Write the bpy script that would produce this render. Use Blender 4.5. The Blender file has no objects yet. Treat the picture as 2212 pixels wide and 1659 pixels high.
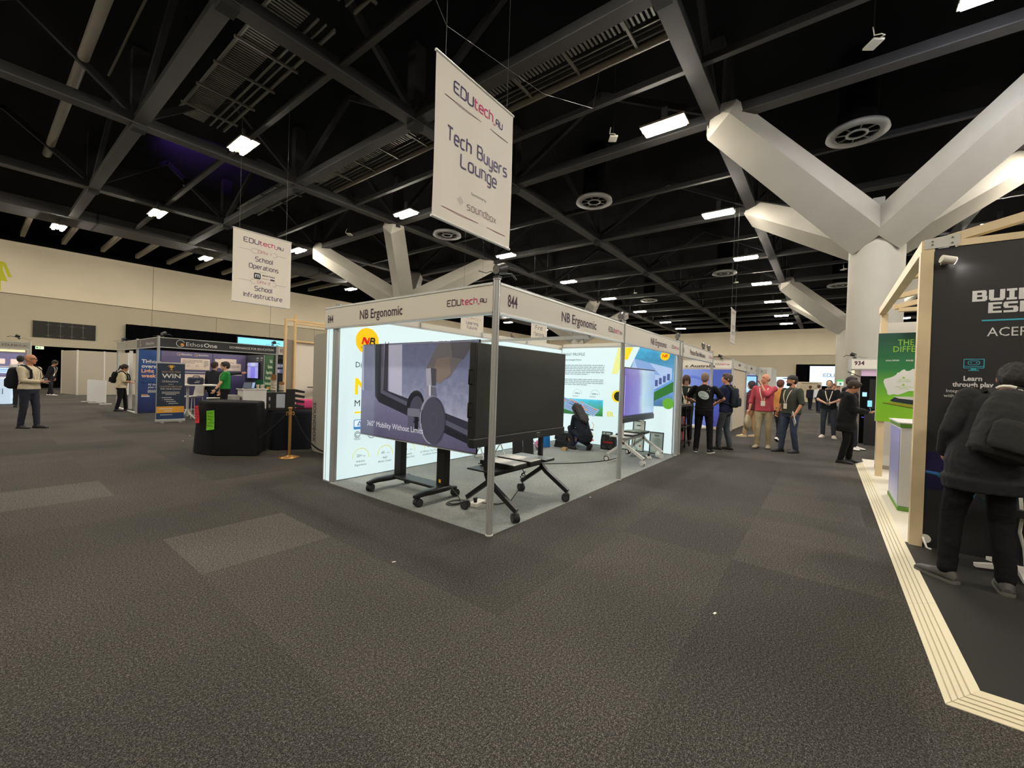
# Exhibition hall with a lit corner stand, rolling displays, hanging banners and visitors
LAMP_E = 350.0
EXPOSURE = 0.0
GLOW = .96
import bpy, bmesh, math, random
from mathutils import Vector as V, Matrix as MX
random.seed(7)
SC = bpy.context.scene
COL = SC.collection
PI = math.pi
R = math.radians

# ---------------------------------------------------------------- materials
_M = {}
def lin(c):
    def f(v):
        v = v/255.0
        return v/12.92 if v <= .04045 else ((v+.055)/1.055)**2.4
    return (f(c[0]), f(c[1]), f(c[2]), 1.0)
def hexc(h): return tuple(int(h[i:i+2], 16) for i in (0, 2, 4))

def mat(name, rgb, rough=.6, metal=0.0, emit=0.0, spec=.5, coat=0.0, bump=0.0, bscale=60.0, vary=0.0, vscale=8.0, trans=0.0):
    if name in _M: return _M[name]
    m = bpy.data.materials.new(name); m.use_nodes = True
    nt = m.node_tree; b = nt.nodes['Principled BSDF']
    col = lin(rgb)
    b.inputs['Base Color'].default_value = col
    b.inputs['Roughness'].default_value = rough
    b.inputs['Metallic'].default_value = metal
    b.inputs['Specular IOR Level'].default_value = spec
    if coat: b.inputs['Coat Weight'].default_value = coat
    if emit:
        b.inputs['Emission Color'].default_value = col
        b.inputs['Emission Strength'].default_value = emit
    if trans: b.inputs['Transmission Weight'].default_value = trans
    if vary or bump:
        tc = nt.nodes.new('ShaderNodeTexCoord')
    if vary:
        n = nt.nodes.new('ShaderNodeTexNoise'); n.inputs['Scale'].default_value = vscale; n.inputs['Detail'].default_value = 4
        nt.links.new(tc.outputs['Object'], n.inputs['Vector'])
        r = nt.nodes.new('ShaderNodeMapRange'); r.inputs['From Min'].default_value = .3; r.inputs['From Max'].default_value = .7
        r.inputs['To Min'].default_value = 1-vary; r.inputs['To Max'].default_value = 1+vary
        nt.links.new(n.outputs['Fac'], r.inputs['Value'])
        h = nt.nodes.new('ShaderNodeHueSaturation'); h.inputs['Color'].default_value = col
        nt.links.new(r.outputs['Result'], h.inputs['Value'])
        nt.links.new(h.outputs['Color'], b.inputs['Base Color'])
    if bump:
        n2 = nt.nodes.new('ShaderNodeTexNoise'); n2.inputs['Scale'].default_value = bscale; n2.inputs['Detail'].default_value = 3
        nt.links.new(tc.outputs['Object'], n2.inputs['Vector'])
        bp = nt.nodes.new('ShaderNodeBump'); bp.inputs['Strength'].default_value = bump; bp.inputs['Distance'].default_value = .02
        nt.links.new(n2.outputs['Fac'], bp.inputs['Height'])
        nt.links.new(bp.outputs['Normal'], b.inputs['Normal'])
    _M[name] = m
    return m

def ink(rgb, emit=0.0):
    """printed (emit 0) or backlit/screen colour"""
    return mat('ink_%02x%02x%02x_%d' % (*rgb, int(emit*100)), rgb, rough=.5 if not emit else .35, emit=emit, spec=.3)

def ramp_mat(name, stops, axis='X', lo=0.0, hi=1.0, emit=0.0, rough=.5, coord='Object', noise=0.0, nscale=3.0):
    """printed or lit picture whose colour runs across the sheet"""
    if name in _M: return _M[name]
    m = bpy.data.materials.new(name); m.use_nodes = True
    nt = m.node_tree; b = nt.nodes['Principled BSDF']; b.inputs['Roughness'].default_value = rough
    tc = nt.nodes.new('ShaderNodeTexCoord'); sx = nt.nodes.new('ShaderNodeSeparateXYZ')
    nt.links.new(tc.outputs[coord], sx.inputs[0])
    mr = nt.nodes.new('ShaderNodeMapRange'); mr.inputs['From Min'].default_value = lo; mr.inputs['From Max'].default_value = hi
    nt.links.new(sx.outputs[axis], mr.inputs['Value'])
    cr = nt.nodes.new('ShaderNodeValToRGB'); el = cr.color_ramp.elements
    el[0].position, el[0].color = stops[0][0], lin(stops[0][1])
    el[1].position, el[1].color = stops[-1][0], lin(stops[-1][1])
    for p, c in stops[1:-1]:
        e = el.new(p); e.color = lin(c)
    src = mr.outputs['Result']
    if noise:
        n = nt.nodes.new('ShaderNodeTexNoise'); n.inputs['Scale'].default_value = nscale
        nt.links.new(tc.outputs[coord], n.inputs['Vector'])
        ad = nt.nodes.new('ShaderNodeMath'); ad.operation = 'MULTIPLY_ADD'
        nt.links.new(n.outputs['Fac'], ad.inputs[0]); ad.inputs[1].default_value = noise; nt.links.new(src, ad.inputs[2])
        sb = nt.nodes.new('ShaderNodeMath'); sb.operation = 'SUBTRACT'; nt.links.new(ad.outputs[0], sb.inputs[0]); sb.inputs[1].default_value = noise/2
        src = sb.outputs[0]
    nt.links.new(src, cr.inputs['Fac'])
    nt.links.new(cr.outputs['Color'], b.inputs['Base Color'])
    if emit:
        nt.links.new(cr.outputs['Color'], b.inputs['Emission Color']); b.inputs['Emission Strength'].default_value = emit
    _M[name] = m
    return m

# ---------------------------------------------------------------- mesh accumulator
class MB:
    def __init__(s): s.v = []; s.f = []; s.mi = []; s.sm = []; s.mats = []; s.X = MX.Identity(4)
    def _m(s, m):
        if m not in s.mats: s.mats.append(m)
        return s.mats.index(m)
    def add(s, vs, fs, m, smooth=False):
        o = len(s.v); k = s._m(m)
        s.v += [s.X @ V(p) for p in vs]
        for f in fs: s.f.append(tuple(i+o for i in f)); s.mi.append(k); s.sm.append(smooth)
        return s
    def box(s, lo, hi, m, rz=0.0, bev=0.0):
        c = [(lo[i]+hi[i])/2 for i in range(3)]; h = [abs(hi[i]-lo[i])/2 for i in range(3)]
        T = MX.Translation(c) @ MX.Rotation(rz, 4, 'Z')
        if bev and min(h) > bev*1.05:
            b = bev; vs = []; fs = []
            bm = bmesh.new(); bmesh.ops.create_cube(bm, size=1)
            for q in bm.verts: q.co = V((q.co.x*2*h[0], q.co.y*2*h[1], q.co.z*2*h[2]))
            bmesh.ops.bevel(bm, geom=bm.edges[:], offset=b, segments=2, affect='EDGES', profile=.5)
            vs = [T @ q.co for q in bm.verts]; bm.verts.index_update(); fs = [[q.index for q in f.verts] for f in bm.faces]; bm.free()
            return s.add(vs, fs, m)
        vs = [T @ V((x*h[0], y*h[1], z*h[2])) for x in (-1, 1) for y in (-1, 1) for z in (-1, 1)]
        return s.add(vs, [(0, 1, 3, 2), (4, 6, 7, 5), (0, 4, 5, 1), (2, 3, 7, 6), (0, 2, 6, 4), (1, 5, 7, 3)], m)
    def beam(s, p0, p1, w, h, m, up=(0, 0, 1), w1=None, h1=None):
        p0, p1 = V(p0), V(p1); d = (p1-p0).normalized(); u = V(up)
        if abs(d.dot(u)) > .99: u = V((1, 0, 0))
        r = d.cross(u).normalized(); u = r.cross(d)
        w1 = w if w1 is None else w1; h1 = h if h1 is None else h1
        vs = [p+r*a*ww/2+u*b*hh/2 for p, ww, hh in ((p0, w, h), (p1, w1, h1)) for a, b in ((-1, -1), (1, -1), (1, 1), (-1, 1))]
        return s.add(vs, [(3, 2, 1, 0), (4, 5, 6, 7), (0, 1, 5, 4), (1, 2, 6, 5), (2, 3, 7, 6), (3, 0, 4, 7)], m)
    def cyl(s, p0, p1, r0, m, r1=None, n=16, cap=True):
        p0, p1 = V(p0), V(p1); d = (p1-p0).normalized(); a = d.orthogonal().normalized(); b = d.cross(a)
        r1 = r0 if r1 is None else r1; vs = []
        for p, r in ((p0, r0), (p1, r1)):
            vs += [p+a*math.cos(2*PI*i/n)*r+b*math.sin(2*PI*i/n)*r for i in range(n)]
        s.add(vs, [(i, (i+1) % n, n+(i+1) % n, n+i) for i in range(n)], m, True)
        if cap: s.add(vs, [tuple(range(n))[::-1], tuple(range(n, 2*n))], m)
        return s
    def tube(s, pts, r, m, n=8, closed=False):
        pts = [V(p) for p in pts]; N = len(pts); vs = []; a = None
        for i, p in enumerate(pts):
            q0 = pts[i-1] if (i or closed) else p; q1 = pts[(i+1) % N] if (i < N-1 or closed) else p
            d = (q1-q0).normalized() if (q1-q0).length > 1e-9 else V((0, 0, 1))
            if a is None: a = d.orthogonal().normalized()
            a = (a-d*a.dot(d))
            a = a.normalized() if a.length > 1e-6 else d.orthogonal().normalized()
            b = d.cross(a); rr = r[i] if isinstance(r, (list, tuple)) else r
            vs += [p+a*math.cos(2*PI*k/n)*rr+b*math.sin(2*PI*k/n)*rr for k in range(n)]
        fs = []
        for i in range(N if closed else N-1):
            j = (i+1) % N
            fs += [(i*n+k, i*n+(k+1) % n, j*n+(k+1) % n, j*n+k) for k in range(n)]
        s.add(vs, fs, m, True)
        if not closed: s.add(vs, [tuple(range(n))[::-1], tuple(range((N-1)*n, N*n))], m)
        return s
    def lathe(s, prof, m, n=24, c=(0, 0, 0)):
        vs = [(c[0]+r*math.cos(2*PI*k/n), c[1]+r*math.sin(2*PI*k/n), c[2]+z) for r, z in prof for k in range(n)]
        fs = [(i*n+k, i*n+(k+1) % n, (i+1)*n+(k+1) % n, (i+1)*n+k) for i in range(len(prof)-1) for k in range(n)]
        return s.add(vs, fs, m, True)
    def ell(s, c, r, m, rot=None, nu=16, nv=10):
        vs = []; fs = []; c = V(c); Rm = rot or MX.Identity(3)
        for j in range(nv+1):
            t = PI*j/nv
            for i in range(nu):
                p = 2*PI*i/nu
                vs.append(c+Rm @ V((r[0]*math.sin(t)*math.cos(p), r[1]*math.sin(t)*math.sin(p), r[2]*math.cos(t))))
        for j in range(nv):
            for i in range(nu): fs.append((j*nu+i, (j+1)*nu+i, (j+1)*nu+(i+1) % nu, j*nu+(i+1) % nu))
        return s.add(vs, fs, m, True)
    def loft(s, rings, m, smooth=True, caps=True):
        n = len(rings[0]); vs = [p for r in rings for p in r]
        fs = [(i*n+k, i*n+(k+1) % n, (i+1)*n+(k+1) % n, (i+1)*n+k) for i in range(len(rings)-1) for k in range(n)]
        s.add(vs, fs, m, smooth)
        if caps: s.add(vs, [tuple(range(n))[::-1], tuple(range((len(rings)-1)*n, len(rings)*n))], m)
        return s
    def prism(s, poly, z0, z1, m, fr=None):
        """poly in local xy, extruded along local z of frame fr"""
        fr = fr or MX.Identity(4); n = len(poly)
        vs = [fr @ V((x, y, z)) for z in (z0, z1) for x, y in poly]
        return s.add(vs, [tuple(range(n))[::-1], tuple(range(n, 2*n))]+[(i, (i+1) % n, n+(i+1) % n, n+i) for i in range(n)], m)
    def grid(s, fn, nu, nv, m, smooth=True):
        vs = [fn(i/nu, j/nv) for j in range(nv+1) for i in range(nu+1)]
        fs = [(j*(nu+1)+i, j*(nu+1)+i+1, (j+1)*(nu+1)+i+1, (j+1)*(nu+1)+i) for j in range(nv) for i in range(nu)]
        return s.add(vs, fs, m, smooth)
    def mesh(s, name):
        me = bpy.data.meshes.new(name); me.from_pydata([tuple(p) for p in s.v], [], s.f)
        for m in s.mats: me.materials.append(m)
        me.polygons.foreach_set('material_index', s.mi); me.polygons.foreach_set('use_smooth', s.sm)
        me.update(); return me
    def build(s, name, parent=None, loc=None, rot=None):
        o = bpy.data.objects.new(name, s.mesh(name)); COL.objects.link(o)
        if parent is not None: o.parent = parent
        if loc is not None: o.location = loc
        if rot is not None: o.rotation_euler = rot
        return o

def thing(name, label, cat, loc=(0, 0, 0), rz=0.0, group=None, kind=None):
    o = bpy.data.objects.new(name, None); COL.objects.link(o); o.empty_display_size = .1
    o.location = loc; o.rotation_euler = (0, 0, rz)
    return tag(o, label, cat, group, kind)
def tag(o, label=None, cat=None, group=None, kind=None):
    if label: o['label'] = label
    if cat: o['category'] = cat
    if group: o['group'] = group
    if kind: o['kind'] = kind
    return o
def copy_tree(o, parent=None):
    c = o.copy(); COL.objects.link(c)
    if parent is not None: c.parent = parent
    for ch in list(o.children): copy_tree(ch, c)
    return c
def dup(o, loc, rz=None, label=None):
    c = copy_tree(o); c.location = loc
    if rz is not None: c.rotation_euler = (0, 0, rz)
    if label: c['label'] = label
    return c

# ---------------------------------------------------------------- lettering
_TC = {}
def font_geo(txt, bold=0.0, shear=0.0, res=2):
    k = (txt, bold, shear, res)
    if k in _TC: return _TC[k]
    cu = bpy.data.curves.new('t', 'FONT'); cu.body = txt; cu.size = 1.0; cu.offset = bold; cu.resolution_u = res; cu.shear = shear
    ob = bpy.data.objects.new('t', cu)
    me = bpy.data.meshes.new_from_object(ob)
    vs = [(v.co.x, v.co.y) for v in me.vertices]; fs = [tuple(p.vertices) for p in me.polygons]
    bpy.data.objects.remove(ob); bpy.data.curves.remove(cu); bpy.data.meshes.remove(me)
    _TC[k] = (vs, fs); return _TC[k]

# square-cornered single-stroke alphabet used on the event's own banners
_G = {
 'E': (.62, [[(.62, 1), (.12, 1), (0, .88), (0, .12), (.12, 0), (.62, 0)], [(0, .5), (.5, .5)]]),
 'D': (.66, [[(0, 1), (.5, 1), (.66, .84), (.66, .16), (.5, 0), (0, 0), (0, 1)]]),
 'U': (.66, [[(0, 1), (0, .14), (.14, 0), (.52, 0), (.66, .14), (.66, 1)]]),
 'T': (.62, [[(0, 1), (.62, 1)], [(.31, 1), (.31, 0)]]),
 'B': (.62, [[(0, 0), (0, 1), (.46, 1), (.58, .88), (.58, .62), (.46, .52), (0, .52)], [(.46, .52), (.62, .4), (.62, .12), (.5, 0), (0, 0)]]),
 'L': (.56, [[(0, 1), (0, .12), (.12, 0), (.56, 0)]]),
 'S': (.62, [[(.62, 1), (.12, 1), (0, .88), (0, .64), (.12, .52), (.5, .52), (.62, .4), (.62, .12), (.5, 0), (0, 0)]]),
 'O': (.68, [[(.14, 0), (0, .14), (0, .86), (.14, 1), (.54, 1), (.68, .86), (.68, .14), (.54, 0), (.14, 0)]]),
 'I': (.0, [[(0, 0), (0, 1)]]),
 'F': (.58, [[(.58, 1), (.12, 1), (0, .88), (0, 0)], [(0, .5), (.48, .5)]]),
 'N': (.66, [[(0, 0), (0, .86), (.14, 1), (.52, 1), (.66, .86), (.66, 0)]]),
 'A': (.66, [[(0, 0), (0, .86), (.14, 1), (.52, 1), (.66, .86), (.66, 0)], [(0, .42), (.66, .42)]]),
 'Y': (.62, [[(0, 1), (0, .58), (.12, .46), (.62, .46)], [(.62, 1), (.62, .12), (.5, 0), (.06, 0)]]),
 'C': (.6, [[(.6, 1), (.12, 1), (0, .88), (0, .12), (.12, 0), (.6, 0)]]),
 'a': (.5, [[(.06, .7), (.38, .7), (.5, .58), (.5, 0), (.12, 0), (0, .1), (0, .28), (.12, .38), (.5, .38)]]),
 'b': (.5, [[(0, 1), (0, 0), (.38, 0), (.5, .12), (.5, .58), (.38, .7), (0, .7)]]),
 'c': (.44, [[(.44, .7), (.12, .7), (0, .58), (0, .12), (.12, 0), (.44, 0)]]),
 'd': (.5, [[(.5, 1), (.5, 0), (.12, 0), (0, .12), (0, .58), (.12, .7), (.5, .7)]]),
 'e': (.5, [[(0, .35), (.5, .35), (.5, .58), (.38, .7), (.12, .7), (0, .58), (0, .12), (.12, 0), (.48, 0)]]),
 'f': (.34, [[(.34, 1), (.18, 1), (.08, .9), (.08, 0)], [(-.04, .68), (.32, .68)]]),
 'g': (.5, [[(.5, 0), (.12, 0), (0, .12), (0, .58), (.12, .7), (.5, .7), (.5, -.18), (.38, -.3), (.04, -.3)]]),
 'h': (.5, [[(0, 1), (0, 0)], [(0, .7), (.38, .7), (.5, .58), (.5, 0)]]),
 'i': (.0, [[(0, 0), (0, .7)], [(0, .9), (0, 1)]]),
 'l': (.12, [[(0, 1), (0, .1), (.12, 0)]]),
 'n': (.5, [[(0, 0), (0, .7), (.38, .7), (.5, .58), (.5, 0)]]),
 'o': (.52, [[(.12, 0), (0, .12), (0, .58), (.12, .7), (.4, .7), (.52, .58), (.52, .12), (.4, 0), (.12, 0)]]),
 'p': (.5, [[(0, -.3), (0, .7), (.38, .7), (.5, .58), (.5, .12), (.38, 0), (0, 0)]]),
 'r': (.34, [[(0, 0), (0, .58), (.12, .7), (.34, .7)]]),
 's': (.46, [[(.46, .7), (.1, .7), (0, .6), (0, .46), (.1, .37), (.36, .37), (.46, .27), (.46, .1), (.36, 0), (0, 0)]]),
 't': (.34, [[(.06, .95), (.06, .12), (.18, 0), (.34, 0)], [(-.06, .7), (.32, .7)]]),
 'u': (.5, [[(0, .7), (0, .12), (.12, 0), (.5, 0)], [(.5, .7), (.5, 0)]]),
 'y': (.5, [[(0, .7), (0, .12), (.12, 0), (.5, 0)], [(.5, .7), (.5, -.18), (.38, -.3), (.04, -.3)]]),
 'x': (.5, [[(0, .7), (.5, 0)], [(0, 0), (.5, .7)]]),
 '_': (.3, [[(0, -.12), (.3, -.12)]]),
 'P': (.62, [[(0, 0), (0, 1), (.48, 1), (.62, .86), (.62, .5), (.48, .4), (0, .4)]]),
 '1': (.14, [[(0, 1), (.14, 1), (.14, 0)]]),
 '2': (.6, [[(0, 1), (.48, 1), (.6, .88), (.6, .62), (.48, .52), (.12, .52), (0, .4), (0, 0), (.6, 0)]]),
 ' ': (.3, []),
}
def stroke_width(txt, gap=.2): return sum(_G[c][0]+gap for c in txt)-gap
def ribbon(pts, w):
    """flat mitred strip along a 2D polyline"""
    n = len(pts); L = []; Rr = []
    closed = n > 2 and abs(pts[0][0]-pts[-1][0])+abs(pts[0][1]-pts[-1][1]) < 1e-6
    for i in range(n):
        p = pts[i]
        a = pts[i-1] if i else (pts[-2] if closed else None)
        b = pts[i+1] if i < n-1 else (pts[1] if closed else None)
        ds = []
        for q0, q1 in ((a, p), (p, b)):
            if q0 is None or q1 is None: continue
            dx, dy = q1[0]-q0[0], q1[1]-q0[1]; l = math.hypot(dx, dy) or 1; ds.append((dx/l, dy/l))
        if len(ds) == 1: nx, ny, k = -ds[0][1], ds[0][0], 1
        else:
            nx, ny = -(ds[0][1]+ds[1][1]), ds[0][0]+ds[1][0]; l = math.hypot(nx, ny) or 1; nx /= l; ny /= l
            c = max(.35, nx*-ds[0][1]+ny*ds[0][0]); k = 1/c
        L.append((p[0]+nx*w/2*k, p[1]+ny*w/2*k)); Rr.append((p[0]-nx*w/2*k, p[1]-ny*w/2*k))
    return L+Rr, [(i, n+i, n+i+1, i+1) for i in range(n-1)]

class Art:
    """flat print on a sheet: origin o, axes ux, uy, drawn in metres, layer k lifts it by a hair"""
    def __init__(s, o=(0, 0, 0), ux=(1, 0, 0), uy=(0, 0, 1), eps=.0012):
        s.mb = MB(); s.o = V(o); s.ux = V(ux).normalized(); s.uy = V(uy).normalized(); s.n = s.ux.cross(s.uy); s.eps = eps; s.warp = None; s.k = 1.0
    def P(s, p, k):
        q = s.o+s.ux*(p[0]*s.k)+s.uy*(p[1]*s.k)+s.n*(s.eps*k)
        return q+s.n*s.warp(p[0], p[1]) if s.warp else q
    def raw(s, vs, fs, m, k=1): s.mb.add([s.P(p, k) for p in vs], fs, m); return s
    def poly(s, pts, m, k=1): return s.raw(pts, [tuple(range(len(pts)))], m, k)
    def rect(s, x0, y0, x1, y1, m, k=1): return s.poly([(x0, y0), (x1, y0), (x1, y1), (x0, y1)], m, k)
    def rrect(s, x0, y0, x1, y1, r, m, k=1, n=5):
        pts = []
        for cx, cy, a in ((x1-r, y0+r, -90), (x1-r, y1-r, 0), (x0+r, y1-r, 90), (x0+r, y0+r, 180)):
            pts += [(cx+r*math.cos(R(a+90*i/n)), cy+r*math.sin(R(a+90*i/n))) for i in range(n+1)]
        return s.poly(pts, m, k)
    def disc(s, x, y, r, m, k=1, n=32, ry=None, rot=0):
        ry = ry or r; c, d = math.cos(rot), math.sin(rot)
        return s.poly([(x+r*math.cos(2*PI*i/n)*c-ry*math.sin(2*PI*i/n)*d, y+r*math.cos(2*PI*i/n)*d+ry*math.sin(2*PI*i/n)*c) for i in range(n)], m, k)
    def arc(s, x, y, r, w, a0, a1, m, k=1, n=28):
        return s.line([(x+r*math.cos(R(a0+(a1-a0)*i/n)), y+r*math.sin(R(a0+(a1-a0)*i/n))) for i in range(n+1)], w, m, k)
    def line(s, pts, w, m, k=1):
        vs, fs = ribbon(pts, w); return s.raw(vs, fs, m, k)
    def rframe(s, x0, y0, x1, y1, r, w, m, k=1, n=5):
        pts = []
        for cx, cy, a in ((x1-r, y0+r, -90), (x1-r, y1-r, 0), (x0+r, y1-r, 90), (x0+r, y0+r, 180)):
            pts += [(cx+r*math.cos(R(a+90*i/n)), cy+r*math.sin(R(a+90*i/n))) for i in range(n+1)]
        return s.line(pts+[pts[0]], w, m, k)
    def text(s, t, x, y, h, m, k=2, align='L', xs=1.0, bold=0.0, shear=0.0, width=None, res=2):
        """h = capital height"""
        vs, fs = font_geo(t, bold, shear, res)
        if not vs: return s
        q = h/.72; x0 = min(v[0] for v in vs); x1 = max(v[0] for v in vs)
        if width: xs = width/((x1-x0)*q)
        w = (x1-x0)*q*xs; ox = {'L': 0, 'C': -w/2, 'R': -w}[align]
        return s.raw([(x+ox+(a-x0)*q*xs, y+b*q) for a, b in vs], fs, m, k)
    def stext(s, t, x, y, h, m, k=2, align='L', wt=.13, gap=.24, xs=1.0, width=None):
        w = stroke_width(t, gap)
        if width: xs = width/(w*h)
        cx = x+{'L': 0, 'C': -w/2, 'R': -w}[align]*h*xs
        for c in t:
            gw, ss = _G[c]
            for j, p in enumerate(ss):
                vs, fs = ribbon([(cx+a*h*xs, y+b*h) for a, b in p], wt*h); s.raw(vs, fs, m, k+.12*j)
            cx += (gw+gap)*h*xs
        return s
    def lines(s, x, y, w, h, n, m, k=2, fill=.5, seed=1, align='L'):
        """small print too fine to read: rows of word-length dashes"""
        rnd = random.Random(seed); dy = h/n
        for j in range(n):
            yy = y+h-(j+.75)*dy; lw = w*(1 if j < n-1 else .6); xx = x if align == 'L' else x+(w-lw)/2; end = xx+lw
            while xx < end-.01*w:
                ww = min(w*rnd.uniform(.05, .14), end-xx); s.rect(xx, yy, xx+ww*.88, yy+dy*fill, m, k); xx += ww
        return s
    def build(s, name, parent=None): return s.mb.build(name, parent)

# colours of the event logo
def edu_logo(a, x, y, h, dark, pink, align='L', wt=.15, k=2, width=None):
    full = 'EDUtech_AU'; g = .2
    w0 = stroke_width('EDU', g); w1 = stroke_width('tech', g); w2 = .3; w3 = stroke_width('AU', g)*.62
    tot = w0+w1+w2+w3+3*g
    xs = width/(tot*h) if width else 1
    x0 = x+{'L': 0, 'C': -tot/2, 'R': -tot}[align]*h*xs
    a.stext('EDU', x0, y, h, dark, k, wt=wt, gap=g, xs=xs); x0 += (w0+g)*h*xs
    a.stext('tech', x0, y, h, pink, k, wt=wt, gap=g, xs=xs); x0 += (w1+g)*h*xs
    a.stext('_', x0-.1*h*xs, y, h, pink, k, wt=wt, gap=g, xs=xs); x0 += (w2)*h*xs
    a.stext('AU', x0, y, h*.62, dark, k, wt=wt*1.3, gap=g, xs=xs)

M_ALU = mat('brushed aluminium', (190, 192, 190), rough=.3, metal=.45)
M_WHITEP = mat('white laminate', (214, 211, 204), rough=.55)
M_BLACK = mat('black satin plastic', (22, 22, 24), rough=.45)
M_BLKM = mat('black powder coated steel', (26, 26, 28), rough=.4, metal=.2)
M_WHITEM = mat('white powder coated steel', (205, 203, 196), rough=.4)
M_RUBBER = mat('dark grey rubber', (48, 48, 50), rough=.7)
M_CHROME = mat('chrome', (200, 200, 200), rough=.15, metal=1)
M_PURPLE = ink((64, 30, 62))
M_PINK = ink((196, 44, 110))
# ================================================================ the hall
HC = 9.06
XW, YW = 60.6, 37.75
def carpet_mat(name, dark, mid, light, tiles=True):
    m = bpy.data.materials.new(name); m.use_nodes = True
    nt = m.node_tree; L = nt.links.new; b = nt.nodes['Principled BSDF']
    b.inputs['Roughness'].default_value = .95; b.inputs['Specular IOR Level'].default_value = .15
    tc = nt.nodes.new('ShaderNodeTexCoord')
    n = nt.nodes.new('ShaderNodeTexNoise'); n.inputs['Scale'].default_value = 75; n.inputs['Detail'].default_value = 3; n.inputs['Roughness'].default_value = .75
    L(tc.outputs['Object'], n.inputs['Vector'])
    cr = nt.nodes.new('ShaderNodeValToRGB'); e = cr.color_ramp.elements
    e[0].position, e[0].color = .36, lin(dark); e[1].position, e[1].color = .66, lin(light)
    q = e.new(.5); q.color = lin(mid)
    nf = nt.nodes.new('ShaderNodeTexNoise'); nf.inputs['Scale'].default_value = 190; nf.inputs['Detail'].default_value = 2; L(tc.outputs['Object'], nf.inputs['Vector'])
    mx = nt.nodes.new('ShaderNodeMath'); mx.operation = 'MULTIPLY_ADD'; mx.inputs[1].default_value = .55; L(nf.outputs['Fac'], mx.inputs[0])
    m3 = nt.nodes.new('ShaderNodeMath'); m3.operation = 'MULTIPLY'; m3.inputs[1].default_value = .45; L(n.outputs['Fac'], m3.inputs[0]); L(m3.outputs[0], mx.inputs[2])
    L(mx.outputs[0], cr.inputs['Fac'])
    n2 = nt.nodes.new('ShaderNodeTexNoise'); n2.inputs['Scale'].default_value = .55; n2.inputs['Detail'].default_value = 5
    L(tc.outputs['Object'], n2.inputs['Vector'])
    mr = nt.nodes.new('ShaderNodeMapRange'); mr.inputs['From Min'].default_value = .3; mr.inputs['From Max'].default_value = .7
    mr.inputs['To Min'].default_value = .82; mr.inputs['To Max'].default_value = 1.18
    L(n2.outputs['Fac'], mr.inputs['Value'])
    val = mr.outputs['Result']
    if tiles:                      # metre-square carpet tiles, a few of them from a lighter batch
        mp = nt.nodes.new('ShaderNodeVectorMath'); mp.operation = 'ADD'; mp.inputs[1].default_value = (50.0, 49.93, .5)
        L(tc.outputs['Object'], mp.inputs[0])
        fl = nt.nodes.new('ShaderNodeVectorMath'); fl.operation = 'FLOOR'; L(mp.outputs[0], fl.inputs[0])
        wn = nt.nodes.new('ShaderNodeTexWhiteNoise'); wn.noise_dimensions = '3D'; L(fl.outputs[0], wn.inputs['Vector'])
        r2 = nt.nodes.new('ShaderNodeMapRange'); r2.inputs['To Min'].default_value = .86; r2.inputs['To Max'].default_value = 1.12
        L(wn.outputs['Value'], r2.inputs['Value'])
        mu = nt.nodes.new('ShaderNodeMath'); mu.operation = 'MULTIPLY'; L(val, mu.inputs[0]); L(r2.outputs['Result'], mu.inputs[1]); val = mu.outputs[0]
        for tx, ty, g in ((48, 51, 1.5), (47, 54, 1.5), (53, 47, 1.3), (51, 47, 1.15)):
            ds = nt.nodes.new('ShaderNodeVectorMath'); ds.operation = 'DISTANCE'; ds.inputs[1].default_value = (tx, ty, 0)
            L(fl.outputs[0], ds.inputs[0])
            lt = nt.nodes.new('ShaderNodeMath'); lt.operation = 'LESS_THAN'; lt.inputs[1].default_value = .4; L(ds.outputs['Value'], lt.inputs[0])
            ma = nt.nodes.new('ShaderNodeMath'); ma.operation = 'MULTIPLY_ADD'; ma.inputs[1].default_value = g-1; ma.inputs[2].default_value = 1; L(lt.outputs[0], ma.inputs[0])
            m2 = nt.nodes.new('ShaderNodeMath'); m2.operation = 'MULTIPLY'; L(val, m2.inputs[0]); L(ma.outputs[0], m2.inputs[1]); val = m2.outputs[0]
    hs = nt.nodes.new('ShaderNodeHueSaturation'); L(cr.outputs['Color'], hs.inputs['Color']); L(val, hs.inputs['Value'])
    L(hs.outputs['Color'], b.inputs['Base Color'])
    bp = nt.nodes.new('ShaderNodeBump'); bp.inputs['Strength'].default_value = .6; bp.inputs['Distance'].default_value = .008
    L(n.outputs['Fac'], bp.inputs['Height']); L(bp.outputs['Normal'], b.inputs['Normal'])
    return m
M_CARPET = carpet_mat('charcoal loop pile carpet tiles', (26, 25, 24), (60, 58, 54), (124, 120, 111))
M_CARPET2 = carpet_mat('light grey stand carpet', (104, 106, 103), (138, 141, 137), (170, 172, 168), tiles=False)

def wall_mat(name, rgb):
    m = mat(name, rgb, rough=.85, vary=.03, vscale=.6)
    return m
M_CREAM = wall_mat('cream plaster', (226, 213, 186))
M_TAUPE = wall_mat('warm grey plaster', (180, 170, 147))
M_JOINT = mat('wall panel joint', (120, 110, 92), rough=.9)
M_DARK = mat('black void', (8, 8, 9), rough=.9, spec=.1)
M_DRAPE = mat('black velour drape', (7, 7, 9), rough=1, spec=.05, bump=.3, bscale=6)
M_DECK = mat('black sprayed ceiling', (17, 18, 20), rough=.9, spec=.1, vary=.25, vscale=.5)
M_STEEL = mat('charcoal steel and lit undersides', (54, 53, 53), rough=.65, vary=.12, vscale=1.5)  # also the beam undersides, where bounced light is put into the colour
M_STEELD = mat('black steel and shaded sides', (19, 19, 20), rough=.75)  # also the beam sides, where shade is put into the colour
M_COLW = mat('off-white painted concrete', (158, 154, 143), rough=.7, vary=.04, vscale=1.2, bump=.05, bscale=9)
M_TRAY = mat('galvanised mesh', (120, 118, 110), rough=.5, metal=.5)
M_PIPE = mat('cream lagged pipe', (118, 112, 98), rough=.6)

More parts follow.
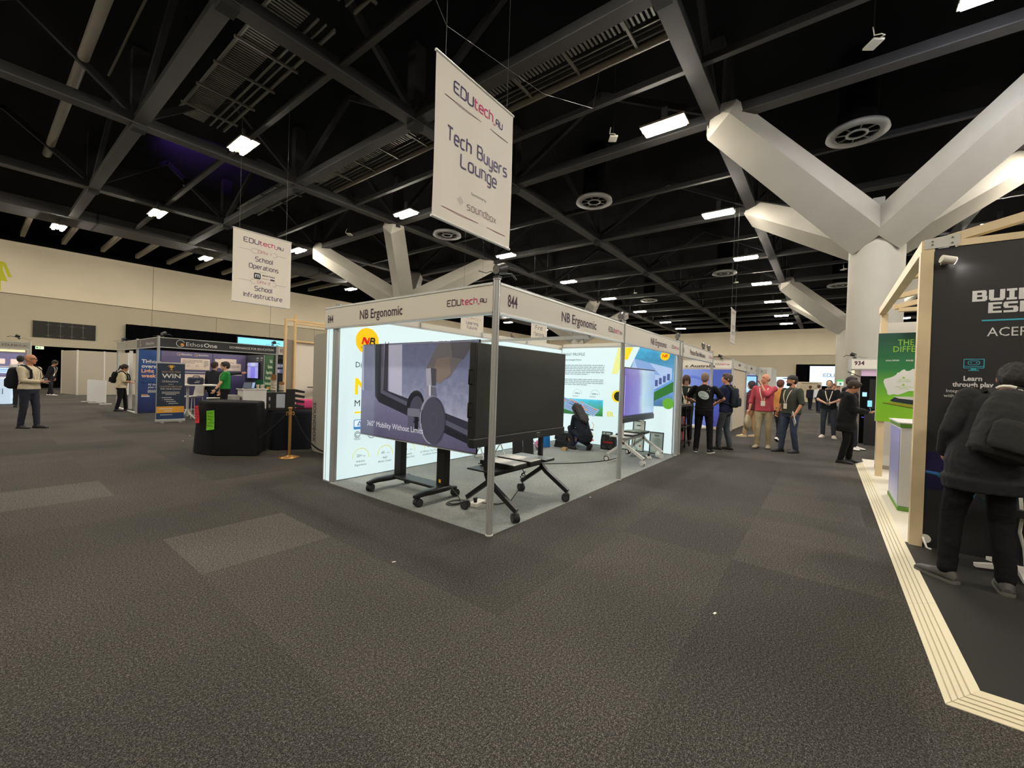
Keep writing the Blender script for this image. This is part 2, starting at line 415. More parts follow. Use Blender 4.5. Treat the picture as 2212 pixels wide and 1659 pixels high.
def struct(mb, name, label):
    o = mb.build(name); return tag(o, label, None, None, 'structure')

b = MB(); b.box((-22, -42, -.2), (61.4, 40.5, 0), M_CARPET); struct(b, 'floor', 'charcoal flecked carpet covering the exhibition hall floor')
b = MB(); b.box((-22, -42, 11.4), (61.4, 40.5, 11.7), M_DECK); struct(b, 'ceiling', 'black sprayed ceiling deck high above the steel beams')

# left wall, with a wide doorway and the projecting upper band
dx0, dx1, dz = -.62, 3.4, 2.72
b = MB()
b.box((-22, YW, 0), (dx0, YW+.4, 5.86), M_TAUPE); b.box((dx1, YW, 0), (61, YW+.4, 5.86), M_TAUPE); b.box((dx0, YW, dz), (dx1, YW+.4, 5.86), M_TAUPE)
b.box((-22, YW-.12, 5.86), (61, YW+.4, 9.5), M_CREAM)
for x in (-8.1, -5, 5.2, 9.3, 13.4, 17.5, 21.6, 30): b.box((x, YW-.004, 2.8), (x+.03, YW, 5.86), M_JOINT)
for x in (-5, 5.2, 13.4, 21.6): b.box((x, YW-.124, 5.86), (x+.025, YW-.12, 9.06), M_JOINT)
struct(b, 'wall_left', 'long cream wall on the left of the hall with a lighter upper band')
b = MB()
b.box((dx0-.1, YW+.4, 0), (dx1+.1, YW+3, .01), M_DARK); b.box((dx0-.1, YW+2.8, 0), (dx1+.1, YW+3, 3), M_DARK)
b.box((dx0-.2, YW+.4, 0), (dx0-.1, YW+3, 3), M_DARK); b.box((dx1+.1, YW+.4, 0), (dx1+.2, YW+3, 3), M_DARK); b.box((dx0-.2, YW+.4, 2.9), (dx1+.2, YW+3, 3), M_DARK)
struct(b, 'door_1', 'wide dark open doorway in the left wall under a running-man exit sign')
# far wall
b = MB()
b.box((XW, -42, 0), (XW+.4, YW, 5.78), M_TAUPE); b.box((XW-.12, -42, 5.78), (XW+.4, YW, 9.5), M_CREAM)
struct(b, 'wall_far', 'cream far wall of the hall beyond the stands')
b = MB(); b.box((-22, -42.4, 0), (61, -42, 11.4), M_TAUPE); struct(b, 'wall_right', 'plain wall on the right side of the hall')
b = MB(); b.box((-22.4, -42, 0), (-22, 40, 11.4), M_TAUPE); struct(b, 'wall_back', 'plain wall at the near end of the hall')
b = MB(); b.box((-22, YW-.3, 9.06), (61, YW, 11.4), M_DARK); b.box((XW-.3, -42, 9.06), (XW, YW, 11.4), M_DARK)
struct(b, 'trim_1', 'black bulkhead strip where the cream walls meet the ceiling')

# ---------------- roof beams and trusses
XL = [-9.8, -4.9, .1, 5.0, 9.92, 17.45, 24.95, 32.5, 40.2, 47.7, 55.2]
YL = [-22.2, -14.85, -7.1, .25, 7.55, 14.88, 22.7]
def node_box(mb, x, y): mb.box((x-.17, y-.17, HC-.13), (x+.17, y+.17, HC+.1), M_STEELD)
for i, y in enumerate(YL):
    mb = MB(); mb.box((-21, y-.2, HC), (XW, y+.2, HC+.035), M_STEEL); mb.box((-21, y-.17, HC+.035), (XW, y+.17, HC+.32), M_STEELD)  # paler underside, darker sides: floor bounce and shade painted into the steel
    o = struct(mb, 'ceiling_beam', 'long steel roof beam running down the hall, line %s' % ('one nearest the right wall', 'two from the right wall', 'just right of the tree columns', 'along the left tips of the right-hand tree columns', 'above the middle of the near stand', 'along the right tips of the left-hand tree columns', 'nearest the left wall')[i])
    for j in range(len(XL)):
        if XL[j] > 42 and y < 0: continue
        m2 = MB(); m2.box((XL[j]-.2, y-.17, HC+.32), (XL[j]+.2, y+.17, 11.4), M_STEELD); node_box(m2, XL[j], y); m2.build('truss_post', o)
        if j < len(XL)-1 and XL[j] < 34:
            m3 = MB(); xm = (XL[j]+XL[j+1])/2
            m3.beam((XL[j]+.2, y, HC+.4), (xm, y, 11.3), .14, .18, M_STEELD); m3.beam((xm, y, 11.3), (XL[j+1]-.2, y, HC+.4), .14, .18, M_STEELD); m3.build('truss_brace', o)
nm = ['behind the camera', 'almost overhead', 'crossing above the near left aisle', 'beside the ladder tray', 'at the near tips of the tree columns', 'at the far tips of the near tree columns', 'halfway between the tree columns', 'at the near tips of the far tree columns', 'at the far tips of the far tree columns', 'second from the far wall', 'closest to the far wall']
for i, x in enumerate(XL):
    mb = MB(); mb.box((x-.17, -30, HC+.02), (x+.17, 29.2, HC+.05), M_STEEL); mb.box((x-.14, -30, HC+.05), (x+.14, 29.2, HC+.3), M_STEELD)  # lit underside and shaded sides coloured in, as on the long beams
    o = struct(mb, 'ceiling_cross_beam', 'steel cross beam spanning the hall, '+nm[i])
    for j in range(3, len(YL)-1):
        if x > 34: continue
        m3 = MB(); ym = (YL[j]+YL[j+1])/2
        m3.beam((x, YL[j]+.2, HC+.4), (x, ym, 11.3), .14, .18, M_STEELD); m3.beam((x, ym, 11.3), (x, YL[j+1]-.2, HC+.4), .14, .18, M_STEELD); m3.build('truss_brace', o)
for i, x in enumerate([2.5, 7.5, 13.65, 21.2, 28.7, 36.3, 44, 51.5]):
    mb = MB(); mb.box((x-.07, -30, HC+.1), (x+.07, 29.2, HC+.12), M_STEEL); mb.box((x-.05, -30, HC+.12), (x+.05, 29.2, HC+.28), M_STEELD)  # purlins get the same painted-in light below and shade at the sides
    struct(mb, 'ceiling_purlin', 'thin steel purlin across the hall, '+('first, above the near aisle', 'second, above the near stand', 'third, over the tree column trunks', 'fourth from the camera', 'fifth from the camera', 'sixth, over the far tree columns', 'seventh from the camera', 'last before the far wall')[i])
mb = MB(); mb.box((-21, 28.4, HC), (XW, 30.4, HC+.5), M_STEEL)
for x in (-5, 1, 7, 13, 19, 25): mb.box((x-.05, 28.38, HC-.01), (x+.05, 30.42, HC+.5), M_STEELD)
struct(mb, 'ceiling_girder', 'broad box girder along the ceiling beside the left wall')
for i, x in enumerate([-6.3, -4.6, -2.9, -1.2, .45, 2.2, 3.9, 5.6, 7.3, 9.0, 10.7, 12.4, 14.1, 15.8]):
    mb = MB(); mb.box((x-.09, 30.4, HC-.02), (x+.09, 35.6, HC+.25), M_PIPE)
    t = struct(mb, 'ceiling_fin', 'pale short rafter between the box girder and the left wall, number %d of the row from the near end' % (i+1)); t['group'] = 'pale rafters beside the left wall'

# ---------------- tree columns
def tree_column(cx, cy, label):
    t = thing('column', label, None, (cx, cy, 0), 0, 'white tree columns', 'structure')
    mb = MB(); mb.lathe([(.66, 0), (.66, 5.84), (.645, 5.88), (.60, 6.0), (.42, 6.7), (0, 6.72)], M_COLW, n=48)
    mb.build('shaft', t)
    for sx in (-1, 1):
        for sy in (-1, 1):
            mb = MB(); ex, ey = sx*3.8, sy*3.75
            # arm: a folded box, wide at the trunk and squared off at the beam
            p0 = V((sx*.28, sy*.28, 6.22)); p1 = V((ex, ey, HC-.02)); d = (p1-p0).normalized(); r = d.cross(V((0, 0, 1))).normalized(); u = r.cross(d)
            rings = []
            for p, w, hh in ((p0, .60, .56), (p0+(p1-p0)*.12, .60, .56), (p1, .52, .46)):
                rings.append([p+r*w-u*hh*.2, p+r*w*.15-u*hh*1.25, p-r*w-u*hh*.2, p-r*w*.8+u*hh, p+r*w*.8+u*hh])
            e = p1+d*.25
            rings.append([e+r*.22, e-u*.1, e-r*.22, e-r*.2+u*.3, e+r*.2+u*.3])
            mb.loft(rings, M_COLW, smooth=False); mb.build('arm', t)
    mb = MB(); mb.box((-.14, -.14, 5.8), (.14, .14, 7.35), M_COLW); mb.build('post', t)
tree_column(13.62, -3.6, 'white tree column nearest the camera, rising behind the timber-framed stand on the right')
tree_column(13.62, 18.8, 'white tree column seen behind the fascia of stand 844')
tree_column(36.2, -3.6, 'far white tree column just left of the nearest one')
tree_column(36.2, 18.8, 'small far white tree column seen under the lit back wall line of stand 844')

# ---------------- high-bay lamps
M_LAMP = mat('lit fluorescent tube', (255, 246, 230), emit=LAMP_E, rough=.4)
M_LAMPC = mat('lit cool tube', (235, 240, 255), emit=LAMP_E, rough=.4)
M_HOUSE = mat('grey lamp tray', (70, 64, 52), rough=.5)
def make_lamp():
    t = thing('ceiling_light', 'x', 'ceiling light', (0, 0, HC-.06), 0, 'twin tube high bay lights')
    mb = MB(); mb.box((-.27, -.6, .07), (.27, .6, .13), M_HOUSE); mb.box((-.02, -.6, .04), (.02, .6, .08), M_HOUSE)
    mb.box((-.03, -.08, .14), (.03, .08, .6), M_STEELD); mb.build('housing', t)
    for s in (-1, 1):
        mb = MB(); mb.box((s*.145-.055, -.56, .0), (s*.145+.055, .56, .06), M_LAMP, bev=.02); mb.build('tube', t)
    return t
rows = [('far left by the wall', 31.2), ('left', 23.7), ('above the lit stand', 13.3), ('over the main aisle', 1.5), ('over the right-hand stands', -8.35), ('near the right wall', -20)]
cols = [(-12, 'behind the camera'), (-5, 'beside the camera'), (2.45, 'first from the camera'), (9.2, 'second from the camera'), (16.75, 'third from the camera'), (24.4, 'fourth from the camera'), (31.7, 'fifth from the camera'), (39.4, 'sixth from the camera'), (48, 'seventh from the camera'), (54.5, 'last before the far wall')]
lamp0 = None
LK = (HC-.42-1.505)/(HC-.06-1.505)
for rn, y in rows:
    for x, cn in cols:
        if y > 30: x = x-2.6 if x < 10 else x+.6
        x, y_ = -3.057+(x+3.057)*LK, -2.548+(y+2.548)*LK
        lab = 'lit twin tube ceiling light, %s, row %s' % (cn, rn)
        if lamp0 is None: lamp0 = make_lamp(); lamp0.location = (x, y_, HC-.42); lamp0['label'] = lab
        else: dup(lamp0, (x, y_, HC-.42), 0, lab)
l = dup(lamp0, (7.9, -4.85, HC-.42), 0, 'cool white twin tube light cut off by the top right picture edge')
for ch in l.children:
    if ch.name.startswith('tube'):
        ch.data = ch.data.copy(); ch.data.materials.clear(); ch.data.materials.append(M_LAMPC)

# ---------------- round air diffusers, access points, cable ladders
M_DIFF = mat('grey air diffuser', (128, 128, 126), rough=.5)
def make_diff():
    t = thing('air_diffuser', 'x', 'vent', (0, 0, 0), 0, 'round ceiling diffusers')
    mb = MB(); mb.lathe([(.52, .0), (.75, .0), (.72, .12), (.5, .08), (.52, 0)], M_DIFF, n=40); mb.build('ring', t)
    mb = MB(); mb.lathe([(.2, 0), (.27, 0), (.27, .05), (.2, .05), (.2, 0)], M_DIFF, n=28); mb.build('hub_ring', t)
    for k in range(8): mb = MB(); a = k*PI/4+.2; mb.beam((.26*math.cos(a), .26*math.sin(a), .03), (.54*math.cos(a), .54*math.sin(a), .03), .03, .03, M_DIFF); mb.build('spoke', t)
    mb = MB(); mb.cyl((0, 0, .1), (0, 0, 2.3), .48, M_DARK, n=24); mb.build('duct', t)
    return t
d0 = make_diff(); d0.location = (12.8, 5.5, HC); d0['label'] = 'round ceiling air diffuser right of the large hanging banner'
for x, y, lab in ((12.75, -3.0, 'largest round ceiling diffuser, above the nearest white tree column'), (12.3, 13.8, 'round ceiling diffuser left of the large hanging banner bottom'), (35.1, -3.0, 'round ceiling diffuser just left of the nearest tree column trunk'),
                  (34.3, 10.6, 'faint round diffuser above the second fascia sign'), (42.6, 17.1, 'faint small round diffuser far down the hall'), (27.6, 3.2, 'faint round diffuser between the aisle lights')):
    dup(d0, (x, y, HC), 0, lab)
M_AP = mat('white plastic casing', (222, 218, 206), rough=.5)
def make_ap():
    t = thing('access_point', 'x', 'wireless access point', (0, 0, 0), .6, 'white boxes on the ceiling')
    mb = MB(); mb.box((-.16, -.12, 0), (.16, .12, .05), M_AP, bev=.02); mb.build('casing', t)
    mb = MB(); mb.tube([(-.15, 0, .03), (-.27, -.02, .0), (-.3, .07, 0), (-.2, .14, .05), (-.1, .1, .3)], .012, M_AP, n=6); mb.build('cable', t)
    mb = MB(); mb.cyl((0, 0, .05), (0, 0, 2.47), .012, M_STEELD, n=6); mb.build('rod', t)
    return t
ap = make_ap(); ap.location = (8.82, 2.91, HC-.1); ap['label'] = 'white ceiling access point beside the brightest aisle light'
for x, y, lab in ((8.68, -3.1, 'white ceiling access point at upper right above the tree column'), (30.2, 2.9, 'white dot-like access point near the fifth aisle light'), (29.7, -3.1, 'white access point left of the tree column trunk'), (9.2, 18, 'white access point above the left tree column arms'), (30.2, 10.3, 'white dot-like access point above the fascia sign')):
    dup(ap, (x, y, HC-.1), .6, lab)

def ladder(x0, x1, y0, y1, z, label, pipe=True, along='Y'):
    t = thing('cable_ladder', label, 'cable tray', ((x0+x1)/2, (y0+y1)/2, z))
    w, L = (x1-x0)/2, (y1-y0)/2
    mb = MB()
    for s in (-1, 1): mb.box((s*w-.025, -L, 0), (s*w+.025, L, .1), M_TRAY)
    mb.build('rail', t)
    mb = MB(); n = int(2*L/.11)
    for k in range(n):
        yy = -L+(k+.5)*2*L/n; mb.box((-w, yy-.025, .03), (w*.1, yy+.025, .06), M_TRAY)
    mb.build('grating', t)
    for k in range(int(2*L/1.5)): mb = MB(); yy = -L+(k+.5)*1.5; mb.box((-w-.12, yy-.03, -.06), (w+.12, yy+.03, 0), M_TRAY); mb.build('hanger', t)
    mb = MB(); mb.box((w*.35, -L, .02), (w*.42, L, .06), M_TRAY); mb.box((w*.65, -L, .02), (w*.7, L, .06), M_TRAY); mb.build('cable', t)
    if pipe: mb = MB(); mb.cyl((w+.18, -L, -.02), (w+.18, L, -.02), .09, M_PIPE, n=12); mb.build('pipe', t)
ladder(5.28, 6.25, .5, 7.3, HC+.35, 'cable ladder with pipe along the beam right of the large banner')
ladder(5.28, 6.25, 7.8, 14.6, HC+.35, 'cable ladder with pipe along the beam left of the large banner')
ladder(1.2, 2.6, 7.9, 15.6, HC+1.3, 'wide mesh catwalk tray high up behind the near left ceiling light', False)
ladder(1.2, 2.6, 1.0, 7.0, HC+1.3, 'wide mesh catwalk tray at the top edge of the picture', False)
ladder(5.28, 6.25, 15.2, 22, HC+.8, 'cable ladder in the purple-lit bay beyond the left banner', False)
for i, (x, y0, y1, z, r_) in enumerate(((-1.15, 2, 24, 10.4, .13), (-.45, 4, 16, 10.8, .03))):
    mb = MB(); mb.cyl((x, y0, z), (x, y1, z), r_, M_PIPE, n=12)
    tag(mb.build('ceiling_pipe'), ('thick cream pipe under the ceiling at upper left', 'thin conduit beside the thick cream ceiling pipe')[i], 'pipe')
# purple stage light on the truss
t = thing('stage_light', 'small stage light throwing purple light onto the ceiling steelwork at left', 'stage light', (2.5, 19.6, HC+.29))
mb = MB(); mb.cyl((0, 0, 0), (.05, .02, .3), .1, M_BLKM, r1=.13); mb.build('barrel', t)
ld = bpy.data.lights.new('stage_lamp', 'SPOT'); ld.energy = 650; ld.color = (.35, .12, 1); ld.spot_size = R(95); ld.spot_blend = .6; ld.shadow_soft_size = .06
lo = bpy.data.objects.new('lamp', ld); COL.objects.link(lo); lo.parent = t; lo.location = (.06, .03, .36); lo.rotation_euler = (R(180-25), R(20), 0)

# ---------------- wall fittings
t = thing('vent_grille', 'wide dark louvred air grille in the left wall', 'vent', (.81, YW-.02, 3.8))
mb = MB(); mb.box((-1.42, -.03, -.52), (1.42, .03, .52), mat('dark grille recess', (26, 26, 26), rough=.8)); mb.build('back', t)
mb = MB()
for k in range(26): z = -.5+k*.04; mb.beam((-1.38, -.05, z), (1.38, -.05, z), .03, .008, mat('grey louvre', (92, 88, 80), rough=.5))
mb.build('louvre', t)
mb = MB()
for x in (-1.42, -.76, -.22, .3, .82, 1.42): mb.box((x-.015, -.08, -.52), (x+.015, -.03, .52), mat('grey louvre', (92, 88, 80)))
for x in (-.76, -.22, .3, .82):
    for z in (-.38, .3): mb.box((x-.14, -.085, z-.012), (x+.14, -.075, z+.012), M_TRAY)
mb.build('frame', t)
a = Art((-2.27, YW-.1215, 0)); G = ink((196, 196, 26))
a.disc(0, 8.1, .3, G); a.rrect(-.42, 6.75, .42, 7.72, .12, G, 2); a.poly([(-.36, 7.4), (.36, 7.4), (.62, 6.55), (-.62, 6.55)], G, 3)
for s in (-1, 1):
    a.poly([(s*.36, 7.72), (s*.52, 7.66), (s*.78, 6.86), (s*.64, 6.8)], G, 4); a.rect(s*.22-.13, 5.92, s*.22+.13, 6.7, G, 5)
tag(a.build('restroom_pictogram'), 'large yellow-green skirted figure painted on the left wall above a stand', 'pictogram')
t = thing('exit_sign', 'lit green running-man exit sign over the dark doorway', 'exit sign', (-.3, YW-.06, 2.6))
mb = MB(); mb.box((-.18, -.02, -.09), (.18, .05, .09), ink((225, 240, 205), .8)); mb.build('case', t)
a = Art((0, -.022, 0)); E_ = ink((60, 150, 70), .6); a.disc(.02, .045, .02, E_); a.line([(-.03, -.06), (.0, -.02), (.02, .02), (.07, .0)], .025, E_); a.line([(.0, -.02), (.06, -.05)], .025, E_); a.rect(-.15, -.05, -.06, .05, E_); a.build('pictogram', t)

def drape(o0, o1, z0, z1, label, amp=.06, folds=18):
    o0, o1 = V(o0), V(o1); d = o1-o0; nrm = V((-d.y, d.x, 0)).normalized()
    mb = MB()
    def f(u, v): return o0+d*u+nrm*(amp*math.sin(u*folds*2*PI))+V((0, 0, z0+(z1-z0)*v))
    mb.grid(f, folds*8, 1, M_DRAPE); mb.grid(lambda u, v: f(u, v)+nrm*-.02, folds*8, 1, M_DRAPE)
    return tag(mb.build('stage_drape'), label, 'curtain')
drape((3.73, YW-.25, 0), (14.9, YW-.25, 0), .02, 4.62, 'black drape hung across the left wall behind the governance stand')
drape((XW-.4, .7, 0), (XW-.4, -10, 0), .02, 4.6, 'black drape around the big screen on the far wall')
t = thing('projection_screen', 'big bright blue-white screen in front of the far black drape', 'screen', (XW-.8, -4.1, 3.17))
mb = MB(); mb.box((0, -3.4, -1.22), (.12, 3.4, 1.22), M_BLACK); mb.build('frame', t)
a = Art((-.004, 3.36, -1.2), (0, -1, 0)); a.rect(0, 0, 6.72, 2.4, ink((196, 218, 232), .95), 1); edu_logo(a, 1.35, 1.12, .38, ink((92, 84, 122), .6), ink((186, 120, 186), .7), width=2.9, wt=.16); a.build('picture', t)
t = thing('led_screen', 'wide sky-blue lit screen behind the governance stand fascia', 'screen', (12.7, YW-.55, 3.85))
mb = MB(); mb.box((-2.05, 0, -.6), (2.05, .12, .6), M_BLACK); mb.build('frame', t)
a = Art((-1.98, -.004, -.53)); a.rect(0, 0, 3.96, 1.06, ink((120, 205, 236), .95), 1); a.build('picture', t)
# ================================================================ stand 844
H_T, H_B = 2.43, 2.13
M_FASC = mat('white fascia board', (208, 202, 188), rough=.5)
M_GLOW = mat('lit white fabric', (214, 236, 236), emit=GLOW, rough=.7, spec=.2)
M_GLOW.node_tree.nodes['Principled BSDF'].inputs['Base Color'].default_value = (.16, .18, .18, 1)
LE = GLOW
def lk(rgb, e=1.0):
    m = mat('lb_%02x%02x%02x_%d' % (*rgb, int(e*100)), rgb, rough=.7, emit=LE*e, spec=.2)
    c = lin(rgb); m.node_tree.nodes['Principled BSDF'].inputs['Base Color'].default_value = (c[0]*.2, c[1]*.2, c[2]*.2, 1); return m
def post_mesh(h=2.46, r=.03):
    mb = MB()
    mb.cyl((0, 0, .012), (0, 0, h), r, M_ALU, n=20)
    for k in range(8): a = k*PI/4; mb.beam((r*math.cos(a), r*math.sin(a), .02), (r*math.cos(a), r*math.sin(a), h-.005), .012, .008, M_ALU, up=(math.cos(a), math.sin(a), 0))
    mb.cyl((0, 0, h), (0, 0, h+.008), r*1.25, M_ALU, n=20)
    return mb
def add_post(t, x, y, h=2.46):
    o = post_mesh(h).build('post', t, (x, y, 0))
    mb = MB(); mb.lathe([(0, 0), (.04, 0), (.036, .014), (0, .016)], M_WHITEM, n=20); mb.build('foot', o)
    return o
def fascia(t, p0, p1, texts, m=None, zb=H_B, zt=H_T, side=1):
    """board from p0 to p1 (left to right as read); texts(art, length)"""
    p0, p1 = V((*p0, 0)), V((*p1, 0)); d = (p1-p0); L = d.length; d.normalize(); nrm = V((d.y, -d.x, 0))
    mb = MB(); m = m or M_FASC; ang = math.atan2(d.y, d.x); c = (p0+p1)/2
    mb.box((c.x-L/2, c.y-.02, zb+.02), (c.x+L/2, c.y+.02, zt-.015), m, rz=ang)
    o = mb.build('fascia_board', t)
    mb = MB()
    for z0, z1 in ((zb, zb+.025), (zt-.018, zt+.005)): mb.box((c.x-L/2, c.y-.026, z0), (c.x+L/2, c.y+.026, z1), M_ALU, rz=ang)
    mb.build('rail', o)
    for nm_, fn in texts:
        a = Art(p0+nrm*.0205+V((0, 0, zb)), d); fn(a, L); a.build(nm_, o)
    return o
M_CARD = ink((60, 26, 52))
st = thing('exhibition_stand', 'white shell scheme stand 844 with aluminium posts and open corner facing the camera', 'stand')
for x, y in ((0, 0), (3.1, 0), (6.12, 0), (.02, 2.84)): add_post(st, x, y)
NUM = lambda t_, x, z=.09, h=.12, m=None: ('stand_number', lambda a, L: a.text(t_, x, z, h, m or M_CARD, xs=.62, bold=.012))
NAME = lambda t_, x, w_, z=.09, h=.118, m=None: ('stand_name', lambda a, L: a.text(t_, x, z, h, m or M_CARD, width=w_, bold=.012))
EDU = lambda w_=.5, z=.12: ('event_logo', lambda a, L: edu_logo(a, L-.06, z, .062, M_CARD, M_PINK, 'R', width=w_))
fascia(st, (0, 3.1), (0, .03), [NUM('844', .07, .085, .11), NAME('NB Ergonomic', .85, .86), EDU(.56)])
fascia(st, (.03, 0), (3.07, 0), [NUM('844', .12, .095, .125), NAME('NB Ergonomic', 1.16, .92), EDU()])
fascia(st, (3.13, 0), (6.1, 0), [NAME('NB Ergonomic', 1.16, .92), EDU()])
mb = MB(); mb.box((2.0, .03, H_T-.33), (2.05, 2.9, H_T-.29), M_ALU); mb.build('cross_rail', st)

# laid carpet
mb = MB(); mb.box((-.02, -.02, 0), (6.11, 2.89, .006), M_CARPET2)
tag(mb.build('stand_carpet'), 'lighter grey carpet square laid inside stand 844', 'carpet')

# lit fabric walls -------------------------------------------------
Yf = 2.9
t = thing('light_box_wall', 'long glowing white fabric wall along the left side of stand 844, round NB badge near its end', 'light box', (0, Yf, 0))
mb = MB(); mb.box((0, .012, .0), (6.2, .185, .015), M_ALU); mb.box((0, .012, 2.30), (6.2, .185, 2.33), M_ALU)
for x in (0.0, 6.17): mb.box((x, .005, 0), (x+.03, .022, 2.33), M_ALU); mb.box((x, .175, 0), (x+.03, .195, 2.33), M_ALU)
mb.build('frame', t)
mb = MB(); mb.box((-.004, .03, .02), (.02, .17, 2.31), M_GLOW); mb.build('end_fabric', t)
mb = MB(); mb.box((-.008, .112, .02), (-.002, .118, 2.31), M_ALU); mb.build('seam', t)
mb = MB(); mb.grid(lambda u, v: V((.03+6.14*u, .004+.004*math.sin(u*90+3*math.sin(v*5))*(1-v)**3, .015+2.29*v)), 120, 8, M_GLOW); fab = mb.build('fabric', t)
mb = MB(); mb.box((.03, .19, .015), (6.17, .194, 2.31), M_FASC); mb.build('back_fabric', t)
mb = MB(); mb.box((0, .03, 2.335), (6.2, .17, 2.42), M_FASC); mb.build('top_rail', t)
for x in (1.55, 3.1, 4.65): mb = MB(); mb.box((x-.015, .0, 2.33), (x+.015, .03, 2.42), M_ALU); mb.build('clamp', t)
a = Art((-.1137, -.008, .056), (1, 0, 0)); a.k = .9628
YE, RD, DK, GR = lk((250, 196, 20)), lk((214, 30, 30)), lk((58, 58, 44), .5), lk((70, 74, 78), .5)
a.disc(.66, 2.03, .2, YE, 1, 40)
a.poly([(.555, 1.975), (.585, 1.975), (.6, 2.035), (.64, 1.975), (.675, 1.975), (.705, 2.085), (.675, 2.085), (.66, 2.03), (.62, 2.085), (.585, 2.085)], RD, 2)
a.line([(.70, 1.98), (.725, 2.078), (.775, 2.078), (.785, 2.05), (.77, 2.034), (.715, 2.034)], .026, DK, 2); a.line([(.77, 2.034), (.785, 2.0), (.77, 1.98), (.71, 1.98)], .026, DK, 2)
a.text('Ergonomic', .55, 1.915, .03, DK, width=.2)
a.text('Hor', .98, 1.97, .085, GR); a.text('Dil', .47, 1.62, .085, GR); a.text('N', .47, 1.22, .24, lk((246, 214, 10)), bold=.03); a.text('M', .47, 1.03, .1, GR)
a.rect(.47, .925, .66, .95, lk((246, 214, 10)))
a.rrect(.465, .68, .66, .83, .02, lk((66, 132, 190)), 1); a.rrect(.475, .72, .65, .82, .015, lk((225, 238, 244)), 2); a.poly([(.52, .74), (.6, .74), (.56, .81)], lk((40, 100, 170)), 3); a.poly([(.54, .75), (.58, .75), (.56, .785)], lk((225, 238, 244)), 4)
a.arc(.53, .6, .045, .008, 0, 360, GR); a.arc(.53, .6, .025, .008, 30, 330, GR); a.text('TELEC', .53, .52, .03, GR, align='C')
a.arc(.78, .6, .07, .008, 0, 360, GR); a.text('PS', .78, .605, .035, GR, align='C'); a.text('E', .78, .555, .035, GR, align='C')
a.poly([(.985, .6), (1.05, .6), (1.017, .565)], GR); a.text('RoHS', 1.02, .525, .026, GR, align='C', bold=.02)
for x, n_, u_, l1, l2 in ((.6, '20+', 'Years', 'Industry', 'Experience'), (1.04, '60', 'Acres', 'R&D', '&Sales Center'), (1.5, '10', 'Acres', 'Industrial', 'Innovation Park'), (2.0, '20', 'Global Patents', 'UL Witness Test Program', 'Certified & Verified')):
    a.arc(x, .245, .14, .009, -5, 185, lk((214, 212, 70))); a.text(n_, x-.07, .255, .042, GR); a.text(u_, x+.03, .255, .018, GR); a.text(l1, x, .175, .032, GR, align='C', shear=.1); a.text(l2, x, .12, .032, GR, align='C', shear=.1)
a.build('print', t)

Xf = 6.12
t = thing('light_box_wall', 'glowing white end wall of stand 844 printed with company profile and factory pictures', 'light box', (Xf, 0, 0))
mb = MB()
for z in (0.0, 2.34): mb.box((.012, .03, z), (.185, 2.88, z+.03), M_ALU)
for y in (.0, .06, 2.86): mb.box((.0, y, 0), (.19, y+.022, 2.37), M_ALU)
mb.build('frame', t)
mb = MB(); mb.box((.035, .02, .02), (.15, .05, 2.36), M_GLOW); mb.build('end_fabric', t)
def fw(u, v):   # the cloth hangs creased at its lower right corner
    y = 2.86-2.78*u; z = .02+2.32*v; k = max(0, 1-y/1.1)*max(0, 1-z/.95)
    return V((.006-.02*k*abs(math.sin(7*y+9*z)), y, z))
mb = MB(); mb.grid(fw, 90, 60, M_GLOW); mb.build('fabric', t)
mb = MB(); mb.box((.188, .05, .03), (.193, 2.86, 2.34), M_FASC); mb.build('back_fabric', t)
mb = MB(); mb.box((.03, .02, 2.375), (.17, 1.3, 2.45), M_FASC); mb.box((.03, 1.31, 2.375), (.17, 2.86, 2.45), M_FASC); mb.build('top_rail', t)
a = Art((-.016, 2.86, 0), (0, -1, 0)); w2 = 2.86   # art x = 2.86 - world Y
GR2 = lk((74, 88, 92), .55); LG = lk((150, 166, 170), .8)
a.text('COMPANY PROFILE', w2-3.02, 2.165, .075, GR2, width=.82) if False else a.text('PANY PROFILE', .05, 2.155, .075, GR2, width=.6)
a.text('About Guangde Factory', .06, 2.04, .035, GR2, width=.5, bold=.02)
a.lines(.1, 1.68, 1.08, .26, 6, LG, seed=3, fill=.45); a.lines(.1, 1.42, 1.08, .17, 4, LG, seed=5, fill=.45)
for x, s_ in ((.0, ''), (.46, '3000 m'), (.93, '12000 m')):
    if s_: a.arc(x+.02, 1.2, .125, .005, 0, 180, LG); a.text(s_, x+.02, 1.21, .035, lk((60, 96, 100), .5), align='C', bold=.02); a.lines(x-.11, 1.14, .26, .03, 1, LG, seed=9)
# factory photograph: green hills, blue-roofed halls
y0, y1 = .70, 1.09
a.rect(.03, y0, 1.17, y1, ramp_mat('valley picture', [(0, (40, 108, 52)), (.45, (64, 146, 96)), (.8, (58, 160, 176)), (1, (70, 176, 206))], 'Z', y0, y1, emit=LE*.75, noise=.5, nscale=9), 1)
RF, RS = lk((158, 186, 222), .9), lk((70, 96, 128), .6)
def hall(cx, cy, w, h, k):
    p = lambda u, v: (cx+w*(u-.5)+h*.9*(v-.5), cy+h*(v-.5)-w*.36*(u-.5))
    a.poly([p(0, 0), p(1, 0), p(1, 1), p(0, 1)], RF, k)
    for j in range(1, 5): a.line([p(.06, j/5), p(.94, j/5)], .008, RS, k+1)
hall(.8, .84, .42, .17, 3); hall(.52, .93, .5, .14, 2); hall(.24, 1.0, .36, .1, 2); hall(.26, .86, .3, .12, 2)
for x, y in ((.12, 1.03), (.3, 1.045), (.42, 1.0), (.62, 1.0), (.48, .93), (.66, .885), (.74, .82), (.98, .85)): a.poly([(x-.05, y+.02), (x+.03, y-.015), (x+.05, y-.005), (x-.03, y+.035)], lk((240, 140, 60)), 6)
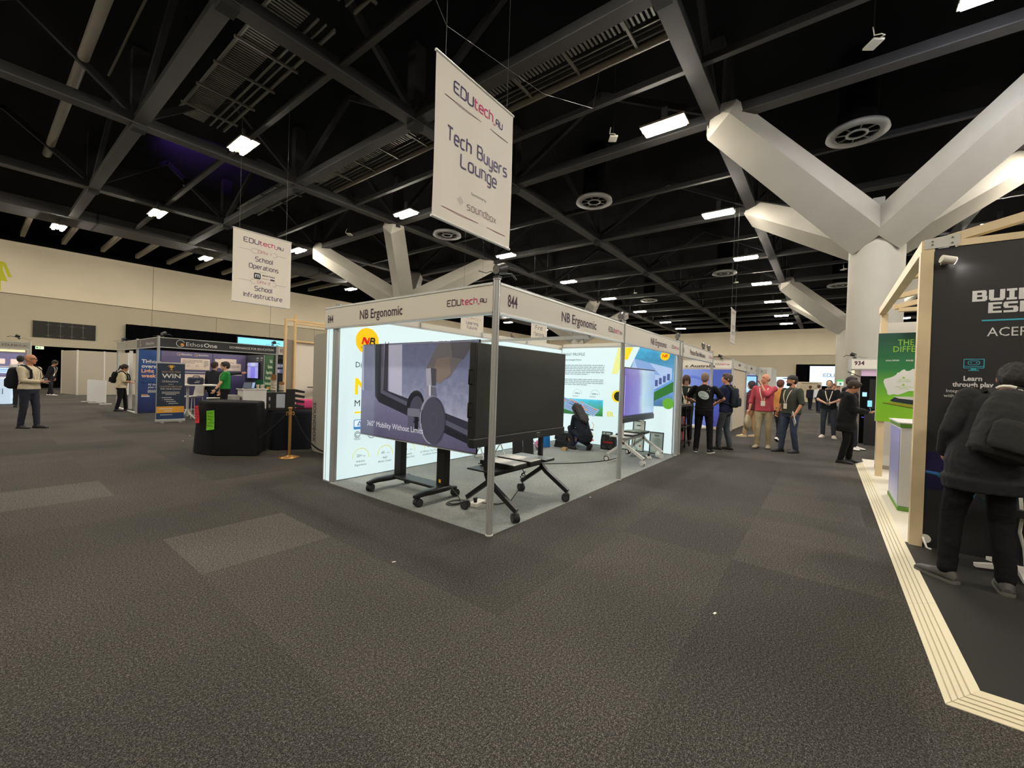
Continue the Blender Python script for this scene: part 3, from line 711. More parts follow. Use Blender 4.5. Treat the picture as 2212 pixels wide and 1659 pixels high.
a.poly([(.03, .7), (.5, .7), (.3, .78), (.03, .82)], lk((60, 130, 70), .7), 5)
OR, RDD = lk((214, 160, 70), .8), lk((206, 70, 60), .9)
for y, n_ in ((.46, '82'), (.22, '66')):
    a.arc(.8, y, .085, .012, 110, 250, OR); a.arc(.86, y, .085, .012, -70, 70, OR); a.text(n_, .83, y-.03, .05, RDD, align='C')
a.rrect(.7, .34, .95, .375, .015, lk((70, 74, 76), .4)); a.rect(.68, .09, .96, .13, RDD)
a.text('ER', 1.28, .72, .11, lk((222, 222, 110), .95), bold=.04)
# yellow bands and the big aerial picture
YL_ = lk((244, 214, 40)); YP = lk((232, 236, 150), .95)
a.poly([(1.5, 2.33), (1.78, 2.33), (1.5, 1.72), (1.36, 1.72)], YP, 1); a.poly([(1.66, 2.33), (1.86, 2.33), (1.74, 2.05), (1.56, 2.05)], YL_, 2)
a.disc(1.52, 1.2, .14, YL_, 1); a.disc(1.55, 1.2, .11, DK, 2)
a.poly([(2.02, 2.33), (2.78, 2.33), (2.78, 1.03), (1.72, 1.03), (1.72, 1.68)], ramp_mat('aerial works picture', [(0, (70, 110, 150)), (.4, (96, 140, 200)), (.62, (70, 130, 170)), (.8, (46, 120, 160)), (1, (60, 150, 190))], 'Z', 1.03, 2.33, emit=LE*.72, noise=.35, nscale=7), 1)
a.poly([(1.9, 2.08), (2.25, 1.98), (2.74, 1.86), (2.74, 1.62), (2.2, 1.28), (1.74, 1.5)], lk((176, 200, 236), .9), 2); a.poly([(1.9, 2.08), (2.25, 1.98), (2.5, 1.7), (2.0, 1.78)], lk((140, 174, 224), .85), 3)
for j in range(5): a.rect(2.3+j*.085, 1.42+j*.045, 2.36+j*.085, 1.56+j*.045, lk((90, 110, 170), .6), 4)
a.poly([(2.16, 1.2), (2.78, 1.58), (2.78, 1.36), (2.3, 1.1)], lk((60, 130, 60), .7), 2); a.disc(2.68, 1.1, .12, lk((110, 180, 60), .8), 3)
a.disc(2.58, 2.13, .1, YE, 4, 30); a.text('NB', 2.58, 2.1, .06, RD, 5, align='C', bold=.03, shear=.2)
a.build('print', t)

# ---------------- rolling displays
def caster(par, x, y, m_wheel, m_fork, yaw_=.3, r=.05, ztop=.13):
    o = MB(); o.cyl((0, 0, r*1.6), (0, 0, ztop), .012, M_CHROME, n=10); o.cyl((0, 0, r*1.75), (0, 0, r*2.0), .026, m_fork, n=14)
    o.box((-.014, -.03, r*.9), (.014, .045, r*1.8), m_fork, bev=.006)
    f_ = o.build('caster', par, (x, y, 0), (0, 0, yaw_))
    for s in (-1, 1):
        w_ = MB(); w_.cyl((s*.014, .02, r), (s*.034, .02, r), r, m_wheel, n=24); w_.cyl((s*.034, .02, r), (s*.037, .02, r), r*.72, m_fork, n=20); w_.build('wheel', f_)
    return f_
def loop_foot(t, x, y0, y1, m):
    """arched foot running under the column, front to back"""
    mb = MB(); n = 14; rings = []
    for i in range(n+1):
        u = i/n; y = y0+(y1-y0)*u; k = math.sin(PI*u)
        z = .118+.022*min(1, 1.6*k); w = .03+.03*min(1, 1.4*k); h = .016+.012*k
        rings.append([(x-w, y, z-h), (x+w, y, z-h), (x+w*.9, y, z+h*.7), (x+w*.5, y, z+h), (x-w*.5, y, z+h), (x-w*.9, y, z+h*.7)])
    mb.loft(rings, m, smooth=True); return mb.build('foot', t)

# 1: big showreel screen on a two-column trolley, facing the left aisle
t = thing('rolling_display', 'large rolling display with the caster picture captioned 360 Mobility Without Limits', 'display', (.36, 1.64, .006), -PI/2, 'rolling displays in stand 844')
W1, Z0, Z1 = 1.12, .665, 1.935
mb = MB(); mb.box((-W1, 0, Z0), (W1, .022, Z1), mat('glossy dark glass', (14, 15, 18), rough=.06, coat=.6), bev=.004); mb.box((-W1+.06, .022, Z0+.1), (W1-.06, .07, Z1-.08), M_BLKM, bev=.01); pan = mb.build('panel', t)
mb = MB(); mb.box((-W1, -.004, Z0-.012), (W1, .02, Z0), M_ALU); mb.build('trim', pan)
a = Art((-W1+.008, -.0015, Z0+.008)); PW, PH = 2*W1-.016, Z1-Z0-.016
se = .42
def sk(rgb, e=se):
    l_ = sum(rgb)/3*.93; rgb = tuple(int(l_+(v-l_)*.62) for v in rgb)
    return mat('scr_%02x%02x%02x_%d' % (*rgb, int(e*100)), rgb, rough=.07, emit=e, coat=.3)
U = lambda x, y: (x*PW, y*PH)
a.rect(0, 0, PW, PH, ramp_mat('showreel backdrop', [(0, (104, 106, 132)), (.35, (134, 137, 166)), (1, (160, 163, 190))], 'X', -W1, W1, emit=se, rough=.07, noise=.3, nscale=2.5), 1)
a.poly([U(.36, .99), U(1, .99), U(1, .28), U(.62, .3), U(.36, .5)], ramp_mat('showreel water', [(0, (166, 168, 192)), (.5, (116, 122, 154)), (1, (94, 100, 132))], 'Z', .9, 1.95, emit=se, rough=.07, noise=.5, nscale=11), 2)
a.poly([U(.27, .99), U(.4, .99), U(.41, .44), U(.29, .36)], sk((176, 176, 216)), 3)
a.poly([U(0, 0), U(1, 0), U(1, .07), U(.6, .3), U(.2, .46), U(0, .5)], ramp_mat('showreel carpet', [(0, (86, 83, 110)), (1, (116, 114, 146))], 'Z', Z0, Z0+.5, emit=se, rough=.07, noise=.35, nscale=14), 3)
a.poly([U(.13, 1), U(.2, 1), U(.205, .47), U(1, .12), U(1, .05), U(.19, .37), U(.15, .43)], sk((40, 42, 58)), 4)
a.poly([U(.2, 1), U(.225, 1), U(.23, .5), U(1, .17), U(1, .12), U(.205, .47)], sk((84, 86, 116)), 4)
a.poly([U(.235, 1), U(.27, 1), U(.275, .5), U(1, .25), U(1, .17), U(.23, .5)], sk((50, 50, 72)), 4)
a.poly([U(0, 1), U(.02, 1), U(.03, .48), U(0, .5)], sk((150, 152, 190)), 4)
a.poly([U(.62, .76), U(.71, .99), U(.97, .99), U(.8, .66), U(.66, .6)], sk((104, 98, 108)), 5); a.poly([U(.7, .84), U(.80, .86), U(.81, .7), U(.73, .6), U(.66, .66)], sk((128, 108, 100)), 6); a.poly([U(.8, .99), U(.97, .99), U(.9, .83), U(.82, .85)], sk((84, 80, 96)), 6)
a.poly([U(.615, .74), U(.655, .75), U(.665, .58), U(.625, .57)], sk((150, 152, 184)), 7); a.poly([U(.655, .75), U(.70, .74), U(.70, .58), U(.665, .58)], sk((62, 62, 84)), 7)
a.poly([U(.62, .57), U(.70, .565), U(.715, .42), U(.625, .42)], sk((92, 94, 122)), 8); a.poly([U(.62, .57), U(.65, .57), U(.655, .42), U(.625, .42)], sk((132, 134, 166)), 9)
a.disc(.535*PW, .36*PH, .075*PW, sk((34, 36, 50)), 8, 36, .165*PH, -.25); a.disc(.545*PW, .34*PH, .055*PW, sk((70, 72, 98)), 9, 36, .13*PH, -.25)
a.rrect(.475*PW, .1*PH, .525*PW, .32*PH, .02, sk((84, 86, 116)), 10); a.rrect(.535*PW, .11*PH, .565*PW, .3*PH, .015, sk((26, 28, 40)), 10); a.rrect(.47*PW, .26*PH, .58*PW, .34*PH, .02, sk((110, 112, 142)), 11)
a.disc(.675*PW, .25*PH, .1*PW, sk((124, 126, 158)), 11, 44, .235*PH, -.04); a.disc(.69*PW, .245*PH, .096*PW, sk((70, 72, 98)), 12, 44, .228*PH, -.04)
ln = lambda cx_, cy_, rx, ry, a0, a1, w_, m_, k_: a.line([U(cx_+rx*math.cos(R(a0+(a1-a0)*i/24)), cy_+ry*math.sin(R(a0+(a1-a0)*i/24))) for i in range(25)], w_, m_, k_)
ln(.683, .247, .098, .232, 100, 262, .016, sk((150, 152, 180)), 12.5); ln(.69, .245, .09, .212, -60, 80, .01, sk((54, 56, 78)), 12.6); ln(.69, .245, .03, .07, 0, 360, .006, sk((82, 84, 110)), 12.7)
for j in range(5): a.line([U(.79, .185-.012*j), U(1, .1-.012*j)], .007, sk((28, 30, 42)), 4.5)
a.poly([U(.645, .58), U(.66, .585), U(.665, .44), U(.65, .44)], sk((196, 198, 216)), 9.5); a.poly([U(.58, .33), U(.6, .345), U(.6, .2), U(.585, .2)], sk((40, 42, 58)), 11.2)
a.text('360° Mobility Without Limits', .08*PW, .1*PH, .075, sk((206, 208, 226), .6), 13, width=.53*PW, res=3)
a.build('picture', pan)
for x in (-.42, .42):
    mb = MB(); mb.box((x-.075, .13, .14), (x+.075, .22, 1.3), M_BLKM, bev=.008); c = mb.build('column', t)
    if x > 0: mb = MB(); mb.box((x-.025, .1285, .2), (x+.01, .1295, .24), ink((214, 176, 30))); mb.build('warning_sticker', c)
    mb = MB(); mb.box((x-.05, .07, .8), (x+.05, .13, 1.75), M_BLKM); mb.build('bracket', t)
for x in (-.46, .46):
    loop_foot(t, x, -.3, .36, M_BLKM)
    for y in (-.27, .33): caster(t, x, y, M_BLACK, M_RUBBER, .4 if x < 0 else -.3, ztop=.115)
mb = MB(); mb.box((-.46, .06, .125), (.46, .27, .16), M_BLKM, bev=.008); mb.build('base_beam', t)

# 2 and 3: touch displays on A-frame trolleys with a shelf
def trolley_display(label, loc, w, z0, z1, mf, mbez, mscreen, mfork, art=None, handles=False):
    t = thing('rolling_display', label, 'display', loc, 0, 'rolling displays in stand 844')
    mb = MB(); mb.box((-w/2, 0, z0), (w/2, .085, z1), mbez, bev=.008); mb.box((-w/2-.012, -.012, z0-.012), (w/2+.012, .06, z0+.085), mbez, bev=.01); bz = mb.build('bezel', t)
    mb = MB(); mb.box((-w/2+.022, -.003, z0+.1), (w/2-.022, .0, z1-.022), mscreen); scn = mb.build('screen', bz)
    if art: art(bz, w, z0, z1)
    if handles:
        for z in (z1-.28, z1-.62):
            mb = MB(); mb.tube([(-w/2, .05, z), (-w/2-.035, .05, z), (-w/2-.035, .05, z-.15), (-w/2, .05, z-.15)], .008, M_BLKM); mb.build('handle', bz)
    for s in (-1, 1):
        x = s*.535
        mb = MB(); P = [(x, .12, z1-.2), (x, .12, .5), (x, .11, .44), (x, .08, .385), (x, .02, .33), (x, -.3, .13)]
        for i in range(len(P)-1): mb.beam(P[i], V(P[i+1])+(V(P[i+1])-V(P[i])).normalized()*.006, .05, .05, mf, up=(1, 0, 0))
        mb.build('upright', t)
        mb = MB(); mb.beam((x, .07, .385), (x, .4, .14), .048, .05, mf, up=(1, 0, 0)); mb.build('rear_leg', t)
        caster(t, x, -.3, M_BLACK if mf is M_BLKM else mfork, mfork, .5*s, ztop=.14); caster(t, x, .4, M_BLACK, mfork, -.4*s, ztop=.14)
        mb = MB(); mb.box((x-.03, .085, z0+.1), (x+.03, .1, z1-.05), mf); mb.build('bracket', t)
    mb = MB(); mb.box((-.62, -.02, .482), (.62, .34, .5), mf, bev=.004); mb.beam((-.535, .12, .44), (.535, .12, .44), .04, .07, mf, up=(0, 0, 1)); mb.build('shelf', t)
    return t
def buttons(bz, w, z0, z1):
    a = Art((0, -.0125, z0)); Wt = ink((190, 190, 190))
    a.text('Panasonic', .27, .05, .014, Wt, align='C') if False else a.rect(.235, .052, .305, .06, Wt)
    for k in range(5): a.rect(.21+k*.027, .034, .218+k*.027, .038, Wt)
    a.rect(.25, .014, .262, .02, Wt); a.rect(.28, .014, .292, .02, Wt)
    a.build('button_legend', bz)
trolley_display('black switched-off touch display on a black A-frame trolley beside the corner post', (.965, .3, .006), 1.81, .80, 1.87, M_BLKM, M_BLACK, mat('switched off matt screen', (40, 42, 41), rough=.38, spec=.35), M_RUBBER, buttons, True)
M_LILAC = ramp_mat('lilac desktop picture', [(0, (112, 104, 186)), (.45, (136, 140, 206)), (.6, (178, 206, 224)), (1, (150, 178, 220))], 'X', -.8, .8, emit=.55, rough=.12, noise=.25, nscale=2)
def lilac(bz, w, z0, z1):
    a = Art((-w/2+.024, -.005, z0+.102)); a.rect(.02, .05, .03, .75, ink((210, 212, 236), .5)); a.rect(.0, 0, w-.05, .02, ink((60, 62, 96), .3)); a.build('desktop_icons', bz)
trolley_display('lilac-lit touch display on a white A-frame trolley at the far end of stand 844', (4.95, .38, .006), 1.66, .79, 1.80, M_WHITEM, mat('dark grey bezel', (52, 54, 60), rough=.4), M_LILAC, mat('white caster cover', (206, 204, 198), rough=.4), lilac)

# slabs lying on the trolley shelves
def slab(x, y, z, lx, ly, h, label, grp, rz=0.0, mtop=M_WHITEP, mside=M_BLACK):
    t = thing('flat_box', label, 'box', (x, y, z), rz, grp)
    mb = MB(); mb.box((-lx/2, -ly/2, 0), (lx/2, ly/2, h*.86), mside, bev=.004); mb.build('tray', t)
    mb = MB(); mb.box((-lx/2+.004, -ly/2+.004, h*.86), (lx/2-.004, ly/2-.004, h), mtop, bev=.003); mb.build('lid', t)
g = 'boxes on the black trolley shelf'
slab(.72, .42, .5065, .25, .5, .055, 'white-topped black box on the black trolley shelf, nearest the corner post', g)
slab(1.03, .42, .5065, .23, .5, .055, 'white-topped black box in the middle of the black trolley shelf', g)
slab(1.34, .43, .5065, .22, .52, .03, 'thin grey tablet-like box at the right end of the black trolley shelf', g, mtop=mat('grey lid', (140, 144, 142), rough=.4))
g = 'boxes on the white trolley shelf'
slab(4.66, .5, .5065, .3, .34, .035, 'thin dark-edged box at the left of the white trolley shelf', g)
slab(4.98, .5, .5065, .28, .34, .06, 'dark green box in the middle of the white trolley shelf', g, mtop=mat('dull green lid', (110, 120, 104)), mside=mat('dark green board', (36, 46, 40)))
slab(5.3, .5, .5065, .3, .34, .04, 'thin green box at the right of the white trolley shelf', g, mtop=mat('dull green lid', (110, 120, 104)))

# ---------------- cables, power strips and clutter on the stand floor
M_CAB = mat('black cable', (18, 18, 18), rough=.5)
def coil(c, r, n, seed, z=.012):
    rnd = random.Random(seed); P = []
    for i in range(n*18):
        a_ = 2*PI*i/18; rr = r*(1+.25*math.sin(a_*.37+seed)); P.append((c[0]+rr*math.cos(a_)+.02*math.sin(i*.21), c[1]+rr*.7*math.sin(a_), z+.008*(i % 36)/18))
    return P
mb = MB(); mb.tube([(.56, 1.12, .18), (.6, 1.0, .05), (.55, .9, .012)]+coil((.5, .95), .11, 3, 2)+[(.6, .8, .012), (.62, .76, .03)], .006, M_CAB, n=6)
tag(mb.build('power_cable'), 'black power cable coiled on the carpet under the large picture display', 'cable')
mb = MB(); mb.tube([(1.12, .44, .44), (1.16, .44, .36)]+[(1.14+.05*math.cos(k*.7), .43+.012*math.sin(k), .36-.02*math.sin(k*.7)-.004*k) for k in range(26)]+[(1.1, .42, .2), (.98, .5, .012), (.8, .55, .012), (.62, .70, .04)], .006, M_CAB, n=6)
tag(mb.build('power_cable'), 'black cable looped below the black trolley shelf and trailing across the carpet', 'cable')
mb = MB(); mb.tube([(5.15, .52, .46), (5.2, .55, .35), (5.1, .52, .25), (5.22, .5, .18), (5.12, .6, .03), (5.4, .5, .012), (5.6, .3, .012), (5.9, .25, .012)], .006, M_CAB, n=6)
tag(mb.build('power_cable'), 'dark cable dangling from the white trolley to the carpet', 'cable')
mb = MB(); mb.tube([(2.4+3.2*k/30, 2.3-1.75*math.sin(PI*.62*k/30)+.35*(k/30)**2, .015) for k in range(31)], .008, M_CAB, n=6)
tag(mb.build('floor_cable'), 'long dark cable curving over the grey stand carpet', 'cable')
t = thing('power_strip', 'white power strip on the carpet behind the corner post', 'power strip', (.63, .72, .006), .2)
mb = MB(); mb.box((-.11, -.055, 0), (.11, .055, .045), M_AP, bev=.008); mb.build('body', t)
mb = MB(); mb.cyl((-.05, 0, .045), (-.05, 0, .085), .022, M_BLACK, n=12); mb.box((-.075, -.018, .075), (-.025, .018, .1), M_BLACK, bev=.006); mb.build('plug', t)
t = thing('power_strip', 'white power strip with black plug under the white trolley', 'power strip', (5.32, .3, .006), .5)
mb = MB(); mb.box((-.1, -.05, 0), (.1, .05, .045), M_AP, bev=.008); mb.build('body', t)
mb = MB(); mb.box((-.05, -.02, .045), (-.01, .02, .1), M_BLACK, bev=.006); mb.build('plug', t)
mb = MB(); mb.lathe([(0, 0), (.035, 0), (.06, .03), (.065, .09), (.04, .13), (.02, .15), (0, .152)], mat('clear plastic wrap', (214, 222, 222), rough=.15), n=14)
tag(mb.build('plastic_bag', None, (5.5, .16, .006)), 'crumpled clear plastic bag beside the far white caster', 'bag')

def frame_cert(x, y, w, h, label, rz=-PI/2, z=.006, tilt=.12):
    t = thing('framed_certificate', label, 'certificate', (x, y, z), rz, 'certificates leaning on the lit end wall'); t.rotation_euler = (-tilt, 0, rz)
    mb = MB()
    for b_ in ((-w/2, 0, 0, -w/2+.02, .02, h), (w/2-.02, 0, 0, w/2, .02, h), (-w/2, 0, 0, w/2, .02, .02), (-w/2, 0, h-.02, w/2, .02, h)): mb.box(b_[:3], b_[3:], mat('dark thin frame', (58, 66, 72), rough=.4))
    mb.build('frame', t)
    a = Art((-w/2+.018, .008, .018)); W_, H_ = w-.036, h-.036
    a.rect(0, 0, W_, H_, ink((214, 230, 226)), 1); a.rframe(.025, .025, W_-.025, H_-.025, .005, .004, ink((150, 180, 150)), 2); a.rect(W_*.3, H_*.84, W_*.7, H_*.88, ink((70, 90, 90)), 2); a.lines(W_*.15, H_*.3, W_*.7, H_*.45, 8, ink((140, 156, 156)), 2, .4, 4); a.disc(W_*.72, H_*.16, .02, ink((204, 70, 70)), 2); a.build('certificate_sheet', t)
frame_cert(5.98, 1.52, .26, .36, 'framed certificate standing behind the black shopping bag')
frame_cert(5.98, 1.1, .26, .42, 'framed certificate half hidden behind the far display post')
frame_cert(5.98, .78, .28, .68, 'tall framed certificate behind the white trolley shelf')
frame_cert(5.95, .36, .3, .47, 'framed certificate with red seal near the end post of stand 844', tilt=.08)

t = thing('shopping_bag', 'black reusable shopping bag with red lettering standing by the lit end wall', 'bag', (5.72, 1.34, .006), -PI/2+.15)
MBAG = mat('black woven bag', (26, 30, 32), rough=.6, bump=.2, bscale=14)
mb = MB(); rings = []
for z, w, d in ((0, .155, .07), (.04, .165, .085), (.2, .165, .08), (.33, .15, .07)):
    rings.append([(-w, -d, z), (-w*.3, -d*1.08, z), (w*.3, -d*1.05, z), (w, -d, z), (w*1.03, 0, z), (w, d, z), (-w, d, z), (-w*.97, 0, z)])
mb.loft(rings, MBAG, smooth=False); mb.build('body', t)
mb = MB(); mb.tube([(-.07, -.07, .32), (-.05, -.06, .4), (.05, -.06, .4), (.07, -.07, .32)], .008, MBAG); mb.build('handle', t)
a = Art((0, -.094, 0)); a.text('coles', 0, .15, .06, ink((196, 52, 62)), align='C', width=.22, bold=.03)
for x, z, k in ((-.09, .24, 0), (.07, .26, 1), (-.09, .06, 2), (.06, .07, 3)): a.arc(x, z, .028, .005, 20+40*k, 330+40*k, ink((120, 132, 134))); a.line([(x, z+.03), (x+.02, z+.05)], .005, ink((120, 132, 134)))
a.build('lettering', t)

# folding chairs, boxes and belongings behind the displays
MCH = mat('black chair fabric', (24, 24, 26), rough=.8)
def fold_chair(loc, rz, label):
    t = thing('folding_chair', label, 'chair', loc, rz, 'white-framed chairs at the back of stand 844')
    for s in (-1, 1):
        mb = MB(); mb.tube([(s*.22, -.22, .012), (s*.22, .16, .46), (s*.2, .24, .82)], .011, M_WHITEM); mb.build('front_leg', t)
        mb = MB(); mb.tube([(s*.2, .26, .012), (s*.2, -.16, .44)], .011, M_WHITEM); mb.build('rear_leg', t)
    mb = MB(); mb.tube([(-.22, -.22, .012), (.22, -.22, .012)], .011, M_WHITEM); mb.tube([(-.2, .26, .012), (.2, .26, .012)], .011, M_WHITEM); mb.build('floor_bar', t)
    mb = MB(); mb.box((-.21, -.2, .43), (.21, .17, .46), MCH, bev=.01); mb.build('seat', t)
    mb = MB(); mb.box((-.2, .2, .6), (.2, .235, .82), MCH, bev=.01); mb.build('backrest', t)
    return t
fold_chair((2.9, 2.45, .006), -.4, 'folding chair with white tube frame behind the black display, left one')
fold_chair((4.1, 2.45, .006), .3, 'folding chair with white tube frame behind the black display, right one')
mb = MB(); mb.box((-.21, 0, 0), (-.005, .03, .55), MCH, bev=.006); mb.box((.005, 0, 0), (.21, .03, .55), MCH, bev=.006)
tag(mb.build('folded_board', None, (3.35, 2.0, .006), (-.15, 0, -.6)), 'black folded board standing under the black display', 'board')
for i in range(6):
    mb = MB(); mb.box((-.2, -.15, 0), (.2, .15, .055), M_BLACK, bev=.006)
    tag(mb.build('black_carton', None, (5.3+.012*(i % 2), 2.25, .006+.057*i), (0, 0, .1*(i % 3))), 'flat black carton in the stack beside the kneeling person, %s' % ('bottom', 'second from the floor', 'third from the floor', 'third from the top', 'second from the top', 'top')[i], 'box', 'stack of flat black cartons')
mb = MB(); mb.box((-.07, -.05, 0), (.07, .05, .06), mat('pale wood', (190, 158, 112), rough=.6), bev=.004)
tag(mb.build('wooden_block', None, (4.85, 1.98, .006), (0, 0, .2)), 'small pale wooden block on the carpet near the kneeling person', 'block')
mb = MB(); mb.box((-.14, -.03, 0), (.14, .03, .42), mat('bright blue plastic', (24, 122, 196), rough=.5), bev=.01)
tag(mb.build('blue_folder', None, (4.85, 2.5, .006), (-.12, 0, -.5)), 'bright blue folder standing below the black display', 'folder')
mb = MB(); mb.ell((0, 0, .1), (.12, .09, .1), mat('pink fabric', (206, 120, 170), rough=.8))
tag(mb.build('pink_pouch', None, (4.55, 2.45, .006)), 'pink pouch on the floor behind the black display', 'pouch')
mb = MB(); mb.ell((0, 0, .14), (.2, .13, .15), mat('royal blue nylon', (44, 44, 168), rough=.6)); mb.tube([(-.08, 0, .26), (-.04, 0, .34), (.06, 0, .34), (.1, 0, .26)], .012, mat('royal blue nylon', (44, 44, 168)))
tag(mb.build('blue_bag', None, (5.6, 2.2, .006)), 'royal blue bag in front of the kneeling person', 'bag')

# ---------------- arm spotlights clipped to fascias
def make_spot():
    t = thing('arm_spotlight', 'x', 'spotlight', (0, 0, 0), 0, 'arm spotlights on the fascias')
    mb = MB(); mb.box((-.03, -.03, 0), (.03, .03, .03), M_BLKM); mb.tube([(0, 0, .02), (.02, 0, .06), (.22, 0, .1), (.3, 0, .06)], .009, M_BLKM); mb.build('arm', t)
    mb = MB(); mb.cyl((-.02, 0, .09), (.09, 0, .13), .045, M_BLKM, r1=.055, n=18); mb.cyl((-.026, 0, .088), (-.02, 0, .09), .04, mat('grey lamp cap', (120, 118, 112), rough=.4), n=18); mb.build('head', t)
    mb = MB(); mb.tube([(0, .0, .03), (-.12, -.02, .05), (-.2, -.03, .012), (-.3, -.03, .01)], .005, M_BLKM, n=6); mb.build('cable', t)
    return t
sp0 = make_spot(); sp0.location = (.03, .02, 2.47); sp0.rotation_euler = (0, 0, .0); sp0['label'] = 'black arm spotlight perched on the corner post of stand 844'
for x, y, rz, lab in ((3.1, .05, .2, 'black arm spotlight above the middle post of stand 844'), (6.15, .05, .2, 'black arm spotlight above the end post of stand 844'), (8.5, .05, .3, 'black arm spotlight on the fascia of stand 846'), (9.1, .05, .3, 'second black arm spotlight on the fascia of stand 846'),
                      (12.7, .4, 1.2, 'arm spotlight on the side fascia of the stand beyond 846'), (12.65, -3.15, 1.0, 'dark arm spotlight on top of the fascia of stand 934'), (.45, 13.3, .5, 'arm spotlight on the corner of the governance stand fascia'), (3.5, 13.2, .3, 'arm spotlight at the right end of the governance stand fascia'), (.4, 18.3, .3, 'arm spotlight far back on the side fascia of the governance stand'), (-1.9, 21.9, 3, 'arm spotlight on the fascia of the stand at the left picture edge')):
    dup(sp0, (x, y, 2.45), rz, lab)
# thin power lead lying along the fascia top
mb = MB(); mb.tube([(.3, .0, 2.45), (.8, .02, 2.45), (1.1, -.01, 2.455), (1.6, .02, 2.46), (1.9, .0, 2.47), (2.2, .02, 2.45), (2.9, .0, 2.45)], .006, M_CAB, n=6)
tag(mb.build('lighting_cable'), 'thin dark lighting cable lying along the top of the first fascia board', 'cable')
# ================================================================ hanging banners
M_BAN = mat('white banner cloth', (236, 228, 214), rough=.75)
M_WIRE = mat('thin steel wire', (60, 59, 57), rough=.4, metal=.6)
PUR, PNK = ink((58, 34, 84)), ink((206, 40, 108))
def banner(x0, x1, y, z0, z1, label, draw, grp='hanging event banners', wave=.012):
    t = thing('hanging_banner', label, 'banner', ((x0+x1)/2, y, z0), 0, grp)
    w, h = x1-x0, z1-z0
    fn = lambda x, z: wave*math.sin(x*9+1.2*math.sin(z*2))*(1-.5*z/h)*math.sin(PI*min(1, max(0, z/h)))**.5
    mb = MB(); mb.grid(lambda u, v: V(((u-.5)*w, -fn(u*w, v*h), v*h)), 48, 16, M_BAN); mb.build('cloth', t)
    for z, nm_ in ((0, 'bottom_rail'), (h, 'top_rail')): mb = MB(); mb.cyl((-w/2-.01, 0, z), (w/2+.01, 0, z), .016, M_WHITEM, n=12); mb.build(nm_, t)
    for s in (-1, 1): mb = MB(); mb.cyl((s*w*.4, 0, h), (s*w*.4, 0, HC-z0+.1), .004, M_WIRE, n=6); mb.build('wire', t)
    a = Art((-w/2, -.002, 0)); a.warp = lambda x, z: fn(x, z)
    draw(a, w, h); a.build('print', t)
    return t
def d1(a, w, h):
    edu_logo(a, .2*w, .835*h, .125, PUR, PNK, width=.66*w, wt=.14); a.line([(.1*w, .776*h), (.93*w, .776*h)], .008, ink((96, 40, 60)))
    a.stext('Tech Buyers', .14*w, .515*h, .155, PUR, width=.78*w, wt=.13); a.stext('Lounge', .31*w, .395*h, .155, PUR, width=.47*w, wt=.13)
    a.text('Sponsored by', .54*w, .25*h, .032, ink((80, 70, 80)), align='C', width=.2*w)
    S_ = ink((150, 96, 96))
    for k, l in enumerate((.03, .06, .085, .11, .07, .035)): a.rect(.28*w+k*.018, .165*h-l/2+.02, .28*w+k*.018+.005, .165*h+l/2+.02, ink((150, 130, 136)))
    a.stext('soundbox', .4*w, .14*h, .09, ink((128, 78, 84)), width=.39*w, wt=.09)
    a.line([(.1*w, .083*h), (.93*w, .083*h)], .008, ink((150, 60, 90)))
banner(.05, 1.46, 1.02, 3.31, 5.14, 'large white hanging banner reading Tech Buyers Lounge', d1)
def pill(a, w, y, txt):
    a.line([(.1*w, y), (.3*w, y)], .006, ink((150, 130, 140))); a.line([(.74*w, y), (.92*w, y)], .006, ink((150, 130, 140))); a.rframe(.3*w, y-.055, .74*w, y+.055, .054, .006, ink((150, 120, 136)))
    a.stext(txt, .52*w, y-.03, .065, ink((178, 60, 96)), align='C', wt=.12, width=.22*w)
def d2(a, w, h):
    edu_logo(a, .17*w, .845*h, .115, PUR, PNK, width=.7*w, wt=.15); pill(a, w, .745*h, 'DAY 1')
    a.stext('School', .52*w, .605*h, .115, PUR, align='C', width=.3*w); a.stext('Operations', .52*w, .5*h, .115, PUR, align='C', width=.5*w)
    a.text('Sponsored by', .5*w, .455*h, .022, ink((110, 100, 110)), align='C')
    a.rrect(.35*w, .355*h, .46*w, .44*h, .03, ink((24, 26, 34)), 2); a.line([(.375*w, .375*h), (.375*w, .415*h), (.435*w, .415*h), (.435*w, .375*h)], .02, ink((230, 230, 230)), 3); a.rect(.4*w, .375*h, .41*w, .41*h, ink((230, 230, 230)), 3)
    a.text('MARTIAN', .49*w, .41*h, .036, ink((40, 36, 44)), width=.22*w, bold=.03); a.text('LOGIC', .49*w, .368*h, .03, ink((150, 70, 66)), width=.12*w); a.rrect(.63*w, .366*h, .71*w, .388*h, .01, ink((60, 40, 60)), 2)
    pill(a, w, .315*h, 'DAY 2')
    a.stext('School', .52*w, .19*h, .115, PUR, align='C', width=.3*w); a.stext('Infrastructure', .52*w, .085*h, .115, PUR, align='C', width=.66*w)
banner(1.02, 2.47, 9.7, 3.32, 5.2, 'white hanging banner listing School Operations and School Infrastructure', d2)
def d3b(a, w, h):
    a.line([(.12*w, .9*h), (.9*w, .9*h)], .03, ink((180, 90, 130))); a.stext('Tech', .5*w, .44*h, .16, PUR, align='C', width=.55*w); a.stext('Cent', .5*w, .26*h, .16, PUR, align='C', width=.55*w); a.line([(.12*w, .1*h), (.9*w, .1*h)], .01, ink((150, 60, 90)))
banner(15.0, 16.1, .55, 3.25, 4.6, 'narrow-looking white banner seen almost edge-on above the main aisle', d3b)
def d4(a, w, h):
    pill(a, w, .36*h, 'DAY 2'); a.stext('Learning', .5*w, .21*h, .125, PUR, align='C', width=.52*w); a.stext('Futures', .5*w, .1*h, .125, PUR, align='C', width=.44*w); edu_logo(a, .17*w, .8*h, .115, PUR, PNK, width=.7*w)
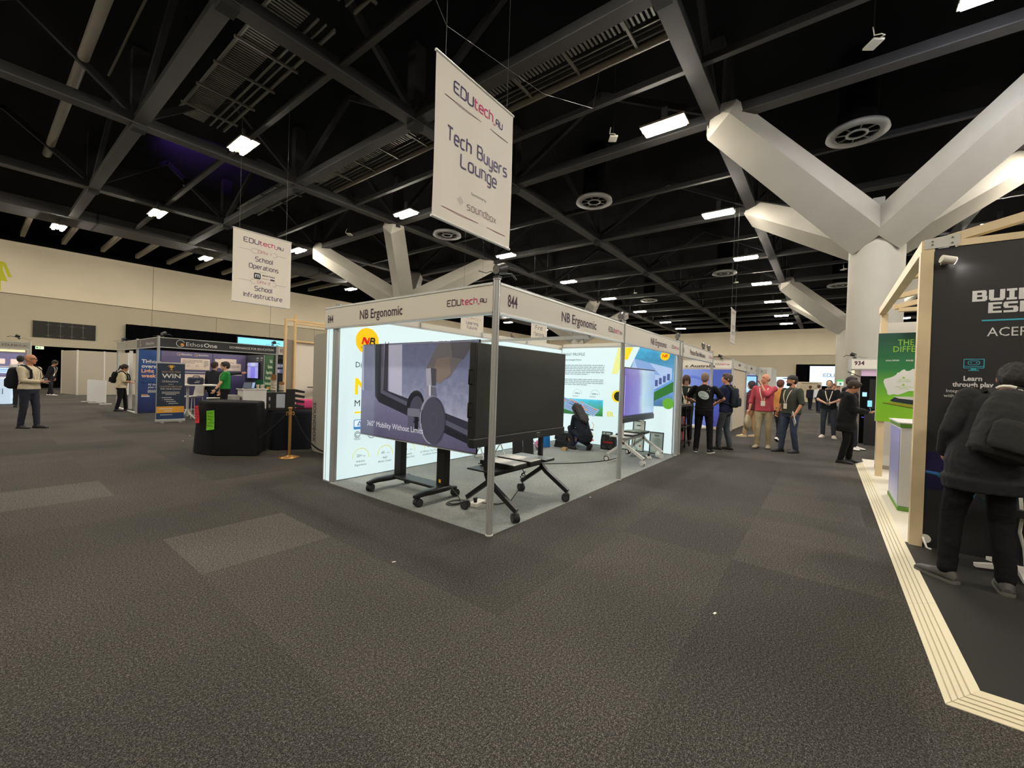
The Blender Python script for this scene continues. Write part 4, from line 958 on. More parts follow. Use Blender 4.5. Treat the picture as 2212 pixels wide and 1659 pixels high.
banner(9.66, 11.12, 10, 3.5, 5.3, 'white hanging banner reading Learning Futures behind the corner fascia', d4)
def d5(a, w, h):
    a.stext('First', .5*w, .43*h, .2, PUR, align='C', width=.44*w); a.stext('Nations', .5*w, .25*h, .17, PUR, align='C', width=.64*w); edu_logo(a, .17*w, .8*h, .115, PUR, PNK, width=.7*w)
banner(14.35, 15.85, 9.6, 3.4, 5.2, 'white hanging banner reading First Nations below the stand fascia line', d5)
def feather(x, y, z0, z1, label, rz):
    t = thing('feather_flag', label, 'flag', (x, y, 0), rz, 'grey feather flags')
    mb = MB(); P = []
    for i in range(15):
        u = i/14; z = z0+(z1-z0)*u; wd = .42*(1-max(0, (u-.55)/.45)**2)**.5 if u > .55 else .42
        P.append((wd, z))
    mb.prism([(0, z0)]+[(wd, z) for wd, z in P]+[(0, z1)], -.004, .004, mat('grey flag cloth', (118, 112, 112), rough=.8), MX.Rotation(PI/2, 4, 'X')); mb.build('sail', t)
    mb = MB(); mb.tube([(0, 0, 0), (0, 0, z1+.02), (.1, 0, z1+.06)], .012, M_BLKM); mb.cyl((0, 0, 0), (0, 0, .02), .2, M_BLKM); mb.build('pole', t)
    a = Art((.25, -.006, z1-1.0), (0, 0, -1), (1, 0, 0)); a.lines(-.2, -.06, .7, .12, 1, ink((220, 216, 212)), 2, .7); a.build('print', t)
feather(16.0, 10.2, 1.2, 3.9, 'grey feather flag right of the First Nations banner', -.4)
feather(14.0, 10.6, 1.2, 3.9, 'grey feather flag left of the First Nations banner', -.4)
# rigging wire running across under the beams
mb = MB(); mb.tube([(-1.2, 1.02, 6.9), (.19, 1.02, 5.5), (.19, 1.02, 5.16)], .004, M_WIRE, n=6); mb.tube([(.19, 1.02, 5.5), (2.6, 1.3, 6.2), (5.3, 1.8, 7.6), (6, 2, HC)], .003, M_WIRE, n=6)
tag(mb.build('rigging_wire'), 'thin slack wire crossing above the large hanging banner', 'wire')

# ================================================================ governance stand at the left
t = thing('exhibition_stand', 'dark blue governance stand with EthosOne lettering on its black fascia', 'stand')
for x, y in ((.32, 13.1), (.32, 15.6), (.32, 18.5), (3.6, 13.1)): add_post(t, x, y)
M_FD = mat('charcoal fascia board', (36, 38, 42), rough=.5); M_FG = mat('mid grey fascia board', (84, 84, 84), rough=.5); M_FG2 = mat('taupe fascia board', (150, 144, 130), rough=.5)
WT = ink((216, 214, 208)); ORG = ink((232, 160, 70))
def ethos_logo(a, x, y, r, m=WT, o=ORG, k=2):
    a.arc(x, y, r, r*.14, 20, 330, m, k); a.disc(x+.42*r, y-.3*r, r*.42, o, k+1)
fascia(t, (.34, 13.1), (3.6, 13.1), [('logo', lambda a, L: ethos_logo(a, .49, .155, .1)), ('stand_name', lambda a, L: (a.text('Ethos', .63, .09, .125, WT, width=.43), a.text('One', 1.08, .09, .125, WT, width=.36, bold=.02))), ('slogan', lambda a, L: a.text('GOVERNANCE FOR EDUCATION', 1.78, .115, .075, WT, width=1.36, bold=.01))], M_FD)
fascia(t, (.32, 15.6), (.32, 13.13), [('logo', lambda a, L: ethos_logo(a, .5, .155, .08)), ('lettering', lambda a, L: a.text('EthosOne', 1.2, .1, .08, WT, width=.9))], M_FG)
fascia(t, (.32, 18.5), (.32, 15.63), [('faint_logo', lambda a, L: a.disc(1.5, .15, .06, ink((128, 122, 108)), 1))], M_FG2)  # plain disc, a tone darker than the board, as a logo
mb = MB(); mb.box((.32, 15.6, .0), (3.6, 15.66, 2.14), M_FD); bw = mb.build('back_wall', t)
a = Art((0, 15.597, 0)); DB, DB2 = ink((38, 52, 110)), ink((84, 78, 124))
a.rect(.34, .02, .93, 2.12, ramp_mat('blue panel print', [(0, (26, 38, 84)), (1, (40, 84, 150))], 'Z', 0, 2.2), 1); a.rect(.94, .02, 2.42, 2.12, ramp_mat('violet panel print', [(0, (34, 36, 76)), (.5, (86, 80, 124)), (1, (112, 104, 140))], 'Z', 0.3, 2.2), 1); a.rect(2.44, .02, 3.58, 2.12, ramp_mat('violet panel print', [], 'Z'), 1)
for y, s_, m in ((1.68, 'Tighter', WT), (1.52, 'oversight', WT), (1.36, 'Light', ORG), (1.2, 'week', ORG)): a.text(s_, .43, y, .12, m if m is WT else ink((238, 176, 140)), bold=.03)
a.rect(.43, 1.13, .6, 1.14, WT)
a.text('AI that', .6, .93, .07, WT, bold=.02); a.text('you r', .6, .84, .07, WT, bold=.02, shear=.2); a.lines(.6, .68, .5, .1, 3, WT); a.rect(.55, 1.01, .95, 1.018, WT); a.lines(.44, .59, .3, .05, 1, ORG); a.lines(.44, .53, .36, .06, 1, WT, 2, .7, 4); a.line([(.45, 1.02), (.49, 1.05), (.46, 1.0), (.51, 1.0)], .008, ORG)
PW_ = ink((244, 224, 206))
for x in (1.42, 1.92): ethos_logo(a, x, 2.04, .05); a.text('EthosOne', x+.07, 2.01, .055, WT, bold=.03); a.rect(x, 1.93, x+.35, 1.94, WT)
a.rect(1.48, 1.5, 2.34, 1.9, PW_, 2); a.rect(1.5, 1.0, 2.34, 1.34, PW_, 2); a.rect(1.44, 1.4, 2.42, 1.425, WT, 2); a.rect(1.44, .98, 2.4, 1.0, WT, 2)
a.lines(1.52, 1.72, .6, .14, 3, ink((150, 140, 140)), 3); a.lines(2.15, 1.6, .15, .25, 5, ink((150, 140, 140)), 3)
for x in (1.7, 1.95): a.arc(x, 1.64, .035, .008, 0, 360, ink((120, 110, 120)), 3)
a.rect(2.5, 1.6, 2.72, 1.93, PW_, 2); a.rect(2.7, 1.55, 3.2, 1.95, PW_, 3); a.rect(2.9, 1.5, 3.36, 1.78, PW_, 4); a.disc(2.72, 1.72, .06, ink((226, 140, 120)), 3); a.lines(2.95, 1.6, .35, .12, 4, ink((160, 150, 150)), 5); a.rect(2.5, 1.33, 3.4, 1.36, WT, 2); a.line([(3.0, 1.83), (3.12, 1.78)], .012, ink((110, 100, 100)), 5)
a.build('print', bw)
mb = MB(); mb.box((3.52, 13.1, 0), (3.58, 15.6, 2.14), M_FD); rw = mb.build('side_wall', t)
a = Art((3.517, 15.58, 0), (0, -1, 0))
a.rect(0, .02, 1.66, 2.12, ramp_mat('dark navy print', [(0, (24, 28, 44)), (1, (46, 50, 64))], 'Z', 0, 2.2), 1); a.rect(1.68, .02, 2.46, 2.12, ramp_mat('green wall print', [(0, (120, 136, 40)), (.35, (24, 92, 48)), (.75, (20, 84, 46)), (1, (52, 110, 70))], 'Z', 0, 2.2), 1); a.rect(1.655, .02, 1.685, 2.12, WT, 2); a.rect(.9, .9, 1.66, 1.2, ink((22, 84, 48)), 2)
for y, s_ in ((1.84, 'Risk.'), (1.64, 'Review.'), (1.44, 'Reporting.'), (1.24, 'Regulation.'), (1.04, 'Registration.')): a.text(s_, 2.38, y, .12, ink((214, 224, 190)), align='R', bold=.03, xs=.75)
a.lines(1.95, .86, .43, .12, 1, ORG, 2, .7, 5)
a.lines(.12, 1.7, .5, .1, 1, ink((170, 150, 140)), 2, .7, 6); a.lines(.12, 1.4, .45, .2, 2, ink((196, 140, 120)), 2, .6, 7); a.lines(.12, .96, .3, .1, 1, WT, 2, .6, 8); a.lines(.1, .85, .4, .1, 2, WT)
for x in (1.0, 1.36): a.rect(x, 2.0, x+.2, 2.03, WT, 2); a.rect(x, 1.93, x+.16, 1.945, WT, 2)
a.build('print', rw)
mb = MB(); mb.box((.3, 15.62, 0), (.36, 18.5, .03), M_WHITEP); mb.box((.36, 16.9, 0), (.45, 16.95, 2.1), M_WHITEP); mb.build('side_panel', t)
t = thing('wall_screen', 'small lit screen mounted on the dark side wall of the governance stand', 'screen', (3.46, 14.75, 1.55), -PI/2)
mb = MB(); mb.box((-.5, 0, -.31), (.5, .05, .31), M_BLACK, bev=.006); mb.build('case', t)
a = Art((-.48, -.002, -.29)); a.rect(0, 0, .96, .58, ink((150, 152, 214), .7)); a.rect(.3, .0, .7, .42, ink((118, 110, 210), .8), 2); a.rect(0, .42, .96, .44, ink((100, 100, 140), .5), 2); a.rect(.3, .3, .7, .58, ink((176, 184, 226), .6), 1.5); a.build('picture', t)

# neighbour with 85 number and dark posters
t = thing('exhibition_stand', 'grey shell stand beside the governance stand, number starting 85', 'stand')
add_post(t, 4.9, 13.3)
fascia(t, (3.64, 13.1), (6.5, 13.1), [('stand_number', lambda a, L: a.text('85', .06, .09, .13, M_CARD, xs=.7))])
mb = MB(); mb.box((3.62, 13.9, 0), (6.5, 13.95, 2.12), M_FD); bw = mb.build('back_wall', t)
a = Art((0, 13.897, 0)); a.rect(3.65, .02, 6.4, 2.0, ink((20, 22, 34)));
for y, s_ in ((1.7, 'NEW'), (1.5, 'HE')): a.rrect(3.86, y-.02, 4.6, y+.13, .02, ink((120, 126, 190)), 2); a.text(s_, 3.9, y, .1, ink((225, 228, 245)), 3, bold=.03)
a.build('print', bw)

# pull-up banner
t = thing('pull_up_banner', 'dark pull-up banner headed WIN with trophy and orange band', 'banner', (.42, 12.2, 0))
mb = MB(); mb.box((-.33, -.05, .015), (.33, .05, .09), M_ALU, bev=.01); mb.build('base', t)
for s in (-1, 1): mb = MB(); mb.box((s*.2-.03, -.16, 0), (s*.2+.03, .16, .016), M_ALU); mb.build('foot', t)
mb = MB(); mb.box((-.31, -.003, .09), (.31, .003, 1.66), ink((44, 56, 72))); mb.build('sheet', t)
mb = MB(); mb.box((-.32, -.012, 1.655), (.32, .012, 1.69), M_ALU); mb.build('top_rail', t)
mb = MB(); mb.cyl((0, .03, .09), (0, .02, 1.66), .01, M_ALU); mb.build('support_pole', t)
a = Art((0, -.0035, 0)); GD = ink((222, 170, 60)); NA = lambda n_: a.build(n_, t)
a.rect(-.31, .27, .31, .45, ink((232, 166, 60))); a.rect(-.31, .09, .31, .27, ink((40, 62, 100))); NA('colour_band'); a = Art((0, -.0035, 0))
a.poly([(-.05, 1.61), (.05, 1.61), (.035, 1.54), (.0, 1.52), (-.035, 1.54)], GD, 2); a.rect(-.008, 1.49, .008, 1.53, GD, 2); a.rect(-.03, 1.475, .03, 1.49, GD, 2); a.arc(-.055, 1.58, .022, .007, 60, 300, GD, 2); a.arc(.055, 1.58, .022, .007, -120, 120, GD, 2)
NA('trophy_print'); a = Art((0, -.0035, 0)); a.text('2025 FOR FREE', 0, 1.4, .045, ink((196, 150, 130)), align='C', width=.42); a.text('WIN', 0, 1.25, .12, WT, align='C', width=.42, bold=.02); ethos_logo(a, -.17, 1.155, .03); a.text('EthosOne', -.12, 1.13, .05, WT, width=.28)
a.text('PLUS A', 0, 1.06, .025, WT, align='C'); a.text('CUSTOM FEATURE', 0, .985, .045, ink((200, 160, 130)), align='C', width=.5); a.text('FOR YOUR SCHOOL', 0, .92, .045, WT, align='C', width=.46)
NA('headline_print'); a = Art((0, -.0035, 0)); a.lines(-.2, .77, .4, .1, 3, WT, 2, .4, 2, 'C')
for k in range(4): a.lines(-.2+.05*k, .68-.055*k, .36, .03, 1, WT, 2, .6, k); a.disc(-.24+.05*k, .69-.055*k, .006, ORG, 2, 8)
NA('small_print'); a = Art((0, -.0035, 0)); a.lines(-.25, .36, .5, .05, 1, WT, 3, .5, 8); a.lines(-.14, .3, .28, .04, 1, WT, 3, .5, 9); a.lines(-.23, .2, .46, .03, 1, WT, 3, .5, 10); a.build('footer_print', t)

# furniture of the governance stand
t = thing('bar_table', 'white high table holding a dark navy bag beside the pull-up banner', 'table', (.95, 12.75, 0))
mb = MB(); mb.box((-.2, -.35, 1.02), (.75, .35, 1.06), M_WHITEP, bev=.005); mb.build('table_top', t)
mb = MB(); mb.cyl((0, 0, .1), (0, 0, 1.02), .035, M_WHITEM, n=16); mb.build('column', t)
for k in range(4):
    mb = MB(); a_ = k*PI/2+.4; mb.tube([(0, 0, .34), (.1*math.cos(a_), .1*math.sin(a_), .16), (.36*math.cos(a_), .36*math.sin(a_), .02)], .02, M_WHITEM); mb.build('foot', t)
t = thing('duffel_bag', 'dark navy bag lying on the white high table', 'bag', (1.1, 12.6, 1.06))
mb = MB(); mb.box((-.19, -.12, 0), (.19, .12, .22), mat('navy nylon', (26, 32, 56), rough=.7, bump=.2, bscale=15), bev=.05); mb.build('body', t)
mb = MB(); mb.tube([(-.1, -.06, .2), (-.06, -.06, .26), (.06, -.06, .26), (.1, -.06, .2)], .012, mat('navy nylon', (26, 32, 56))); mb.build('handle', t)
a = Art((0, -.121, 0)); a.rect(-.06, .06, .06, .075, WT); a.rect(-.03, .1, .08, .11, WT); a.build('print', t)
def bar_chair(loc, rz, label):
    t = thing('bar_chair', label, 'chair', loc, rz, 'white bar chairs')
    mb = MB(); mb.grid(lambda u, v: V(((u-.5)*.44, (v-.5)*.42, .66+.02*(2*u-1)**2)), 10, 8, M_WHITEP); mb.grid(lambda u, v: V(((u-.5)*.44, (v-.5)*.42, .64)), 4, 4, M_WHITEP); mb.build('seat', t)
    mb = MB(); mb.grid(lambda u, v: V(((u-.5)*.44*(1-.15*v), .2+.05*v-.04*(2*u-1)**2, .68+.36*v)), 10, 8, M_WHITEP); mb.grid(lambda u, v: V(((u-.5)*.44*(1-.15*v), .22+.05*v-.04*(2*u-1)**2, .68+.36*v)), 10, 8, M_WHITEP); mb.build('backrest', t)
    for sx in (-1, 1):
        for sy in (-1, 1): mb = MB(); mb.tube([(sx*.17, sy*.16, .64), (sx*.24, sy*.24, 0)], .012, M_WHITEM); mb.build('leg', t)
    mb = MB(); mb.tube([(-.21, -.21, .25), (.21, -.21, .25), (.21, .21, .25), (-.21, .21, .25)], .009, M_WHITEM, closed=True); mb.build('footrest', t)
    return t
bar_chair((1.45, 12.1, 0), -1.9, 'white bar chair right of the pull-up banner')
bar_chair((1.25, 13.35, 0), -1.2, 'white bar chair partly hidden behind the person in green')
t = thing('reception_counter', 'white counter with laptops under the lit screen of the governance stand', 'counter', (2.75, 12.85, 0))
mb = MB(); mb.box((-.36, -.22, 0), (.36, .22, .9), M_WHITEP); mb.build('body', t); mb = MB(); mb.box((-.4, -.25, .9), (.4, .25, .93), M_WHITEP); mb.build('worktop', t)
for x, y, lab, c in ((2.5, 12.8, 'open dark laptop on the white counter, left one', (70, 76, 90)), (2.66, 12.95, 'open laptop with pale screen on the white counter, right one', (150, 170, 210))):
    t = thing('laptop', lab, 'laptop', (x, y, .93), -1.0, 'laptops on the white counter')
    mb = MB(); mb.box((-.15, -.1, 0), (.15, .1, .015), M_BLACK); mb.build('keyboard', t); mb = MB(); mb.beam((0, .1, .01), (0, .16, .22), .3, .012, M_BLACK, up=(0, 1, 0)); sc_ = mb.build('lid', t)
    a = Art((-.14, .093, .02), (1, 0, 0), (0, .26, .96)); a.rect(0, 0, .28, .19, ink(c, .6)); a.build('screen', sc_)
M_KRAFT = mat('kraft paper', (176, 132, 88), rough=.7); M_PCUP = mat('white paper cup', (226, 216, 200), rough=.6)
for k, (x, y) in enumerate(((2.86, 12.72), (3.0, 12.76), (3.08, 12.85))):
    mb = MB(); mb.lathe([(0, 0), (.035, 0), (.045, .13), (.048, .13), (.048, .14), (0, .14)], M_PCUP, n=16)
    tag(mb.build('paper_cup', None, (x, y, .93)), 'white paper cup on the white counter, %s of three' % ('left', 'middle', 'right')[k], 'cup', 'paper cups on the white counter')
t = thing('storage_pedestal', 'low grey drawer pedestal left of the white counter', 'cabinet', (2.13, 12.95, 0))
mb = MB(); mb.box((-.2, -.25, .03), (.2, .25, .72), mat('light grey metal', (150, 148, 142), rough=.5), bev=.006); mb.build('body', t)
for k in range(3): mb = MB(); mb.box((-.18, -.265, .08+.21*k), (.18, -.25, .27+.21*k), mat('light grey metal', (150, 148, 142))); d_ = mb.build('drawer', t); mb = MB(); mb.box((-.05, -.28, .2+.21*k), (.05, -.265, .215+.21*k), M_ALU); mb.build('handle', d_)

# draped tables, notes and catering bits
def draped(poly, h, label, m, seed=1, name='draped_table', amp=.025):
    """cloth-covered table: rounded plan outline, hem falling in soft folds"""
    pts = []; n = len(poly); c = V((sum(p[0] for p in poly)/n, sum(p[1] for p in poly)/n))
    for i in range(n):
        p0, p1, p2 = V(poly[i-1]), V(poly[i]), V(poly[(i+1) % n]); r = .09
        a0 = p1+(p0-p1).normalized()*r; a1 = p1+(p2-p1).normalized()*r
        L = (p1+(p0-p1).normalized()*r-(p0+(p1-p0).normalized()*r)).length; m_ = max(2, int(L/.05)); s0 = p0+(p1-p0).normalized()*r
        pts += [s0.lerp(a0, k/m_) for k in range(m_)]
        pts += [(a0*(1-t_)**2+p1*2*t_*(1-t_)+a1*t_*t_) for t_ in (0, .25, .5, .75)]
    N = len(pts); rings = []; mb = MB()
    for z, f in ((.015, 1.0), (h*.3, .75), (h*.7, .35), (h-.05, .05), (h-.015, 0), (h, -.4)):
        rg = []
        for i, p in enumerate(pts):
            d_ = (p-c).normalized(); w_ = (amp*math.sin(i*.55+seed)+amp*.7*math.sin(i*.23+2*seed))*max(f, 0)-(.03 if f < 0 else 0)+.035*max(f, 0)
            rg.append((p.x+d_.x*w_, p.y+d_.y*w_, z))
        rings.append(rg)
    mb.loft(rings, m, smooth=True); o = mb.build(name); return tag(o, label, 'table')
M_CLOTH = mat('black table cloth', (20, 20, 22), rough=.9, spec=.2, bump=.25, bscale=9); M_CLOTH2 = mat('black navy table cloth', (20, 22, 30), rough=.9, spec=.2, bump=.2, bscale=9)
draped([(-.49, 6.12), (.06, 5.54), (.42, 6.05), (-.05, 6.75), (-.52, 6.62)], .95, 'black cloth-draped counter with red and green paper notes on its side', M_CLOTH)
draped([(.56, 5.95), (1.1, 5.6), (1.68, 6.5), (.8, 6.9), (.52, 6.5)], .75, 'lower black cloth-draped table behind the gold stanchion post', M_CLOTH2, 3)
def note(p0, p1, z0, z1, c, label, seed):
    p0, p1 = V((*p0, 0)), V((*p1, 0)); a = Art(p0, p1-p0); w_ = (p1-p0).length
    a.warp = lambda x, z: .012*math.sin(8*z)
    for i in range(6): a.poly([(0, z0+(z1-z0)*i/6), (w_, z0+(z1-z0)*i/6+.015), (w_, z0+(z1-z0)*(i+1)/6+.015), (0, z0+(z1-z0)*(i+1)/6)], ink(c), 1)
    rnd = random.Random(seed); K = ink(tuple(int(v*.35) for v in c))
    for i in range(5):
        zz = z1-.05-(z1-z0-.06)*i/5; x = .02
        while x < w_-.03:
            dx = rnd.uniform(.012, .03); a.line([(x, zz), (x+dx*.5, zz+rnd.uniform(.01, .03)), (x+dx, zz+rnd.uniform(-.01, .01))], .006, K, 3); x += dx+.008
    tag(a.build('paper_note'), label, 'note', 'handwritten notes on the draped counter')
note((-.60, 6.42), (-.575, 6.29), .55, .86, (226, 60, 76), 'red handwritten paper note on the draped counter', 3)
note((-.52, 6.09), (-.43, 6.0), .45, .79, (120, 200, 50), 'green handwritten paper note on the draped counter', 5)
t = thing('catering_box', 'black box with clear front on the lower draped table', 'box', (.69, 6.16, .75), -.45)
mb = MB(); mb.box((-.19, -.12, 0), (.15, .14, .36), M_BLACK, bev=.006); mb.build('case', t); mb = MB(); mb.box((-.02, -.126, .06), (.13, -.12, .33), mat('frosted panel', (170, 176, 186), rough=.3)); mb.build('panel', t)
a = Art((-.15, -.1215, 0)); a.rrect(.0, .06, .03, .13, .01, ink((120, 120, 126)), 1); a.rrect(.0, .2, .03, .27, .01, ink((150, 150, 156)), 1); a.build('sticker', t)
t = thing('cup_dispenser', 'black tiered cup and lid dispenser on the lower draped table', 'dispenser', (.93, 6.0, .75), -.45)
mb = MB(); mb.box((-.14, -.1, 0), (.02, .12, .43), M_BLACK, bev=.005); mb.build('body', t)
for k in range(4): mb = MB(); mb.beam((.02, 0, .1+.1*k), (.19, 0, .07+.1*k), .2, .055, M_BLACK, h1=.04); mb.build('tier', t)
for i, (x, y, n_, lab) in enumerate(((.68, 6.35, 11, 'tall stack of kraft and white paper cups'), (.86, 6.4, 6, 'shorter stack of kraft paper cups beside the tall one'))):
    t = thing('cup_stack', lab+' on the draped table', 'cups', (x, y, 1.11 if False else .75))
    mb = MB(); mb.cyl((0, 0, 0), (0, 0, .3), .09, M_BLACK); mb.build('holder', t)
    for k in range(n_):
        mb = MB(); mb.lathe([(.034, 0), (.05, .1), (.053, .1), (.053, .108), (.03, .108)], M_PCUP if k < n_*.6 else M_KRAFT, n=16); mb.build('cup', t, (0, 0, .3+.03*k))
mb = MB(); mb.box((-.17, -.1, 0), (.17, .1, .2), mat('hot pink plastic', (226, 70, 130), rough=.5), bev=.03)
tag(mb.build('pink_tub', None, (1.33, 6.35, .75), (0, 0, -.4)), 'hot pink tub on the lower draped table', 'tub')

# brass stanchion with its black rope
M_BRASS = mat('satin brass', (196, 150, 88), rough=.3, metal=.8)
t = thing('stanchion', 'brass rope stanchion standing before the lower draped table', 'stanchion', (.42, 5.03, 0))
mb = MB(); mb.lathe([(0, 0), (.17, 0), (.17, .012), (.05, .03), (.026, .05), (0, .05)], M_BRASS, n=32); mb.build('base', t)
mb = MB(); mb.cyl((0, 0, .04), (0, 0, .86), .026, M_BRASS, n=20); mb.lathe([(.03, .86), (.036, .87), (.036, .89), (0, .9)], M_BRASS, n=20); mb.lathe([(.034, .76), (.04, .77), (.034, .78)], M_BRASS, n=20); mb.build('pole', t)
for s in (-1, 1): mb = MB(); mb.tube([(s*.03, 0, .8), (s*.06, 0, .81), (s*.07, 0, .77), (s*.05, 0, .75)], .008, M_BRASS); mb.build('hook', t)
M_ROPE = mat('black velvet rope', (16, 16, 18), rough=.95)
def sag(p, q, d, n=14): p, q = V(p), V(q); return [p.lerp(q, i/n)-V((0, 0, d*4*(i/n)*(1-i/n))) for i in range(n+1)]
mb = MB(); mb.tube(sag((.49, 5.03, .76), (1.05, 4.05, .5), .5), .014, M_ROPE); tag(mb.build('barrier_rope'), 'black rope sagging from the brass stanchion to the lit wall', 'rope')
mb = MB(); mb.tube(sag((.36, 5.06, .76), (-.12, 6.02, .1), .12), .014, M_ROPE); tag(mb.build('barrier_rope'), 'black rope running from the brass stanchion down behind the draped counter', 'rope')

# sound-proof pod edge, timber frame and pale wall behind
t = thing('sound_pod', 'tall rounded grey pod panel marked SOUNDBOX beside the lit wall', 'panel', (1.02, 4.62, 0))
mb = MB(); PL = []
y0_, y1_, z0_, z1_, r_ = -.5, .72, .02, 2.26, .12
for cy_, cz_, a_ in ((y1_-r_, z1_-r_, 0), (y0_+r_, z1_-r_, 90), (y0_+r_, z0_+r_, 180), (y1_-r_, z0_+r_, 270)):
    for i in range(7): PL.append((cy_+r_*math.cos(R(a_+15*i)), cz_+r_*math.sin(R(a_+15*i))))
mb.prism(PL, -.05, .05, mat('warm grey pod shell', (158, 152, 140), rough=.5), MX(((0, 0, 1, 0), (1, 0, 0, 0), (0, 1, 0, 0), (0, 0, 0, 1)))); mb.build('shell', t)
a = Art((-.052, .56, .95), (0, 0, -1), (0, -1, 0)); a.text('SOUNDBOX', .0, -.11, .11, ink((52, 50, 48)), width=.75, bold=.01); a.build('lettering', t)
M_PINE = mat('pale pine', (214, 180, 128), rough=.55, vary=.08, vscale=3)
t = thing('timber_screen', 'slim pine frame with grey and white infill panels behind the draped tables', 'frame', (0, 7.0, 0))
for x in (1.18, 1.38, 2.12): mb = MB(); mb.box((x-.02, -.03, 0), (x+.02, .03, 2.8 if x > 1.2 else 2.7), M_PINE); mb.build('post', t)
for z, x0 in ((2.66, 1.18), (2.6, 1.38), (2.2, 1.38)): mb = MB(); mb.box((x0, -.025, z), (3.4, .025, z+.04), M_PINE); mb.build('rail', t)
mb = MB(); mb.box((1.16, .03, .5), (1.36, .05, 2.24), mat('grey felt panel', (138, 132, 120), rough=.9)); mb.build('grey_panel', t)
mb = MB(); mb.box((1.4, .03, 0), (3.4, .06, 2.2), mat('white panel board', (214, 204, 188), rough=.7)); mb.build('white_panel', t)
t = thing('poseur_table', 'slim dark high table in front of the pale wall by the pod panel', 'table', (1.78, 6.75, 0))
mb = MB(); mb.cyl((0, 0, 1.18), (0, 0, 1.2), .2, mat('dark grey laminate', (80, 76, 70)), n=28); mb.build('table_top', t); mb = MB(); mb.cyl((0, 0, .02), (0, 0, 1.18), .018, M_STEEL); mb.build('column', t); mb = MB(); mb.lathe([(0, 0), (.2, 0), (.2, .012), (.02, .03), (0, .03)], M_STEEL); mb.build('base', t)

# ================================================================ far left corner
t = thing('exhibition_stand', 'stand cut by the left picture edge with a bright screen wall', 'stand')
add_post(t, -1.47, 24.4)
fascia(t, (-6, 24.4), (-1.5, 24.4), [('stand_name', lambda a, L: a.text('re!', L-.82, .1, .14, ink((70, 60, 54)), align='R', bold=.02)), ('event_logo', lambda a, L: edu_logo(a, L-.05, .12, .08, M_CARD, M_CARD, 'R', width=.68))], M_FG2)
mb = MB(); mb.box((-6, 25.6, 0), (-1.5, 25.66, 2.13), mat('violet print board', (120, 116, 140), rough=.5)); bw = mb.build('back_wall', t)
a = Art((0, 25.597, 0)); a.rect(-6, 1.0, -1.6, 1.95, ink((120, 118, 160), .3), 1); a.rrect(-2.55, 1.5, -2.1, 1.72, .03, ink((236, 210, 200), .5), 2); a.rrect(-1.95, 1.5, -1.7, 1.72, .03, ink((236, 210, 200), .5), 2); a.rect(-6, 1.36, -1.6, 1.4, WT, 2); a.rect(-2.4, 1.1, -1.85, 1.33, ink((176, 206, 236), .7), 3); a.lines(-2.3, 1.15, .4, .14, 2, ink((110, 150, 190), .5), 4); a.rect(-6, .3, -1.6, .95, ink((150, 160, 220), .4), 1); a.build('print', bw)
mb = MB(); mb.box((-6, 24.6, 2.02), (-1.6, 24.72, 2.1), mat('lit warm strip', (255, 214, 160), emit=1.2)); mb.build('light_strip', t)
t = thing('demo_counter', 'rounded white lit counter reading Call at the left picture edge', 'counter', (-2.35, 22.2, 0))
mb = MB(); mb.prism([(-.8, -.05)]+[(.42*math.cos(x), .6*math.sin(x)-.1) for x in [R(-60+10*i) for i in range(15)]]+[(-.8, .5)], .02, .95, ink((196, 218, 240), .55)); mb.build('body', t)
mb = MB(); mb.box((-.85, -.1, .95), (.4, .55, .99), M_WHITEP); mb.build('top', t)
a = Art((-.8, -.62, 0), (1, .0, 0)); a.rect(.0, .02, 1.05, .95, ink((196, 218, 240), .55), 1); a.disc(.12, .85, .2, ink((40, 96, 190), .6), 2); a.text('Call', .42, .38, .22, ink((120, 124, 150), .4), 3, width=.46); a.lines(.4, .2, .5, .05, 1, ink((150, 160, 180), .4), 3); a.build('print', t)
def shell_wall(pts, h, label):
    t = thing('partition_wall', label, 'partition', (0, 0, 0), 0, 'plain shell partitions at far left')
    for i in range(len(pts)-1):
        mb = MB(); p, q = V((*pts[i], h/2+.01)), V((*pts[i+1], h/2+.01)); mb.beam(p, q, .04, h, mat('grey partition panel', (176, 166, 150), rough=.8)); mb.build('panel', t)
    for p in pts: mb = MB(); mb.cyl((*p, 0), (*p, h+.03), .04, M_WHITEM, n=12); mb.build('post', t)
shell_wall([(0, 30.2), (.36, 28.3), (1.35, 28.25), (2.3, 28.2), (3.6, 28.2)], 2.3, 'plain grey shell partitions standing near the dark doorway')
for (p, q, lab) in (((.02, 22.4), (.16, 21.5), 'left small white display board on the carpet at far left'), ((.12, 21.6), (.32, 20.6), 'right small white display board on the carpet at far left')):
    t = thing('display_board', lab, 'board', (0, 0, 0), 0, 'small white display boards')
    mb = MB(); mb.beam((*p, .5), (*q, .5), .03, .9, M_WHITEP); mb.build('board', t)
    for s_ in (p, q): mb = MB(); mb.box((s_[0]-.18, s_[1]-.07, 0), (s_[0]+.18, s_[1]+.07, .02), M_WHITEP); mb.build('foot', t)
